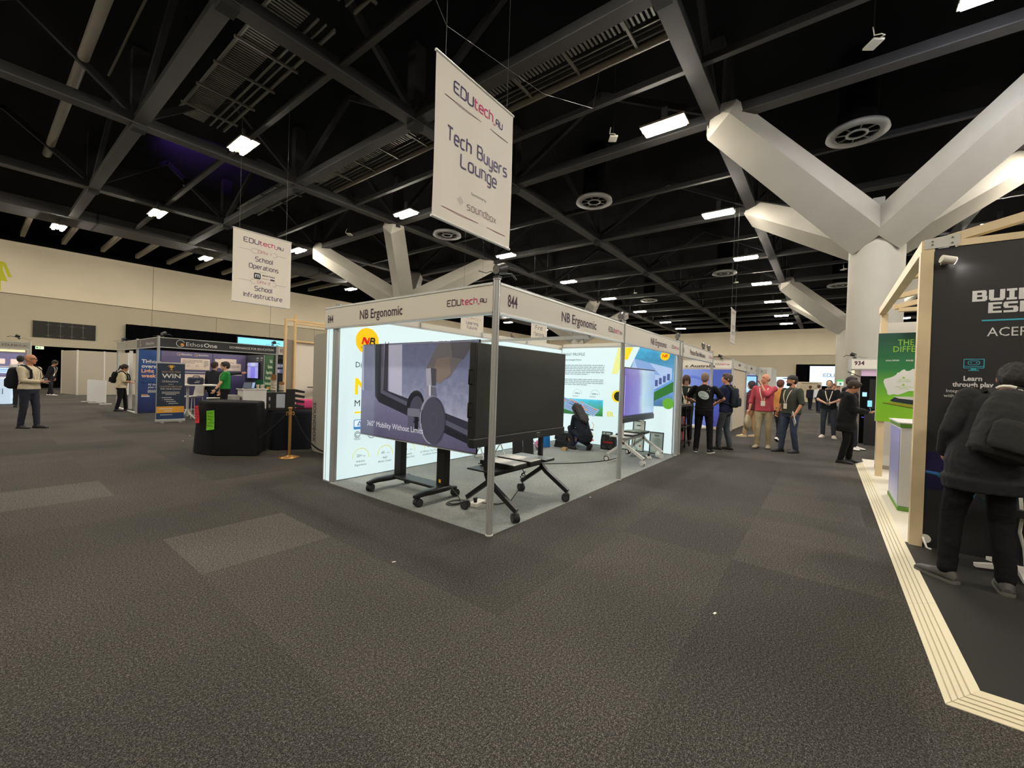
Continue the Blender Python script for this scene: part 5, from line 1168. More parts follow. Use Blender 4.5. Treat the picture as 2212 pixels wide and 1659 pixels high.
# ================================================================ row of stands beyond 844
M_BEIGE = mat('beige wall panel', (206, 192, 170), rough=.7)
t = thing('exhibition_stand', 'white shell stand 846 lettered Precious Plastic Melbourne', 'stand')
add_post(t, 9.3, 0); add_post(t, 6.34, .0)
fascia(t, (6.2, 0), (9.3, 0), [NUM('846', .1, .09, .12), NAME('Precious Plastic Melbourne', .75, 1.45), EDU(.4)])
mb = MB(); mb.box((6.3, 3.0, 0), (9.3, 3.05, 2.13), M_BEIGE); mb.build('back_wall', t)
t = thing('bar_counter', 'tall dark counter with wire baskets inside the front of stand 846', 'counter', (7.35, .42, 0))
M_CNT = mat('dark brown laminate', (58, 52, 48), rough=.6)
mb = MB(); mb.box((-1.0, -.3, 1.0), (.55, .3, 1.05), M_CNT); mb.build('worktop', t)
mb = MB(); mb.box((-1.0, -.28, 0), (-.35, .28, 1.0), M_CNT); mb.build('body', t)
mb = MB(); mb.box((-.35, .24, 0), (.5, .28, 1.0), M_CNT); mb.build('back_panel', t)
for x in (-.33, .08, .5):
    mb = MB(); mb.box((x-.015, -.28, 0), (x+.015, -.25, 1.0), M_BLKM); mb.build('leg', t)
for z in (.12, .5): mb = MB(); mb.box((-.33, -.28, z), (.5, .24, z+.03), M_BLKM); mb.build('shelf', t)
rnd = random.Random(4)
for i in range(8):
    x = 7.1+.2*(i % 4); z = .15 if i < 4 else .53; c = [(150, 146, 130), (196, 96, 110), (110, 116, 110), (180, 170, 150)][(i*3) % 4]
    mb = MB(); mb.box((-.07, -.1, 0), (.07, .1, .2), ink(c), bev=.02)
    tag(mb.build('plastic_sample', None, (x, .35, z)), '%s recycled plastic block, %s on the %s shelf of the dark counter' % (('grey', 'pink', 'dark grey', 'beige')[(i*3) % 4], ('first', 'second', 'third', 'fourth')[i % 4], 'lower' if i < 4 else 'upper'), 'sample', 'plastic samples in the dark counter')
for i in range(5):
    x, y = 6.75+.17*i, .3+.08*(i % 2); c = [(210, 206, 190), (60, 58, 56), (180, 150, 120), (214, 212, 206), (90, 120, 96)][i]
    mb = MB(); mb.box((-.06, -.08, 0), (.06, .08, .02+.015*(i % 3)), ink(c), bev=.004)
    tag(mb.build('leaflet_pile', None, (x, y, 1.05), (0, 0, .3*i)), '%s leaflet pile on the dark counter of stand 846' % ('white', 'dark', 'tan', 'small white', 'green')[i], 'leaflets', 'leaflets on the dark counter')
t = thing('table_card', 'small white standing card on the dark counter', 'card', (7.55, .2, 1.05), .2)
mb = MB(); mb.beam((0, 0, 0), (0, .04, .2), .14, .006, ink((220, 214, 200)), up=(0, 1, 0)); mb.build('card', t); a = Art((-.06, -.006, .02), (1, 0, 0), (0, .2, 1)); a.disc(.06, .1, .03, ink((150, 110, 80))); a.build('print', t)

t = thing('exhibition_stand', 'shell stand with vivid blue side wall beyond the cross aisle', 'stand')
for x, y in ((12.8, .06), (12.8, .69), (15.75, .06), (18.85, .06)): add_post(t, x, y)
fascia(t, (12.8, 3.1), (12.8, .08), [('stand_name', lambda a, L: a.text('c Australia', 1.5, .04, .1, ink((70, 60, 50)), bold=.03, width=1.0)), EDU(.46)])
fascia(t, (12.82, .06), (15.75, .06), [('stand_name', lambda a, L: a.lines(1.0, .1, .8, .12, 1, M_CARD, 2, .7, 3)), EDU(.5)])
fascia(t, (15.78, .06), (18.85, .06), [('stand_name', lambda a, L: a.lines(1.0, .1, .8, .12, 1, M_CARD, 2, .7, 5)), EDU(.5)])
mb = MB(); mb.box((12.78, .7, .0), (12.83, 3.1, 2.13), M_BEIGE); mb.box((12.78, .1, .0), (12.83, .68, 2.13), M_BEIGE); bw = mb.build('side_wall', t)
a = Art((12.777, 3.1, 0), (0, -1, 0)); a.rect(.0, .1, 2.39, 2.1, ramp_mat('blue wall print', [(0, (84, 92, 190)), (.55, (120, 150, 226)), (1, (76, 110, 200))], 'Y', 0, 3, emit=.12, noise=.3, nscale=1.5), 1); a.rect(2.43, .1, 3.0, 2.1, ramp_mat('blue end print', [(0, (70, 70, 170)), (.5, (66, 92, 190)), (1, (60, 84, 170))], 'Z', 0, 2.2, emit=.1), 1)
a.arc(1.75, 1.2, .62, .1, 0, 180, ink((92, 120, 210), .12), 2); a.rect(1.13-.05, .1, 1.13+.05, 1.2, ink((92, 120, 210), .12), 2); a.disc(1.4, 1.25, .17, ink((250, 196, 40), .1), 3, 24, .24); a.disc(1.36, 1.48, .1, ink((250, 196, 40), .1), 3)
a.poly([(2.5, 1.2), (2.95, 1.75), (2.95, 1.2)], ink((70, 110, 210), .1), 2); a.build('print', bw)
mb = MB(); mb.box((12.85, .07, .0), (15.7, .11, 2.13), M_BEIGE); mb.build('front_wall', t)
mb = MB(); mb.box((15.8, 2.6, 0), (18.9, 2.65, 2.13), M_FG2); mb.build('back_wall', t)
for i in range(5):
    mb = MB(); mb.lathe([(0, 0), (.09, 0), (.1, .1), (.05, .13), (0, .14)], M_WHITEP, n=14)
    tag(mb.build('white_pot', None, (12.55+.0*i, .9+.28*i, 0)), 'low white pot on the floor along the blue wall, %s from the aisle' % ('first', 'second', 'third', 'fourth', 'fifth')[i], 'pot', 'low white pots along the blue wall')
t = thing('portrait_screen', 'bright sky-blue portrait screen in the stand behind the person in red', 'screen', (16.6, .5, 1.65), -PI/2+.5)
mb = MB(); mb.box((-.8, 0, -.4), (.8, .06, .36), M_BLACK); mb.build('case', t); a = Art((-.75, -.003, -.36)); a.rect(0, 0, 1.5, .68, ink((136, 186, 240), .9)); a.rect(.3, .1, 1.2, .5, ink((170, 210, 248), .95), 2); a.build('picture', t)
mb = MB(); mb.cyl((0, .05, -1.65), (0, .05, -.4), .04, M_BLKM); mb.lathe([(0, -1.65), (.3, -1.65), (.3, -1.63), (0, -1.62)], M_BLKM); mb.build('stand', t)
t = thing('exhibition_stand', 'black-lined stand after the sky-blue screen', 'stand')
for x in (19.2, 22.2): add_post(t, x, .05)
fascia(t, (19.2, .05), (22.2, .05), [('stand_name', lambda a, L: a.lines(.9, .1, .7, .12, 1, M_CARD, 2, .7, 6))], mat('light grey fascia', (196, 192, 180)))
mb = MB(); mb.box((19.2, .5, 0), (22.2, .55, 2.13), M_DARK); mb.box((19.2, .1, .9), (22.2, .5, .98), M_CNT); mb.build('back_wall', t)
mb = MB(); mb.box((18.9, .08, .9), (18.95, .5, 2.1), ink((150, 160, 230), .5)); mb.build('lit_edge', t)
t = thing('exhibition_stand', 'pale tall stand glimpsed behind the heads in the main aisle', 'stand')
mb = MB(); mb.box((23.2, -.1, 0), (26.2, .9, 2.62), mat('pale stand wall', (206, 206, 200), rough=.6)); mb.build('wall', t)
t = thing('pod_stand', 'glowing white and blue stand lettered tec in the main aisle', 'stand', (27.2, -.3, 0))
mb = MB(); mb.box((-.2, -.5, 0), (3, .8, 2.2), ink((206, 224, 250), .7)); mb.build('wall', t); a = Art((-.205, .8, 0), (0, -1, 0)); a.text('tec', .55, 1.62, .22, ink((80, 70, 130), .5), bold=.02, shear=.2); a.disc(.1, 1.3, .4, ink((120, 160, 240), .6)); a.build('print', t)
mb = MB(); mb.box((-.5, -.4, 0), (.5, .4, 2.2), mat('pinkish board', (216, 190, 180), rough=.7)); tag(mb.build('display_cabinet', None, (36, -.25, 0)), 'pale pinkish cabinet right of the capped person', 'cabinet')
t = thing('notice_board', 'beige free-standing notice board before the far black drape', 'board', (45, -1.15, 0), -PI/2)
mb = MB(); mb.box((-.95, 0, .3), (.95, .06, 2.2), mat('beige notice sheet', (190, 178, 152), rough=.7)); mb.build('board', t); a = Art((-.9, -.003, 0)); a.rect(.3, 2.0, 1.6, 2.08, ink((120, 108, 90))); a.lines(.2, 1.2, 1.4, .7, 6, ink((160, 150, 130))); a.build('print', t)
for s in (-1, 1): mb = MB(); mb.box((s*.8-.03, -.2, 0), (s*.8+.03, .25, .3), M_BLKM); mb.build('foot', t)
t = thing('hanging_sign', 'small green and white tree sign on a pole beside stand 934', 'sign', (24.5, -3.05, 0))
mb = MB(); mb.cyl((0, -.05, 0), (0, -.05, 1.75), .02, M_WHITEM); mb.lathe([(0, 0), (.2, 0), (.2, .02), (0, .03)], M_WHITEM); mb.build('pole', t); mb = MB(); mb.box((-.01, -.16, 1.74), (.01, .12, 2.06), ink((226, 240, 236), .25)); mb.build('panel', t)
a = Art((-.012, .12, 1.74), (0, -1, 0)); a.rect(0, .22, .28, .32, ink((80, 196, 110), .3)); a.disc(.14, .11, .05, ink((60, 150, 140), .2), 2); a.rect(.1, .05, .18, .07, ink((60, 150, 140), .2), 3); a.build('print', t)

# stand 934 across the aisle
t = thing('exhibition_stand', 'shell stand numbered 934 behind the person in the black coat', 'stand')
add_post(t, 12.5, -3.05)
fascia(t, (12.5, -3.05), (12.5, -6.2), [('stand_number', lambda a, L: a.text('934', .09, .12, .12, M_CARD, bold=.03, xs=.9))])
fascia(t, (15.6, -3.05), (12.53, -3.05), [('stand_name', lambda a, L: a.lines(.4, .1, .7, .12, 1, M_CARD, 2, .7, 7))])
mb = MB(); mb.box((12.6, -3.3, .0), (12.66, -6.2, 1.95), M_DARK); bw = mb.build('wall', t)
a = Art((12.597, -3.05, 0), (0, -1, 0)); a.rect(.26, 1.94, 3, 2.12, ink((206, 176, 200), .35), 1); a.rect(.45, 1.0, 2.0, 1.85, mat('dark glossy screen', (14, 16, 20), rough=.15), 1); a.rect(.3, 1.35, .4, 1.47, ink((150, 200, 240), .8), 2); a.rect(.42, 1.06, .52, 1.24, ink((120, 190, 220), .8), 2); a.rect(.3, .74, .38, .76, ink((90, 90, 220), .9), 2); a.build('print', bw)
mb = MB(); mb.box((15.5, -3.1, 0), (15.56, -6.2, 2.13), M_WHITEP); mb.box((12.7, -3.1, 1.98), (15.4, -3.16, 2.1), mat('lit cream strip', (255, 236, 200), emit=1.0)); mb.build('far_wall', t)
mb = MB(); mb.box((12.1, -5.5, .0), (12.56, -3.4, .95), M_BLACK); tag(mb.build('demo_counter'), 'black counter in front of the screen of stand 934', 'counter')
mb = MB(); mb.tube([(12.47, -3.0, 2.05), (12.44, -3.12, 2.0), (12.44, -3.3, 1.9)], .012, M_CAB); tag(mb.build('power_cable'), 'black cable strung below the corner of the 934 fascia', 'cable')

# ================================================================ timber-framed stand on the right
PZ = .05
M_EDGE = mat('ivory edge ramp', (220, 210, 180), rough=.6); M_GROOVE = mat('ramp groove', (176, 166, 136), rough=.8)
M_BLKF = mat('black vinyl floor', (34, 33, 32), rough=.55, vary=.15, vscale=2); M_WHF = mat('white vinyl floor', (226, 218, 200), rough=.45)
t = thing('raised_floor', 'raised stand floor with ivory ramp edge on the right, black in front and white behind', 'platform')
mb = MB(); mb.box((-.03, -9, 0), (2.5, -3.18, PZ), M_BLKF); mb.build('black_deck', t)
mb = MB(); mb.box((2.5, -9, 0), (8.6, -3.18, PZ), M_WHF); mb.build('white_deck', t)
def ramp(p, q, inn_p, inn_q, name):
    mb = MB(); z = .004
    vs = [V((*p, z)), V((*q, z)), V((*inn_q, PZ+.004)), V((*inn_p, PZ+.004)), V((*inn_p, 0)), V((*inn_q, 0)), V((*p, 0)), V((*q, 0))]
    mb.add(vs, [(0, 1, 2, 3), (3, 2, 5, 4), (0, 6, 7, 1), (6, 4, 5, 7), (0, 3, 4, 6), (1, 7, 5, 2)], M_EDGE)
    for k in (.18, .36, .54, .72):
        a0 = vs[0].lerp(vs[3], k); a1 = vs[1].lerp(vs[2], k); mb.beam(a0+V((0, 0, .0012)), a1+V((0, 0, .0012)), .006, .002, M_GROOVE)
    return mb.build(name, t)
xs_ = [-.17, 1.02, 2.02, 3.22, 4.42, 5.62, 6.82, 8.1]
for i in range(7):
    ramp((xs_[i]+.002, -3.05), (xs_[i+1], -3.05), (xs_[i]+.002 if i else -.03, -3.19), (xs_[i+1], -3.19), 'ramp_edge')
for i, (y0_, y1_) in enumerate(((-3.05, -4.2), (-4.2, -5.4), (-5.4, -6.6))):
    ramp((-.17, y0_-.002), (-.17, y1_), (-.03, y0_-.14 if i == 0 else y0_-.002), (-.03, y1_), 'ramp_edge')
M_PINE2 = mat('planed pine timber', (224, 202, 162), rough=.5, vary=.1, vscale=2.5)
t = thing('timber_pergola', 'pine post and beam house frame standing on the raised floor', 'frame')
for x, y in ((2.48, -3.26), (6.5, -3.29)): mb = MB(); mb.box((x-.045, y-.045, PZ), (x+.045, y+.045, 2.84), M_PINE2); mb.build('post', t)
for x, y in ((2.48, -6.4), (6.5, -6.4)): mb = MB(); mb.box((x-.045, y-.045, PZ), (x+.045, y+.045, 2.84), M_PINE2); mb.build('post', t)
mb = MB(); mb.box((2.44, -3.31, 2.84), (6.55, -3.22, 2.95), M_PINE2); mb.build('eaves_beam', t)
for x in (2.5, 6.5):
    mb = MB(); mb.box((x-.05, -6.4, 2.87), (x+.05, -3.46, 2.93), M_PINE2); mb.build('tie_beam', t)
    mb = MB(); mb.beam((x, -3.40, 2.945), (x, -4.85, 3.32), .1, .075, M_PINE2); mb.beam((x, -4.85, 3.32), (x, -6.4, 2.945), .1, .075, M_PINE2); mb.build('rafter', t)
for x in (3.8, 5.2): mb = MB(); mb.beam((x, -3.3, 2.9), (x, -4.85, 3.28), .09, .07, M_PINE2); mb.build('rafter', t)
mb = MB(); mb.prism([(3.24, 2.865), (3.47, 2.875), (3.47, 2.985), (3.24, 2.955)], 2.432, 2.442, M_WHITEM, MX(((0, 0, 1, 0), (-1, 0, 0, 0), (0, 1, 0, 0), (0, 0, 0, 1)))); br = mb.build('joint_plate', t)
for y, z in ((-3.29, 2.90), (-3.29, 2.93), (-3.42, 2.9), (-3.42, 2.95)): mb = MB(); mb.cyl((2.432, y, z), (2.424, y, z), .008, M_CHROME, n=8); mb.build('bolt', br)
t = thing('graphic_wall', 'black printed wall panel headed BUIL ESP with ACER below', 'wall panel')
mb = MB(); mb.box((2.46, -6.3, PZ), (2.54, -3.31, 2.865), mat('black printed board', (34, 34, 36), rough=.5)); w_ = mb.build('board', t)
a = Art((2.457, 0, 0), (0, -1, 0)); TL = ink((72, 176, 196)); WH = ink((226, 226, 224))
def block(a, s_, x, y, h, w_):
    """wide slab capitals"""
    SL = {'B': (5.2, [(0, 0, 1.7, 5), (0, 4, 4.6, 5), (0, 2.05, 4.6, 2.95), (0, 0, 4.7, 1), (3.3, 2.6, 4.9, 4.6), (3.5, .4, 5.2, 2.4)]), 'U': (5.4, [(0, .6, 1.7, 5), (3.7, .6, 5.4, 5), (.5, 0, 4.9, 1.2)]), 'I': (3.4, [(0, 4, 3.4, 5), (.85, 0, 2.55, 5), (0, 0, 3.4, 1)]), 'L': (4.8, [(0, 0, 1.7, 5), (0, 0, 4.8, 1.2)]),
          'E': (4.9, [(0, 0, 1.7, 5), (0, 4, 4.9, 5), (0, 2.05, 4.5, 2.95), (0, 0, 4.9, 1)]), 'S': (5.2, [(.4, 4, 5, 5), (0, 2.6, 1.7, 4.6), (.4, 2.05, 4.8, 2.95), (3.5, .4, 5.2, 2.4), (.1, 0, 4.8, 1)]), 'P': (5.2, [(0, 0, 1.7, 5), (0, 4, 4.8, 5), (0, 1.6, 4.8, 2.5), (3.5, 2.0, 5.2, 4.6)])}
    tot = sum(SL[c][0] for c in s_)+.5*(len(s_)-1); kx = w_/tot; cx = x
    for c in s_:
        for j, q in enumerate(SL[c][1]): a.rect(cx+q[0]*kx, y+q[1]*h/5, cx+q[2]*kx, y+q[3]*h/5, WH, 2+.2*j)
        cx += (SL[c][0]+.5)*kx
block(a, 'BUIL', 3.565, 2.345, .098, .36); block(a, 'ESP', 3.665, 2.235, .095, .27); a.rect(3.63, 2.165, 4.6, 2.178, TL); a.text('ACER', 3.665, 2.03, .08, WH, width=.245)
a.rframe(3.53, 1.745, 3.655, 1.825, .004, .006, TL); a.rect(3.53, 1.757, 3.655, 1.762, TL); a.rect(3.575, 1.725, 3.61, 1.745, TL); a.rect(3.56, 1.72, 3.625, 1.728, TL); a.rframe(3.557, 1.775, 3.628, 1.81, .016, .005, TL); a.disc(3.575, 1.793, .005, TL, 2, 10); a.disc(3.61, 1.793, .005, TL, 2, 10)
a.text('Learn', 3.59, 1.63, .042, WH, align='C', width=.115, bold=.03); a.text('through play', 3.59, 1.575, .042, WH, align='C', width=.255, bold=.03); a.text('Integrated curriculum', 3.59, 1.52, .03, WH, align='C', width=.33); a.text('with expert Acer', 3.41, 1.475, .03, WH, width=.27)
a.poly([(3.31, .95), (3.4, .95), (3.52, .8), (3.5, .6), (3.31, .6)], ink((30, 26, 66)), 1); a.poly([(3.31, .77), (3.4, .77), (3.47, .73), (3.56, .68), (3.64, .6), (3.6, .5), (3.55, .52), (3.48, .5), (3.44, .6), (3.47, .67), (3.38, .74), (3.31, .75)], ink((30, 92, 112)), 2); a.poly([(3.31, .775), (3.38, .77), (3.46, .71), (3.4, .745), (3.31, .76)], ink((60, 110, 190)), 3); a.poly([(3.7, .9), (4.2, .9), (4.3, .55), (3.9, .5)], ink((22, 56, 66)), 1)
a.build('print', w_)
mb = MB(); mb.cyl((2.45, -3.325, .13), (2.44, -3.325, .13), .04, M_AP, n=24); mb.tube([(2.44, -3.31, .14), (2.41, -3.31, .13), (2.4, -3.33, .06), (2.38, -3.36, .055)], .009, M_AP, n=6); tag(mb.build('cable_grommet'), 'round white cable outlet low on the black wall panel', 'cable outlet')
t = thing('spotlight', 'small white spotlight glowing on the upper corner of the black wall panel', 'spotlight', (2.4, -3.40, 2.735))
mb = MB(); mb.box((-.01, .02, -.03), (.06, .05, .03), M_AP); mb.build('bracket', t)
mb = MB(); mb.cyl((-.03, .055, .012), (0, -.035, -.01), .036, M_AP, n=20); mb.build('body', t)
mb = MB(); mb.cyl((0, -.035, -.01), (.001, -.039, -.011), .033, mat('lit lamp face', (255, 250, 236), emit=14), n=20); mb.build('lens', t)
ld = bpy.data.lights.new('spot_lamp', 'SPOT'); ld.energy = 3; ld.color = (1, .96, .88); ld.spot_size = R(95); ld.spot_blend = .8; ld.shadow_soft_size = .03
lo = bpy.data.objects.new('lamp', ld); COL.objects.link(lo); lo.parent = t; lo.location = (-.005, -.05, -.02); lo.rotation_euler = V((.35, -.6, -.75)).to_track_quat('-Z', 'Y').to_euler()
t = thing('poster_panel', 'green poster panel with white Australia outline between the pine posts', 'poster', (6.4, 0, 0))
mb = MB(); mb.box((0, -5.2, 1.0), (.04, -3.21, 2.5), M_WHITEP); w_ = mb.build('board', t)
a = Art((-.002, 0, 0), (0, -1, 0)); a.rect(3.215, 1.0, 5.2, 2.5, ramp_mat('green poster print', [(0, (136, 196, 36)), (.25, (120, 190, 40)), (.6, (34, 116, 62)), (1, (22, 72, 62))], 'Z', 1.0, 2.5), 1)
LM = ink((150, 200, 70)); a.text('THE', 3.46, 2.29, .1, LM, width=.2); a.text('DIFFERENCE', 3.41, 2.18, .1, LM, width=.62); a.text('LOCAL SUPPORT', 3.32, 2.025, .025, WH, width=.17, bold=.02); a.text('SALES', 3.57, 2.025, .025, WH, bold=.02); a.arc(3.4, 2.07, .012, .003, 0, 360, LM)
a.poly([(3.70, 1.88), (3.66, 1.90), (3.62, 1.865), (3.58, 1.86), (3.555, 1.89), (3.52, 1.87), (3.50, 1.84), (3.47, 1.83), (3.46, 1.80), (3.41, 1.76), (3.36, 1.74), (3.31, 1.72), (3.30, 1.67), (3.32, 1.6), (3.35, 1.52), (3.355, 1.47), (3.38, 1.45), (3.43, 1.47), (3.49, 1.46), (3.55, 1.49), (3.62, 1.53), (3.69, 1.53), (3.73, 1.48), (3.8, 1.42), (3.9, 1.44), (4.0, 1.6), (3.96, 1.7), (3.9, 1.76), (3.87, 1.86), (3.85, 1.92), (3.82, 1.8), (3.76, 1.78), (3.74, 1.86)], WH, 2)
for y, l1, l2 in ((1.75, 'NATIONAL', 'DEPLOYMENT'), (1.63, 'ASSET LIFECYCLE', 'SERVICES')): a.disc(3.55, y, .016, LM, 3, 14); a.text(l1, 3.56, y-.045, .02, LM, 3, align='C'); a.text(l2, 3.56, y-.075, .02, LM, 3, align='C')
a.poly([(3.3, 1.32), (3.36, 1.30), (3.9, 1.22), (3.9, 1.27), (3.42, 1.33)], ink((150, 150, 40)), 2); a.poly([(3.39, 1.36), (3.43, 1.34), (3.9, 1.27), (3.9, 1.36), (3.45, 1.42)], ink((36, 42, 54)), 3); a.poly([(3.43, 1.43), (3.5, 1.40), (3.9, 1.36), (3.9, 1.44)], ink((206, 204, 200)), 4); a.line([(3.3, 1.315), (3.9, 1.205)], .008, ink((40, 40, 30)), 4)
a.build('print', w_)
mb = MB(); mb.box((7.4, -6.4, PZ), (7.46, -3.3, 2.8), M_WHITEP); mb.box((7.38, -6.4, PZ), (7.4, -3.3, PZ+.07), M_FG2); tag(mb.build('stand_wall'), 'white back wall of the timber-framed stand below the green poster', 'wall panel')
t = thing('lavender_counter', 'white and lavender counter with green rims behind the pine post', 'counter', (4.4, -3.7, PZ))  # white counter; lavender is the front panel's own colour
mb = MB(); mb.box((-.5, -.35, .05), (.5, .42, 1.02), M_WHITEP, bev=.01); bd = mb.build('body', t)
a = Art((.5, .4215, 0), (-1, 0, 0)); a.rect(.03, .06, .97, 1.0, ramp_mat('lavender panel', [(0, (236, 236, 246)), (.4, (176, 176, 222)), (1, (150, 150, 206))], 'Z', 0, 1.1), 1); a.build('front_panel', bd)
GRN = ink((104, 150, 62))
for z in (0.0, 1.02): mb = MB(); mb.box((-.51, -.36, z), (.51, .43, z+.05), GRN, bev=.01); mb.build('rim', t)
mb = MB(); mb.box((-.52, -.37, 1.07), (.52, .44, 1.085), M_WHITEP); mb.build('top', t)
t = thing('swivel_stool', 'white star-base stool half hidden by the legs of the person with the backpack', 'stool', (2.13, -3.84, PZ))
for k in range(5): a_ = k*2*PI/5+.5; mb = MB(); mb.beam((0, 0, .06), (.27*math.cos(a_), .27*math.sin(a_), .03), .06, .05, M_WHITEM, w1=.035, h1=.03); mb.build('foot', t)
mb = MB(); mb.cyl((0, 0, .04), (0, 0, .5), .025, M_BLKM); mb.build('column', t); mb = MB(); mb.box((-.2, -.2, .5), (.2, .2, .56), M_BLACK, bev=.03); mb.build('seat', t)

# scraps on the carpet
for x, y, lab in ((-.04, -2.0, 'tiny white paper scrap on the open carpet at right'), (-.95, .2, 'tiny white fleck on the carpet near the lit corner post'), (1.9, -.12, 'small white scrap at the stand carpet edge'), (.02, -.03+9, 'small paper scrap on the carpet near the pull-up banner'), (-.3, 8.2, 'cream scrap of card beside the draped counter')):
    mb = MB(); mb.box((-.014, -.006, 0), (.014, .006, .003), M_AP); tag(mb.build('paper_scrap', None, (x, y, .0), (0, 0, x*7)), lab, 'litter', 'scraps on the carpet')
# ================================================================ people
def capsule(mb, p0, r0, p1, r1, m, n=12):
    p0, p1 = V(p0), V(p1); d = p1-p0
    d = d.normalized() if d.length > 1e-6 else V((0, 0, 1))
    a = d.orthogonal().normalized(); b = d.cross(a); rings = []
    for k in range(5):
        t = -PI/2+PI/2*k/4+(.02 if k == 0 else 0); rr, h = r0*math.cos(t), r0*math.sin(t); rings.append([p0+d*h+(a*math.cos(2*PI*i/n)+b*math.sin(2*PI*i/n))*rr for i in range(n)])
    for k in range(5):
        t = PI/2*k/4-(.02 if k == 4 else 0); rr, h = r1*math.cos(t), r1*math.sin(t); rings.append([p1+d*h+(a*math.cos(2*PI*i/n)+b*math.sin(2*PI*i/n))*rr for i in range(n)])
    mb.loft(rings, m)
def fuse(mb, name, m, voxel, parent=None, smooth=4):
    """melt overlapping closed shapes into one continuous skin"""
    me = mb.mesh('tmp'); ob = bpy.data.objects.new('tmp', me); COL.objects.link(ob)
    r_ = ob.modifiers.new('r', 'REMESH'); r_.mode = 'VOXEL'; r_.voxel_size = voxel; r_.use_smooth_shade = True
    s_ = ob.modifiers.new('s', 'SMOOTH'); s_.factor = .5; s_.iterations = smooth
    dg = bpy.context.evaluated_depsgraph_get(); new = bpy.data.meshes.new_from_object(ob.evaluated_get(dg))
    bpy.data.objects.remove(ob); bpy.data.meshes.remove(me)
    new.materials.clear(); new.materials.append(m)
    for p in new.polygons: p.use_smooth = True
    o = bpy.data.objects.new(name, new); new.name = name; COL.objects.link(o)
    if parent is not None: o.parent = parent
    return o
from mathutils import noise as NZ
def rumple(o, amp, f=(12, 12, 18), seed=0.0):
    """cloth folds and hair locks: push the skin in and out along its normals"""
    me = o.data; vs = [(v.co.copy(), v.normal.copy()) for v in me.vertices]
    for v, (c, n) in zip(me.vertices, vs):
        q = V((c.x*f[0]+seed, c.y*f[1], c.z*f[2])); k = NZ.noise(q)*.65+(1-2*abs(NZ.noise(q*1.9+V((3, 7, 1)))))*.35
        v.co = c+n*(amp*k)
    me.update()
def ik(a, b, l1, l2, pole):
    a, b, pole = V(a), V(b), V(pole); d = b-a; L = min(d.length, (l1+l2)*.999); dn = d.normalized(); b = a+dn*L
    x = (l1*l1-l2*l2+L*L)/(2*L); h = math.sqrt(max(1e-6, l1*l1-x*x)); q = pole-dn*pole.dot(dn); q.normalize()
    return a+dn*x+q*h, b
SKIN = dict(fair=(206, 160, 134), tan=(178, 124, 92), brown=(140, 94, 68), red=(196, 138, 112))
def cloth(name, rgb, bs=10, bump=.35): return mat('cloth '+name, rgb, rough=.85, spec=.2, bump=bump, bscale=bs, vary=.08, vscale=6)
CAMP = V((-3.057, -2.548, 0))
def face(x, y, a):
    """heading that is turned by a degrees from looking straight at the camera"""
    return math.atan2(CAMP.y-y, CAMP.x-x)+R(a)

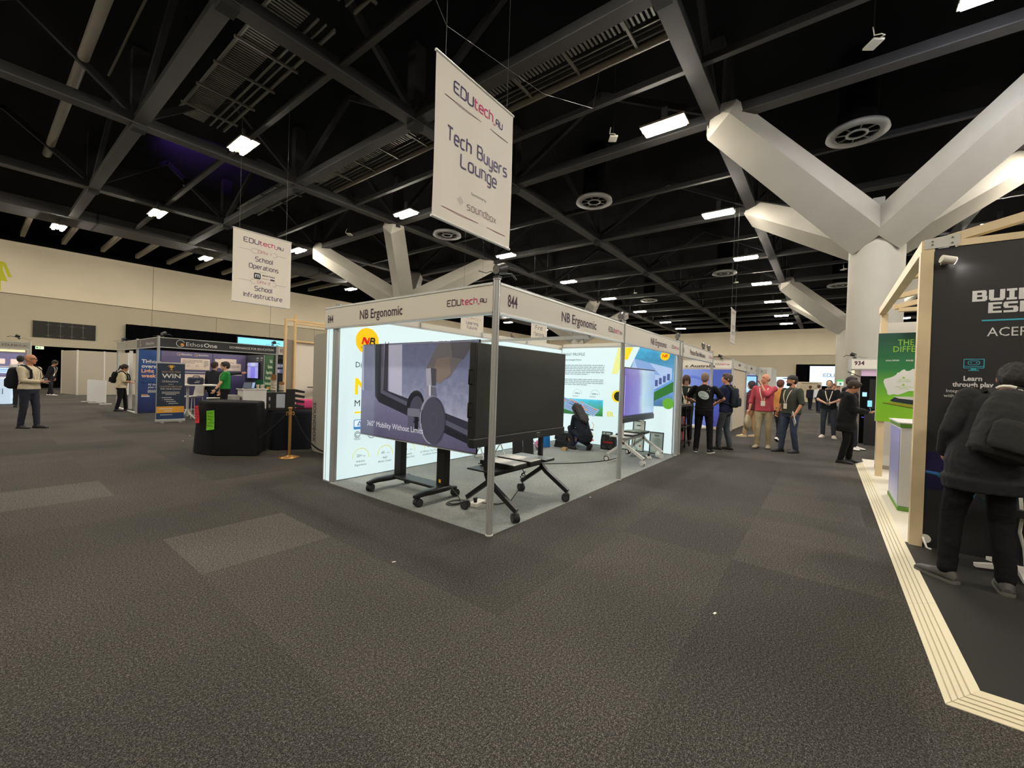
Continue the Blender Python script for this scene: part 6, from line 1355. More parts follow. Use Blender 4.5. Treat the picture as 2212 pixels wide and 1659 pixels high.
class Body:
    pass
def person(label, x, y, a=0, H=1.75, z=0, g=1.0, lean=0, side=0, twist=0, head=(0, 0), wr=None, wl=None, pole_r=None, pole_l=None, feet=None, pelvis=(0, 0, .945), skin='fair',
           shirt=(60, 60, 60), sleeve='short', hem=.84, pants=(40, 42, 50), shoes=(30, 30, 32), sole=None, hair='short', hairc=(50, 38, 30), beard=None, glasses=False, lanyard=False, badge=True,
           coat=False, collar=None, belt=False, voxel=.012, hands='relax', female=False, yaw=None):
    s = H/1.75; B = Body()
    B.yaw = face(x, y, a) if yaw is None else yaw
    B.loc = V((x, y, z)); B.s = s
    px, py, pz = pelvis
    Rl = MX.Rotation(R(twist), 3, 'Z') @ MX.Rotation(R(lean), 3, 'Y') @ MX.Rotation(R(side), 3, 'X')
    Pv = V((px, py, pz)); dz = pz-.93
    def T(p):      # upper body transform
        q = V(p)-V((0, 0, .93)); k = min(1, max(0, (V(p).z-.9)/.22)); full = Rl @ q
        return (q.lerp(full, k)+Pv)*s
    def T3(p): return (Rl @ (V(p)-V((0, 0, .93)))+Pv)*s
    Hr = MX.Rotation(R(head[0]), 3, 'Z') @ MX.Rotation(R(head[1]), 3, 'Y')
    hc = V((0, 0, 1.54))
    def TH(p): return T3(hc+Hr @ (V(p)-hc))
    HR = Rl @ Hr
    B.T, B.TH, B.T3 = T, TH, T3
    SK = mat('skin '+skin, SKIN[skin], rough=.55, spec=.35, vary=.05, vscale=14)
    g2 = 1+(g-1)*.5; fm = female
    sw = .165 if fm else .187
    torso = [(.84, .150*g2, .100*g2, -.005), (.93, .170*g2, .118*g2, -.008), (1.02, .155*g, .112*g, .0), (1.10, .148*g, .112*g, .004), (1.20, .155*g, .118*g, .006), (1.30, .168*g2, .118*g2, .006), (1.37, .172*g2, .105, 0), (1.42, .150, .085, -.008), (1.455, .09, .066, -.012), (1.49, .058, .056, -.012)]
    def ring(zz, w, d, cx, f=1.0, add=0.0, fn=T, n=20):
        out = []
        for i in range(n):
            c_, s_ = math.cos(2*PI*i/n), math.sin(2*PI*i/n)
            out.append(fn((cx+math.copysign(abs(c_)**.8, c_)*(d*f+add), math.copysign(abs(s_)**.8, s_)*(w*f+add), zz)))
        return out
    def front(zz):
        for (z0, w0, d0, c0), (z1, w1, d1_, c1) in zip(torso, torso[1:]):
            if z0 <= zz <= z1: t_ = (zz-z0)/(z1-z0); return (d0+c0)*(1-t_)+(d1_+c1)*t_
        return .1
    B.front = front
    # ---- limbs
    arms = {}
    for sd, w_, pole in ((1, wl, pole_l), (-1, wr, pole_r)):
        sh = T3((-.005, sd*sw*g2, 1.405)); w_ = V(w_ if w_ is not None else (.05, .27*sd*g2, .84))
        wr_ = (V((w_.x, w_.y, w_.z))+V((0, 0, dz)))*s if not (abs(lean)+abs(side) > 4 or twist) else T3(w_)
        el, wr2 = ik(sh, wr_, .29*s, .255*s, Rl @ V(pole if pole is not None else (-.5, .5*sd, -.6)))
        arms[sd] = (sh, el, wr2)
    legs = {}
    feet = feet or {}
    for sd in (1, -1):
        fx, fy, fz, fyaw, fp = feet.get(sd, (0.0, .105*sd, 0.0, 8*sd, 0))
        hip = V((px, py+.088*sd*g2, pz-.02))*s; an = V((fx, fy, fz+.085))*s
        kn, an2 = ik(hip, an, .43*s, .42*s, V((1, .12*sd, .05)))
        legs[sd] = (hip, kn, an2, fyaw, fp)
    B.arms, B.legs = arms, legs
    # ---- body: one continuous skin
    mb = MB()
    mb.loft([ring(*t_) for t_ in torso], SK)
    capsule(mb, TH((-.012, 0, 1.45)), .056*s, TH((.0, 0, 1.57)), .054*s, SK)
    hd = [((.0, 0, 1.652), (.097, .077, .098)), ((.032, 0, 1.592), (.072, .061, .082))]
    for c_, r_ in hd: mb.ell(TH(c_), [v*s for v in r_], SK, HR, 20, 14)
    mb.ell(TH((.072, 0, 1.545)), (.032*s, .034*s, .026*s), SK, HR)
    capsule(mb, TH((.098, 0, 1.645)), .010*s, TH((.113, 0, 1.605)), .014*s, SK, 10)
    for sd in (1, -1):
        mb.ell(TH((-.005, .078*sd, 1.618)), (.022*s, .012*s, .034*s), SK, HR, 10, 8)
        mb.ell(TH((.085, .026*sd, 1.665)), (.018*s, .028*s, .010*s), SK, HR, 10, 8)
        sh, el, wp = arms[sd]
        capsule(mb, sh, .054*s, el, .041*s, SK); capsule(mb, el, .041*s, wp, .027*s, SK)
        d = (wp-el).normalized()
        inward = V((0, -sd, 0)) if hands == 'relax' else V((.15, 0, 1.0))
        if abs(d.z) > .75: inward = V((.3, -sd, 0))
        n_ = inward-d*inward.dot(d); n_.normalize(); sd_ = d.cross(n_)
        if hands == 'relax' or abs(d.z) > .75:
            thumb = sd_ if sd_.x > 0 else -sd_
        else: thumb = sd_ if sd_.y*sd > 0 else -sd_
        Rm = MX((d, thumb, d.cross(thumb))).transposed()
        mb.ell(wp+d*.05*s, (.055*s, .042*s, .019*s), SK, Rm, 12, 8)
        for k in range(4):
            l_ = (.07, .08, .075, .058)[k]*s; b0 = wp+d*.085*s+thumb*(.03-.02*k)*s
            c1 = b0+(d*.85+n_*.35+thumb*(.12-.08*k)).normalized()*l_*.55; c2 = c1+(d*.45+n_*.85).normalized()*l_*.5
            capsule(mb, b0, .0105*s, c1, .0095*s, SK, 8); capsule(mb, c1, .0095*s, c2, .008*s, SK, 8)
        t0 = wp+d*.025*s+thumb*.03*s; t1 = t0+(d*.6+thumb*.7+n_*.3).normalized()*.04*s; t2 = t1+(d*.85+thumb*.1+n_*.5).normalized()*.03*s
        capsule(mb, t0, .013*s, t1, .011*s, SK, 8); capsule(mb, t1, .011*s, t2, .009*s, SK, 8)
        hip, kn, an, fy_, fp_ = legs[sd]
        capsule(mb, hip, .08*s, kn, .053*s, SK); capsule(mb, kn, .052*s, an, .036*s, SK)
        fd = V((math.cos(R(fy_)), math.sin(R(fy_)), 0)); fd = (fd*math.cos(R(fp_))+V((0, 0, -math.sin(R(fp_))))).normalized()
        capsule(mb, an+V((0, 0, -.035*s))-fd*.02*s, .033*s, an+fd*.10*s+V((0, 0, -.06*s)), .016*s, SK)
    body = fuse(mb, 'person', SK, voxel*s, None, 3)
    body.location = (x, y, z); body.rotation_euler = (0, 0, B.yaw); tag(body, label, 'person')
    B.o = body
    # ---- shirt or coat
    SM = cloth('%02x%02x%02x' % shirt, shirt)
    mb = MB(); ad = .028 if coat else .014
    tr = [t_ for t_ in torso if t_[0] > hem+.02]
    hw = [t_ for t_ in torso if t_[0] >= hem][0] if hem >= .84 else torso[0]
    fl = 1.05 if coat else 1.03
    low = [(hem, max(hw[1], .165*g2)*fl, max(hw[2], .12*g)*fl, -.005)]
    if hem < .8: low += [((hem+.9)/2, .178*g2*1.06, .125*g*1.06, -.005)]
    tt = low+[(z_, max(w_, (.168*g2+.004) if z_ < 1.0 else 0, .160*g2 if z_ < 1.1 and coat else 0), max(d_, .118*g if z_ < 1.0 else 0), c_) for z_, w_, d_, c_ in tr[:-1]]
    rr = [ring(t_[0], t_[1], t_[2], t_[3], 1.0, ad, T) for t_ in tt]+[ring(1.468, .072, .062, -.012, 1.0, ad*.4, T)]
    mb.loft(rr, SM)
    for sd in (1, -1):
        sh, el, wp = arms[sd]; k = .012 if not coat else .026
        capsule(mb, sh+V((0, 0, -.005)), (.056+k)*s, sh.lerp(el, .5), (.05+k)*s, SM)
        if sleeve == 'short': capsule(mb, sh.lerp(el, .4), (.052+k)*s, sh.lerp(el, .72), (.052+k)*s, SM)
        else:
            capsule(mb, sh.lerp(el, .5), (.05+k)*s, el, (.043+k)*s, SM)
            e2 = {'roll': .25, 'half': .06}.get(sleeve, .93)
            capsule(mb, el, (.043+k)*s, el.lerp(wp, e2), (.045+k if sleeve in ('roll', 'half') else .032+k)*s, SM)
    if coat:
        mb.ell(T3((-.10, 0, 1.43)), (.075*s, .12*s, .075*s), SM, Rl)
        capsule(mb, T3((-.05, .06, 1.47)), .032*s, T3((.05, .07, 1.40)), .028*s, SM); capsule(mb, T3((-.05, -.06, 1.47)), .032*s, T3((.05, -.07, 1.40)), .028*s, SM)
    else:
        CN = 14
        mb.tube([TH((-.012+.062*math.cos(2*PI*i/CN), .062*math.sin(2*PI*i/CN), 1.478-.014*math.cos(2*PI*i/CN))) for i in range(CN)], .011*s, SM, n=8, closed=True)
    rumple(fuse(mb, 'coat' if coat else 'shirt', SM, voxel*1.1*s, body, 4), .009 if coat else .007, (11, 11, 9), x*3)
    # ---- trousers
    TM = cloth('%02x%02x%02x' % pants, pants, 7)
    mb = MB()
    mb.loft([ring(.80, .13*g2, .095*g2, -.005, 1, .01), ring(.86, .160*g2, .112*g2, -.006, 1, .012), ring(.93, .170*g2, .118*g2, -.008, 1, .012), ring(1.0, .158*g, .114*g, -.002, 1, .008)], TM)
    for sd in (1, -1):
        hip, kn, an, fy_, fp_ = legs[sd]
        capsule(mb, hip, .094*s*g2, kn, .068*s, TM); capsule(mb, kn, .068*s, an.lerp(kn, .04), .057*s, TM)
    rumple(fuse(mb, 'trousers', TM, voxel*1.1*s, body, 4), .008, (10, 10, 15), x*5)
    if belt:
        mb = MB(); mb.tube([T((math.cos(2*PI*i/24)*(.112*g+.016), math.sin(2*PI*i/24)*(.162*g+.014), .985)) for i in range(24)], .014*s, cloth('belt', (24, 22, 20)), n=6, closed=True); mb.build('belt', body)
    # ---- shoes
    ShM = mat('shoe %02x%02x%02x' % shoes, shoes, rough=.6); SoM = mat('sole %02x%02x%02x' % (sole or (24, 24, 24)), sole or (24, 24, 24), rough=.7)
    for sd in (1, -1):
        hip, kn, an, fy_, fp_ = legs[sd]
        base = an-V((0, 0, .085*s)); Fr = MX.Translation(an) @ MX.Rotation(R(fy_), 4, 'Z') @ MX.Rotation(R(fp_), 4, 'Y') @ MX.Translation((0, 0, -.085*s))
        mb = MB(); rings = []
        for u, w, h in ((-.075, .022, .05), (-.06, .036, .085), (-.02, .042, .11), (.04, .044, .095), (.1, .050, .066), (.16, .048, .054), (.198, .038, .044), (.214, .022, .032)):
            rings.append([Fr @ V((u*s, w*s*c_, (.018+(h-.018)*z_)*s)) for c_, z_ in ((-1, 0), (-1.0, .35), (-.75, .8), (-.3, 1), (.3, 1), (.75, .8), (1.0, .35), (1, 0))])
        mb.loft(rings, ShM); so = mb.build('shoe', body)
        mb = MB(); rings = [[Fr @ V((u*s, sg*w*s, zz*s)) for sg, zz in ((-1, .0), (1, .0), (1, .022), (-1, .022))] for u, w in ((-.082, .022), (-.062, .04), (0, .046), (.1, .054), (.165, .052), (.204, .04), (.22, .022))]
        mb.loft(rings, SoM, smooth=False); mb.build('sole', so)
    # ---- face details
    for sd in (1, -1):
        mb = MB(); mb.ell(TH((.091, .029*sd, 1.642)), (.007*s, .013*s, .008*s), mat('eye white', (214, 208, 200), rough=.3), HR, 10, 8); mb.ell(TH((.096, .029*sd, 1.642)), (.004*s, .0065*s, .0065*s), mat('dark iris', (36, 26, 22), rough=.2), HR, 8, 6); mb.build('eye', body)
        mb = MB(); mb.tube([TH((.094, .013*sd, 1.671)), TH((.095, .03*sd, 1.677)), TH((.085, .046*sd, 1.672))], .0042*s, mat('hair %02x%02x%02x' % hairc, hairc, rough=.7), n=6); mb.build('eyebrow', body)
    mb = MB(); mb.tube([TH((.088, .024, 1.566)), TH((.099, .012, 1.568)), TH((.102, 0, 1.567)), TH((.099, -.012, 1.568)), TH((.088, -.024, 1.566))], [.003*s, .0055*s, .006*s, .0055*s, .003*s], mat('lip '+skin, tuple(int(v*.8) for v in SKIN[skin]), rough=.5), n=6); mb.build('mouth', body)
    HM = mat('hair %02x%02x%02x' % hairc, hairc, rough=.7, bump=.5, bscale=45)
    if hair in ('short', 'crop', 'bob', 'long', 'tied'):
        mb = MB(); k = .006 if hair == 'crop' else .016
        mb.ell(TH((-.014, 0, 1.662)), ((.094+k)*s, (.076+k)*s, (.088+k)*s), HM, HR, 20, 14); mb.ell(TH((-.04, 0, 1.622)), ((.062+k)*s, (.068+k)*s, (.076+k*.5)*s), HM, HR)
        if hair == 'short': mb.ell(TH((.045, 0, 1.722)), (.05*s, .06*s, .03*s), HM, HR)
        if hair == 'bob':
            for sd in (1, -1): mb.ell(TH((-.002, .07*sd, 1.6)), (.068*s, .028*s, .098*s), HM, HR)
            mb.ell(TH((-.06, 0, 1.58)), (.055*s, .085*s, .09*s), HM, HR)
        if hair == 'tied': mb.ell(TH((-.125, 0, 1.64)), (.04*s, .035*s, .04*s), HM, HR); capsule(mb, TH((-.13, 0, 1.63)), .028*s, TH((-.15, 0, 1.48)), .014*s, HM)
        if hair == 'long':
            for yy in (-.07, -.035, 0, .035, .07): capsule(mb, TH((-.07, yy, 1.66)), .045*s, T3((-.145+.01*abs(yy)*10, yy*1.25, 1.22+abs(yy))), .034*s, HM)
            for sd in (1, -1): capsule(mb, TH((.02, .075*sd, 1.68)), .03*s, T3((-.02, .1*sd, 1.36)), .03*s, HM)
        rumple(fuse(mb, 'hair', HM, .008*s if voxel < .013 else .012*s, body, 2), .003 if hair == 'crop' else .011, (55, 55, 30) if hair != 'long' else (60, 60, 7), x)
    elif hair == 'fringe':
        mb = MB()
        mb.ell(TH((-.035, 0, 1.625)), (.075*s, .083*s, .06*s), HM, HR, 20, 14); fuse(mb, 'hair', HM, .008*s, body, 2)
    if beard:
        BM = mat('beard %02x%02x%02x' % beard, beard, rough=.8, bump=.5, bscale=45); mb = MB()
        mb.ell(TH((.05, 0, 1.553)), (.058*s, .063*s, .046*s), BM, HR, 18, 12); mb.ell(TH((.075, 0, 1.54)), (.038*s, .042*s, .036*s), BM, HR); fuse(mb, 'beard', BM, .008*s, body, 2)
    if glasses:
        mb = MB(); GM = mat('dark spectacle frame', (24, 22, 22), rough=.3)
        for sd in (1, -1):
            mb.tube([TH((.108, .031*sd+.022*math.cos(2*PI*i/14), 1.643+.017*math.sin(2*PI*i/14))) for i in range(14)], .0028*s, GM, n=6, closed=True)
            mb.tube([TH((.106, .052*sd, 1.648)), TH((.05, .079*sd, 1.648)), TH((-.01, .083*sd, 1.645))], .0028*s, GM, n=6)
        mb.tube([TH((.109, -.01, 1.647)), TH((.109, .01, 1.647))], .0028*s, GM, n=6); mb.build('glasses', body)
    if lanyard:
        LM_ = mat('cream lanyard ribbon', (222, 210, 186), rough=.7); mb = MB(); k = .03 if coat else .017
        zb = 1.12
        for sd in (1, -1):
            pts = [(-.07, .045*sd, 1.482), (-.01, .085*sd, 1.478)]+[(front(zz)+k, yy*sd, zz) for zz, yy in ((1.40, .085), (1.34, .075), (1.27, .058), (1.2, .04), (zb+.01, .02))]
            P = [T(p) for p in pts]
            for i in range(len(P)-1): mb.beam(P[i], P[i+1]+(P[i+1]-P[i]).normalized()*.004, .02*s, .004*s, LM_, up=Rl @ V((1, 0, .2)))
        ln = mb.build('lanyard', body)
        if badge:
            mb = MB(); c_ = T((front(1.05)+k+.008, 0, 1.05)); mb.beam(c_-Rl @ V((0, 0, .062*s)), c_+Rl @ V((0, 0, .062*s)), .092*s, .006*s, ink((222, 214, 196)), up=Rl @ V((1, 0, 0))); bd = mb.build('badge', ln)
            aa = Art(c_+Rl @ V((.004, .03, -.05))*s, Rl @ V((0, -1, 0)), Rl @ V((0, 0, 1))); aa.rect(0, .03*s, .06*s, .035*s, ink((120, 120, 120))); aa.rect(.018*s, .01*s, .042*s, .026*s, ink((110, 140, 100))); aa.build('print', bd)
    return B
def carried(B, name, label, cat, base, group=None):
    """a thing carried by a person: root at its own base, built in the carrier's axes"""
    w_ = B.loc+MX.Rotation(B.yaw, 3, 'Z') @ V(base)
    t = thing(name, label, cat, w_, B.yaw, group); t['_'] = 0; del t['_']
    return t
def backpack(B, label, c=(30, 31, 34), size=(.17, .30, .46), bottom=.98, pocket=True, straps=True, off=.135, voxel=.015):
    s = B.s; d, w, h = size; BM = cloth('pack%02x%02x%02x' % c, c, 14); base = B.T3((-off-d/2, 0, bottom)); t = carried(B, 'backpack', label, 'backpack', base)
    b0 = V(base); Q = lambda p: B.T3(p)-b0
    mb = MB(); rings = []
    for u, f, fd in ((0, .8, .75), (.06, 1, 1), (.35, 1.02, 1.08), (.7, .98, .95), (.92, .85, .75), (1, .6, .45)):
        zz = bottom+h*u; rings.append([Q((-off-d/2+d/2*fd*math.copysign(abs(math.cos(a_))**.6, math.cos(a_)), w/2*f*math.copysign(abs(math.sin(a_))**.6, math.sin(a_)), zz)) for a_ in [2*PI*i/20 for i in range(20)]])
    mb.loft(rings, BM); rumple(fuse(mb, 'pack', BM, voxel, t, 4), .012, (12, 12, 8), w*9)
    if pocket:
        mb = MB(); rings = []
        for u, f in ((.06, .8), (.12, 1), (.42, 1), (.5, .75)):
            zz = bottom+h*u; rings.append([Q((-off-d-.02+.035*f*math.copysign(abs(math.cos(a_))**.6, math.cos(a_)), w*.38*f*math.copysign(abs(math.sin(a_))**.6, math.sin(a_)), zz)) for a_ in [2*PI*i/16 for i in range(16)]])
        mb.loft(rings, BM); fuse(mb, 'pocket', BM, voxel, t, 3)
    mb = MB(); mb.tube([Q((-off-d*.3, -.04, bottom+h)), Q((-off-d*.3, -.03, bottom+h+.05)), Q((-off-d*.3, .03, bottom+h+.05)), Q((-off-d*.3, .04, bottom+h))], .008, BM, n=6); mb.build('grab_handle', t)
    if straps:
        for sd in (1, -1):
            mb = MB(); P = [(-off, .09*sd, bottom+h*.92), (-.07, .115*sd, 1.485), (.02, .125*sd, 1.475), (B.front(1.36)+.035, .13*sd, 1.37), (B.front(1.2)+.03, .145*sd, 1.2), (.03, .185*sd, 1.08), (-off, .13*sd, bottom+.06)]
            P = [Q(p) for p in P]
            for i in range(len(P)-1): mb.beam(P[i], P[i+1]+(P[i+1]-P[i]).normalized()*.012, .045, .016, BM, up=(P[i]-Q((0, 0, 1.25))))
            mb.build('strap', t)
    return t
def phone(B, label, glow=None, at=None, up=(-.35, 0, 1)):
    hands_ = [B.arms[sd][2]+(B.arms[sd][2]-B.arms[sd][1]).normalized()*.085*B.s for sd in (1, -1)]
    c = (hands_[0]+hands_[1])/2+V((.01, 0, .035)) if at is None else hands_[0 if at > 0 else 1]+V((.0, 0, .035))
    t = carried(B, 'phone', label, 'phone', c); mb = MB(); u = V(up).normalized()
    mb.beam(u*-.07, u*.07, .07, .009, M_BLACK, up=(u.cross(V((0, 1, 0))))); mb.build('case', t)
    if glow: aa = Art(u*-.06+V((-.006, .03, 0)), (0, -1, 0), u); aa.rect(0, 0, .06, .12, ink(glow, .9)); aa.build('screen', t)
FW = lambda xl, xr, yl=.105, yr=-.105, al=6, ar=-6, pl=0, pr=0, zl=0, zr=0: {1: (xl, yl, zl, al, pl), -1: (xr, yr, zr, ar, pr)}
HOLD = dict(wr=(.27, -.07, 1.10), wl=(.27, .07, 1.10), hands='hold')

B = person('bald person in a cream sweater walking at far left, wearing a black backpack', -2.18, 12.4, 48, 1.73, g=1.12, head=(22, 4), skin='tan', shirt=(190, 178, 152), sleeve='long', hem=.92, pants=(44, 46, 56), hair='none', hairc=(60, 50, 44), lanyard=True, badge=False, feet=FW(.12, -.12, .06, -.06), glasses=True, **HOLD)
backpack(B, 'black backpack on the bald person in the cream sweater', (24, 26, 34), (.24, .36, .5), .93)
phone(B, 'dark phone held by the bald person in the cream sweater')
B = person('dark-suited person with a white lanyard walking by the dark doorway', -.63, 27.7, 60, 1.75, lean=14, head=(10, 6), skin='tan', shirt=(26, 26, 30), sleeve='long', hem=.8, pants=(34, 34, 38), shoes=(220, 216, 208), hairc=(30, 24, 22), lanyard=True, feet=FW(-.1, .16), voxel=.02)
B = person('person in a cream top reading a phone beside the blue stand wall, backpack on', .145, 16.8, 78, 1.60, g=1.32, lean=6, head=(0, 10), female=True, skin='red', shirt=(206, 192, 160), sleeve='half', hem=.86, pants=(24, 24, 28), hair='tied', hairc=(40, 28, 24), feet=FW(.12, -.1), voxel=.014, wr=(.30, -.07, 1.1), wl=(.3, .07, 1.1), hands='hold')
backpack(B, 'small black backpack on the person in the cream top', (26, 28, 28), (.16, .28, .42), 1.02, off=.15)
phone(B, 'phone held by the person in the cream top')
person('dark-haired person seen from behind at the far left stand', -1.95, 19.9, 170, 1.78, skin='fair', shirt=(210, 206, 200), sleeve='long', hairc=(26, 22, 22), voxel=.018)
B = person('person in a green polo shirt and glasses passing the governance stand', 1.55, 11.62, -84, 1.75, head=(4, 4), skin='fair', shirt=(34, 124, 52), hem=.95, pants=(22, 22, 26), hairc=(34, 26, 22), glasses=True, lanyard=True, wl=(.26, .22, .93), wr=(.1, -.26, .86), feet=FW(.1, -.1))
mb = MB(); e_, w_ = B.arms[1][1], B.arms[1][2]; d_ = (w_-e_).normalized(); mb.cyl(w_-d_*.03, w_-d_*.005, .034, M_BLACK, n=14); tag(mb.build('watch', None, B.loc, (0, 0, B.yaw)), 'black wristwatch on the person in the green polo', 'watch')
person('person in a charcoal suit pointing at the screen behind the green polo', 1.78, 13.25, 155, 1.76, head=(-20, 0), skin='fair', shirt=(40, 42, 48), sleeve='long', hem=.78, pants=(34, 36, 42), hairc=(60, 44, 34), wr=(.22, -.68, 1.42), pole_r=(-.2, -.1, -1), voxel=.014)
B = person('person with bobbed hair and glasses leaning over the dark counter', 8.5, .42, -12, 1.77, lean=8, head=(18, 24), female=True, skin='fair', shirt=(30, 40, 36), sleeve='long', pants=(26, 26, 30), hair='bob', hairc=(62, 36, 30), glasses=True, lanyard=True, wr=(.3, -.16, 1.08), wl=(.3, .16, 1.08))
B = person('person in a black tee with a pale oval print on the back', 7.04, -.34, 172, 1.79, g=1.08, skin='red', shirt=(16, 16, 19), hem=.95, pants=(22, 22, 26), shoes=(18, 18, 20), sole=(214, 210, 204), hair='crop', hairc=(120, 100, 84), belt=True, wr=(.24, -.22, 1.08), wl=(.22, .2, 1.08), pole_r=(-.3, -.9, -.3), pole_l=(-.3, .9, -.3), collar=1, feet=FW(0, 0, .14, -.14, 14, -14), lanyard=True, badge=False)
a_ = Art(B.T((-.147, .0, 1.255)), B.T((-.147, -.1, 1.255))-B.T((-.147, 0, 1.255)), (-.02, 0, 1)); a_.warp = lambda x, z_: -.16*x*x-.02*z_
PG, PK = ink((176, 188, 186)), ink((24, 28, 30))
a_.disc(.0, .0, .12, PG, 2, 26, .085, -.5); a_.disc(-.02, .03, .07, ink((150, 164, 164)), 3, 20, .03, -.5); a_.line([(-.07, -.05), (-.02, -.03), (.03, -.06), (.08, -.05)], .01, PK, 4)
for i, (x_, z_) in enumerate(((.07, .1), (.09, .12), (.11, .1), (.13, .12), (.12, .08), (.1, .15))): a_.disc(x_, z_, .007, ink((200, 206, 200)), 2, 8)
o = a_.build('shirt_print', B.o)
B = person('person in a navy jacket and grey jeans talking, small backpack on', 7.91, -.63, -108, 1.80, head=(38, 0), skin='red', shirt=(30, 34, 62), sleeve='long', hem=.86, pants=(66, 72, 78), shoes=(50, 40, 34), hair='short', hairc=(70, 58, 48), lanyard=True, wl=(.3, .1, 1.1), wr=(.3, -.08, 1.1), hands='hold', feet=FW(.1, -.08))
backpack(B, 'slim dark backpack with grey pocket on the person in the navy jacket', (34, 40, 46), (.12, .28, .44), .98)
B = person('person in a pink-red shirt and khaki trousers rubbing the chin', 9.06, -1.30, -12, 1.84, g=1.1, head=(-34, -4), skin='red', shirt=(176, 72, 86), sleeve='roll', hem=.86, pants=(166, 152, 122), shoes=(176, 164, 140), sole=(60, 56, 52), hair='fringe', hairc=(130, 112, 96), lanyard=True, wl=(.16, -.04, 1.47), pole_l=(.35, .38, -1), wr=(.06, -.30, .88), feet=FW(-.04, .12))
M_TOTE = cloth('calico', (196, 184, 156), 8)
h_ = B.arms[-1][2]; t = carried(B, 'tote_bag', 'full calico tote bag hanging from the hand of the person in pink', 'bag', h_+V((0, -.03, -.52)))
mb = MB(); mb.ell((0, 0, .17), (.16, .09, .18), M_TOTE); mb.ell((.02, .01, .30), (.09, .06, .1), M_TOTE); fuse(mb, 'sack', M_TOTE, .016, t, 4); mb = MB(); mb.tube([(-.03, 0, .36), (-.01, .01, .46), (.01, .02, .46), (.03, .01, .36)], .012, M_TOTE); mb.build('handle', t)
B = person('bearded person in a dark cap and olive shirt holding papers', 8.73, -1.88, -46, 1.80, g=1.22, head=(-26, 0), skin='tan', shirt=(62, 64, 58), sleeve='half', hem=.88, pants=(58, 66, 84), shoes=(30, 30, 34), hair='crop', hairc=(26, 22, 20), beard=(28, 24, 22), lanyard=True, wl=(.16, .3, .92), wr=(.08, -.29, .9), feet=FW(-.06, .14))
mb = MB(); CM = cloth('cap', (58, 58, 60), 12)
mb.ell(B.TH((-.005, 0, 1.69)), (.106*B.s, .09*B.s, .075*B.s), CM, MX.Rotation(R(-26), 3, 'Z'), 20, 12); mb.ell(B.TH((.125, 0, 1.682)), (.075*B.s, .07*B.s, .009*B.s), CM, MX.Rotation(R(-26), 3, 'Z'), 16, 8); fuse(mb, 'cap', CM, .008, B.o, 2)
h_ = B.arms[1][2]; t = carried(B, 'papers', 'white printed papers held by the person in the cap', 'papers', h_+V((.03, .02, -.27)))
mb = MB(); mb.box((-.11, -.006, 0), (.11, .006, .29), M_WHITEP); mb.build('sheets', t, None, (.2, -.35, .9)); aa = Art((-.09, -.008, .02)); aa.lines(.02, .08, .1, .12, 4, ink((120, 120, 120))); aa.rect(.12, .02, .16, .06, ink((40, 40, 40))); q_ = aa.build('print', t); q_.rotation_euler = (.2, -.35, .9)
B = person('bearded person in a black polo looking at a phone in the aisle', 13.42, -2.59, -4, 1.80, g=1.16, head=(0, 6), skin='fair', shirt=(20, 22, 24), hem=.88, pants=(46, 52, 60), shoes=(214, 204, 184), sole=(226, 222, 214), hair='crop', hairc=(70, 62, 56), beard=(120, 112, 104), lanyard=True, wr=(.27, -.08, 1.06), wl=(.27, .08, 1.06), pole_r=(-.3, -.9, -.4), pole_l=(-.3, .9, -.4), hands='hold', feet=FW(.03, .0, .15, -.12, 14, -14))
phone(B, 'dark phone held by the bearded person in the black polo')
B = person('person in a black coat bent over a phone by the raised floor', 8.02, -2.88, 92, 1.71, g=1.18, lean=5, head=(2, 26), skin='tan', shirt=(22, 22, 24), sleeve='long', hem=.66, coat=True, pants=(18, 18, 22), shoes=(20, 20, 22), hairc=(44, 34, 28), wl=(.30, .08, 1.12), wr=(.3, -.06, 1.12), hands='hold', feet=FW(.06, -.08))
phone(B, 'phone with pale blue screen held by the person in the black coat', (150, 200, 230))
B = person('person in a dark hooded jacket just behind the person in the black coat', 10.6, -3.02, 88, 1.84, head=(0, 8), skin='tan', shirt=(30, 26, 30), sleeve='long', hem=.8, coat=True, pants=(40, 44, 54), shoes=(220, 216, 208), hairc=(34, 28, 26), voxel=.016, feet=FW(.1, .0))
person('person in a tan-orange shirt walking behind the person in pink', 11.0, -1.48, 150, 1.73, skin='red', shirt=(190, 130, 70), sleeve='short', hem=.86, pants=(46, 50, 60), shoes=(226, 222, 214), hairc=(90, 50, 36), voxel=.016, feet=FW(.22, -.24, pr=30))
person('person in a dark red top and tan boots stepping away behind the tote bag', 11.3, -.72, -92, 1.68, head=(0, 4), female=True, skin='fair', shirt=(92, 44, 50), sleeve='long', hem=.84, pants=(186, 150, 112), shoes=(204, 184, 140), sole=(226, 206, 160), hair='bob', hairc=(40, 28, 26), voxel=.016, feet=FW(.16, -.16))
person('person in a white shirt far down the main aisle, seen from behind', 30.1, -2.1, 160, 1.80, skin='fair', shirt=(206, 200, 190), sleeve='long', hem=.95, pants=(34, 38, 52), hairc=(60, 50, 42), voxel=.024, feet=FW(.16, -.14))
person('person in a dark suit far down the aisle beside the white shirt', 34.2, -1.55, 150, 1.76, skin='tan', shirt=(26, 26, 36), sleeve='long', hem=.8, pants=(26, 26, 34), hairc=(60, 40, 30), voxel=.026, feet=FW(.12, -.1))
person('pink-faced person in a pale jacket behind the black polo', 19.2, -2.74, 20, 1.76, skin='red', shirt=(170, 164, 160), sleeve='long', hem=.8, pants=(40, 42, 52), hairc=(110, 70, 48), voxel=.022)
person('dark-suited person half hidden behind the pale jacket', 28.2, -3.06, 10, 1.76, skin='red', shirt=(34, 34, 44), sleeve='long', hem=.8, pants=(34, 34, 44), hairc=(80, 56, 44), voxel=.024)
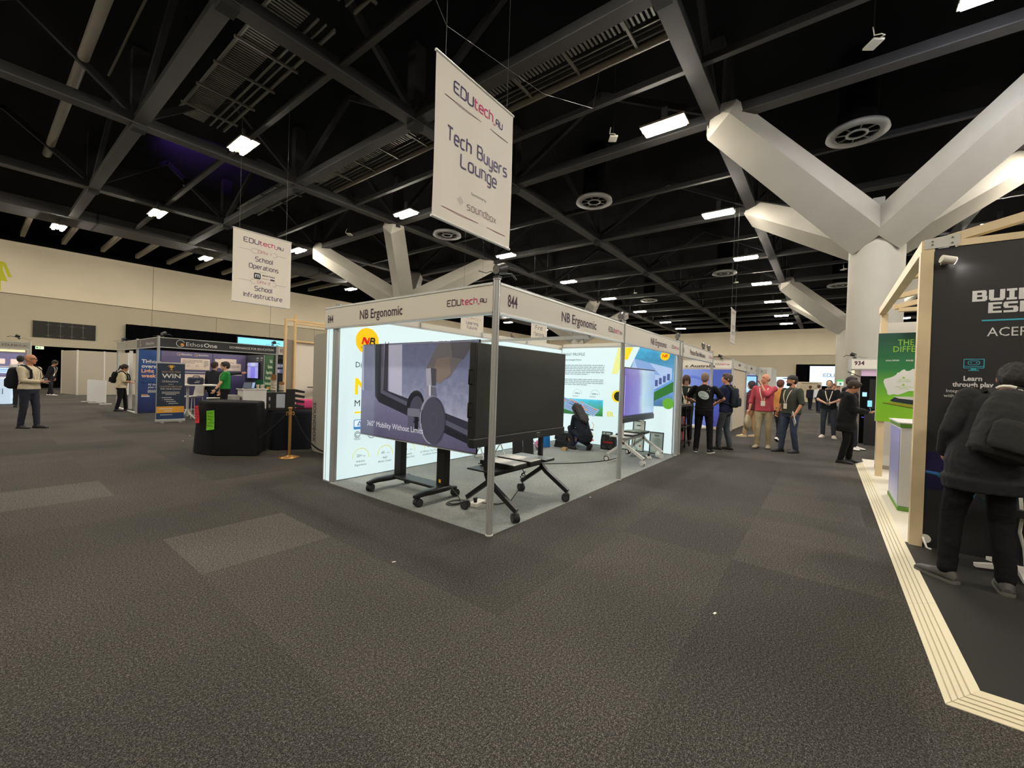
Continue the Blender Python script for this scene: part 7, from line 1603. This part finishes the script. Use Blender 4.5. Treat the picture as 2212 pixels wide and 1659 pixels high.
# kneeling at the end wall
B = person('person with long dark hair crouching on the stand carpet, back turned', 5.2, 1.78, -140, 1.66, z=.006, lean=26, head=(6, 22), female=True, skin='fair', shirt=(30, 32, 40), sleeve='long', hem=.92, pants=(34, 36, 44), shoes=(22, 22, 24), sole=(40, 38, 36), hair='long', hairc=(44, 36, 34), pelvis=(-.16, 0, .33), feet={1: (.10, .13, 0, 12, 0), -1: (-.16, -.12, .045, -8, 50)}, wr=(.42, -.1, 1.02), wl=(.42, .12, 1.02), voxel=.012)
# nearest visitor, bent over beside the black wall
B = person('person in black seen from behind at the right edge, wearing a worn black backpack', 1.6, -3.50, -160, 1.74, z=PZ, g=1.1, lean=14, side=17, head=(-20, 14), skin='tan', shirt=(38, 38, 40), sleeve='long', hem=.72, coat=True, pants=(20, 20, 22), shoes=(70, 68, 64), sole=(96, 94, 88), hair='short', hairc=(24, 20, 20), feet={1: (.02, .17, 0, 34, 0), -1: (-.02, -.14, 0, -14, 0)}, wr=(.42, -.18, 1.12), wl=(.2, .16, .98), pole_l=(-.4, .25, -.9), voxel=.009)
backpack(B, 'worn charcoal backpack with drooping front pocket on the person at the right edge', (46, 46, 46), (.2, .36, .5), .94, off=.15, voxel=.009)
mb = MB(); mb.tube([B.TH((-.012+.075*math.cos(2*PI*i/16), .07*math.sin(2*PI*i/16), 1.50-.01*math.cos(2*PI*i/16))) for i in range(16)], .012, M_AP, n=8, closed=True); mb.build('white_collar', B.o)
h_ = B.arms[-1][2]; mb = MB(); wpt = B.loc+MX.Rotation(B.yaw, 3, 'Z') @ h_
mb.tube([(2.05, -3.80, .86), (2.0, -3.79, .7), (1.99, -3.8, .55), (2.03, -3.8, .42), (2.0, -3.82, .3), (2.0, -3.84, .07)], .012, M_AP, n=6); tag(mb.build('white_cable'), 'white charging cable hanging beside the black-trousered leg at right', 'cable')
# ================================================================ camera and render look
yaw, pitch, roll = .6509, -.0100, .0319
cd = bpy.data.cameras.new('camera'); cam = bpy.data.objects.new('camera', cd); COL.objects.link(cam)
f = V((math.cos(pitch)*math.cos(yaw), math.cos(pitch)*math.sin(yaw), math.sin(pitch)))
r0 = V((math.sin(yaw), -math.cos(yaw), 0)); u0 = r0.cross(f)
r1 = r0*math.cos(roll)+u0*math.sin(roll); u1 = u0*math.cos(roll)-r0*math.sin(roll)
cam.matrix_world = MX.Translation((-3.057, -2.548, 1.505)) @ MX(((r1.x, u1.x, -f.x, 0), (r1.y, u1.y, -f.y, 0), (r1.z, u1.z, -f.z, 0), (0, 0, 0, 1)))
cd.sensor_fit = 'HORIZONTAL'; cd.sensor_width = 36; cd.lens = 36*895.07/2212; cd.clip_start = .05; cd.clip_end = 300
SC.camera = cam
w = bpy.data.worlds.new('hall'); SC.world = w; w.use_nodes = True
w.node_tree.nodes['Background'].inputs[0].default_value = (.02, .02, .02, 1)
vs = SC.view_settings; vs.view_transform = 'Standard'; vs.look = 'None'; vs.gamma = 1; vs.use_curve_mapping = False; vs.exposure = EXPOSURE
SC.display_settings.display_device = 'sRGB'
cy = SC.cycles
cy.max_bounces = 6; cy.diffuse_bounces = 3; cy.glossy_bounces = 3; cy.transmission_bounces = 4; cy.transparent_max_bounces = 6
cy.use_denoising = True; cy.caustics_reflective = False; cy.caustics_refractive = False; cy.sample_clamp_indirect = 4
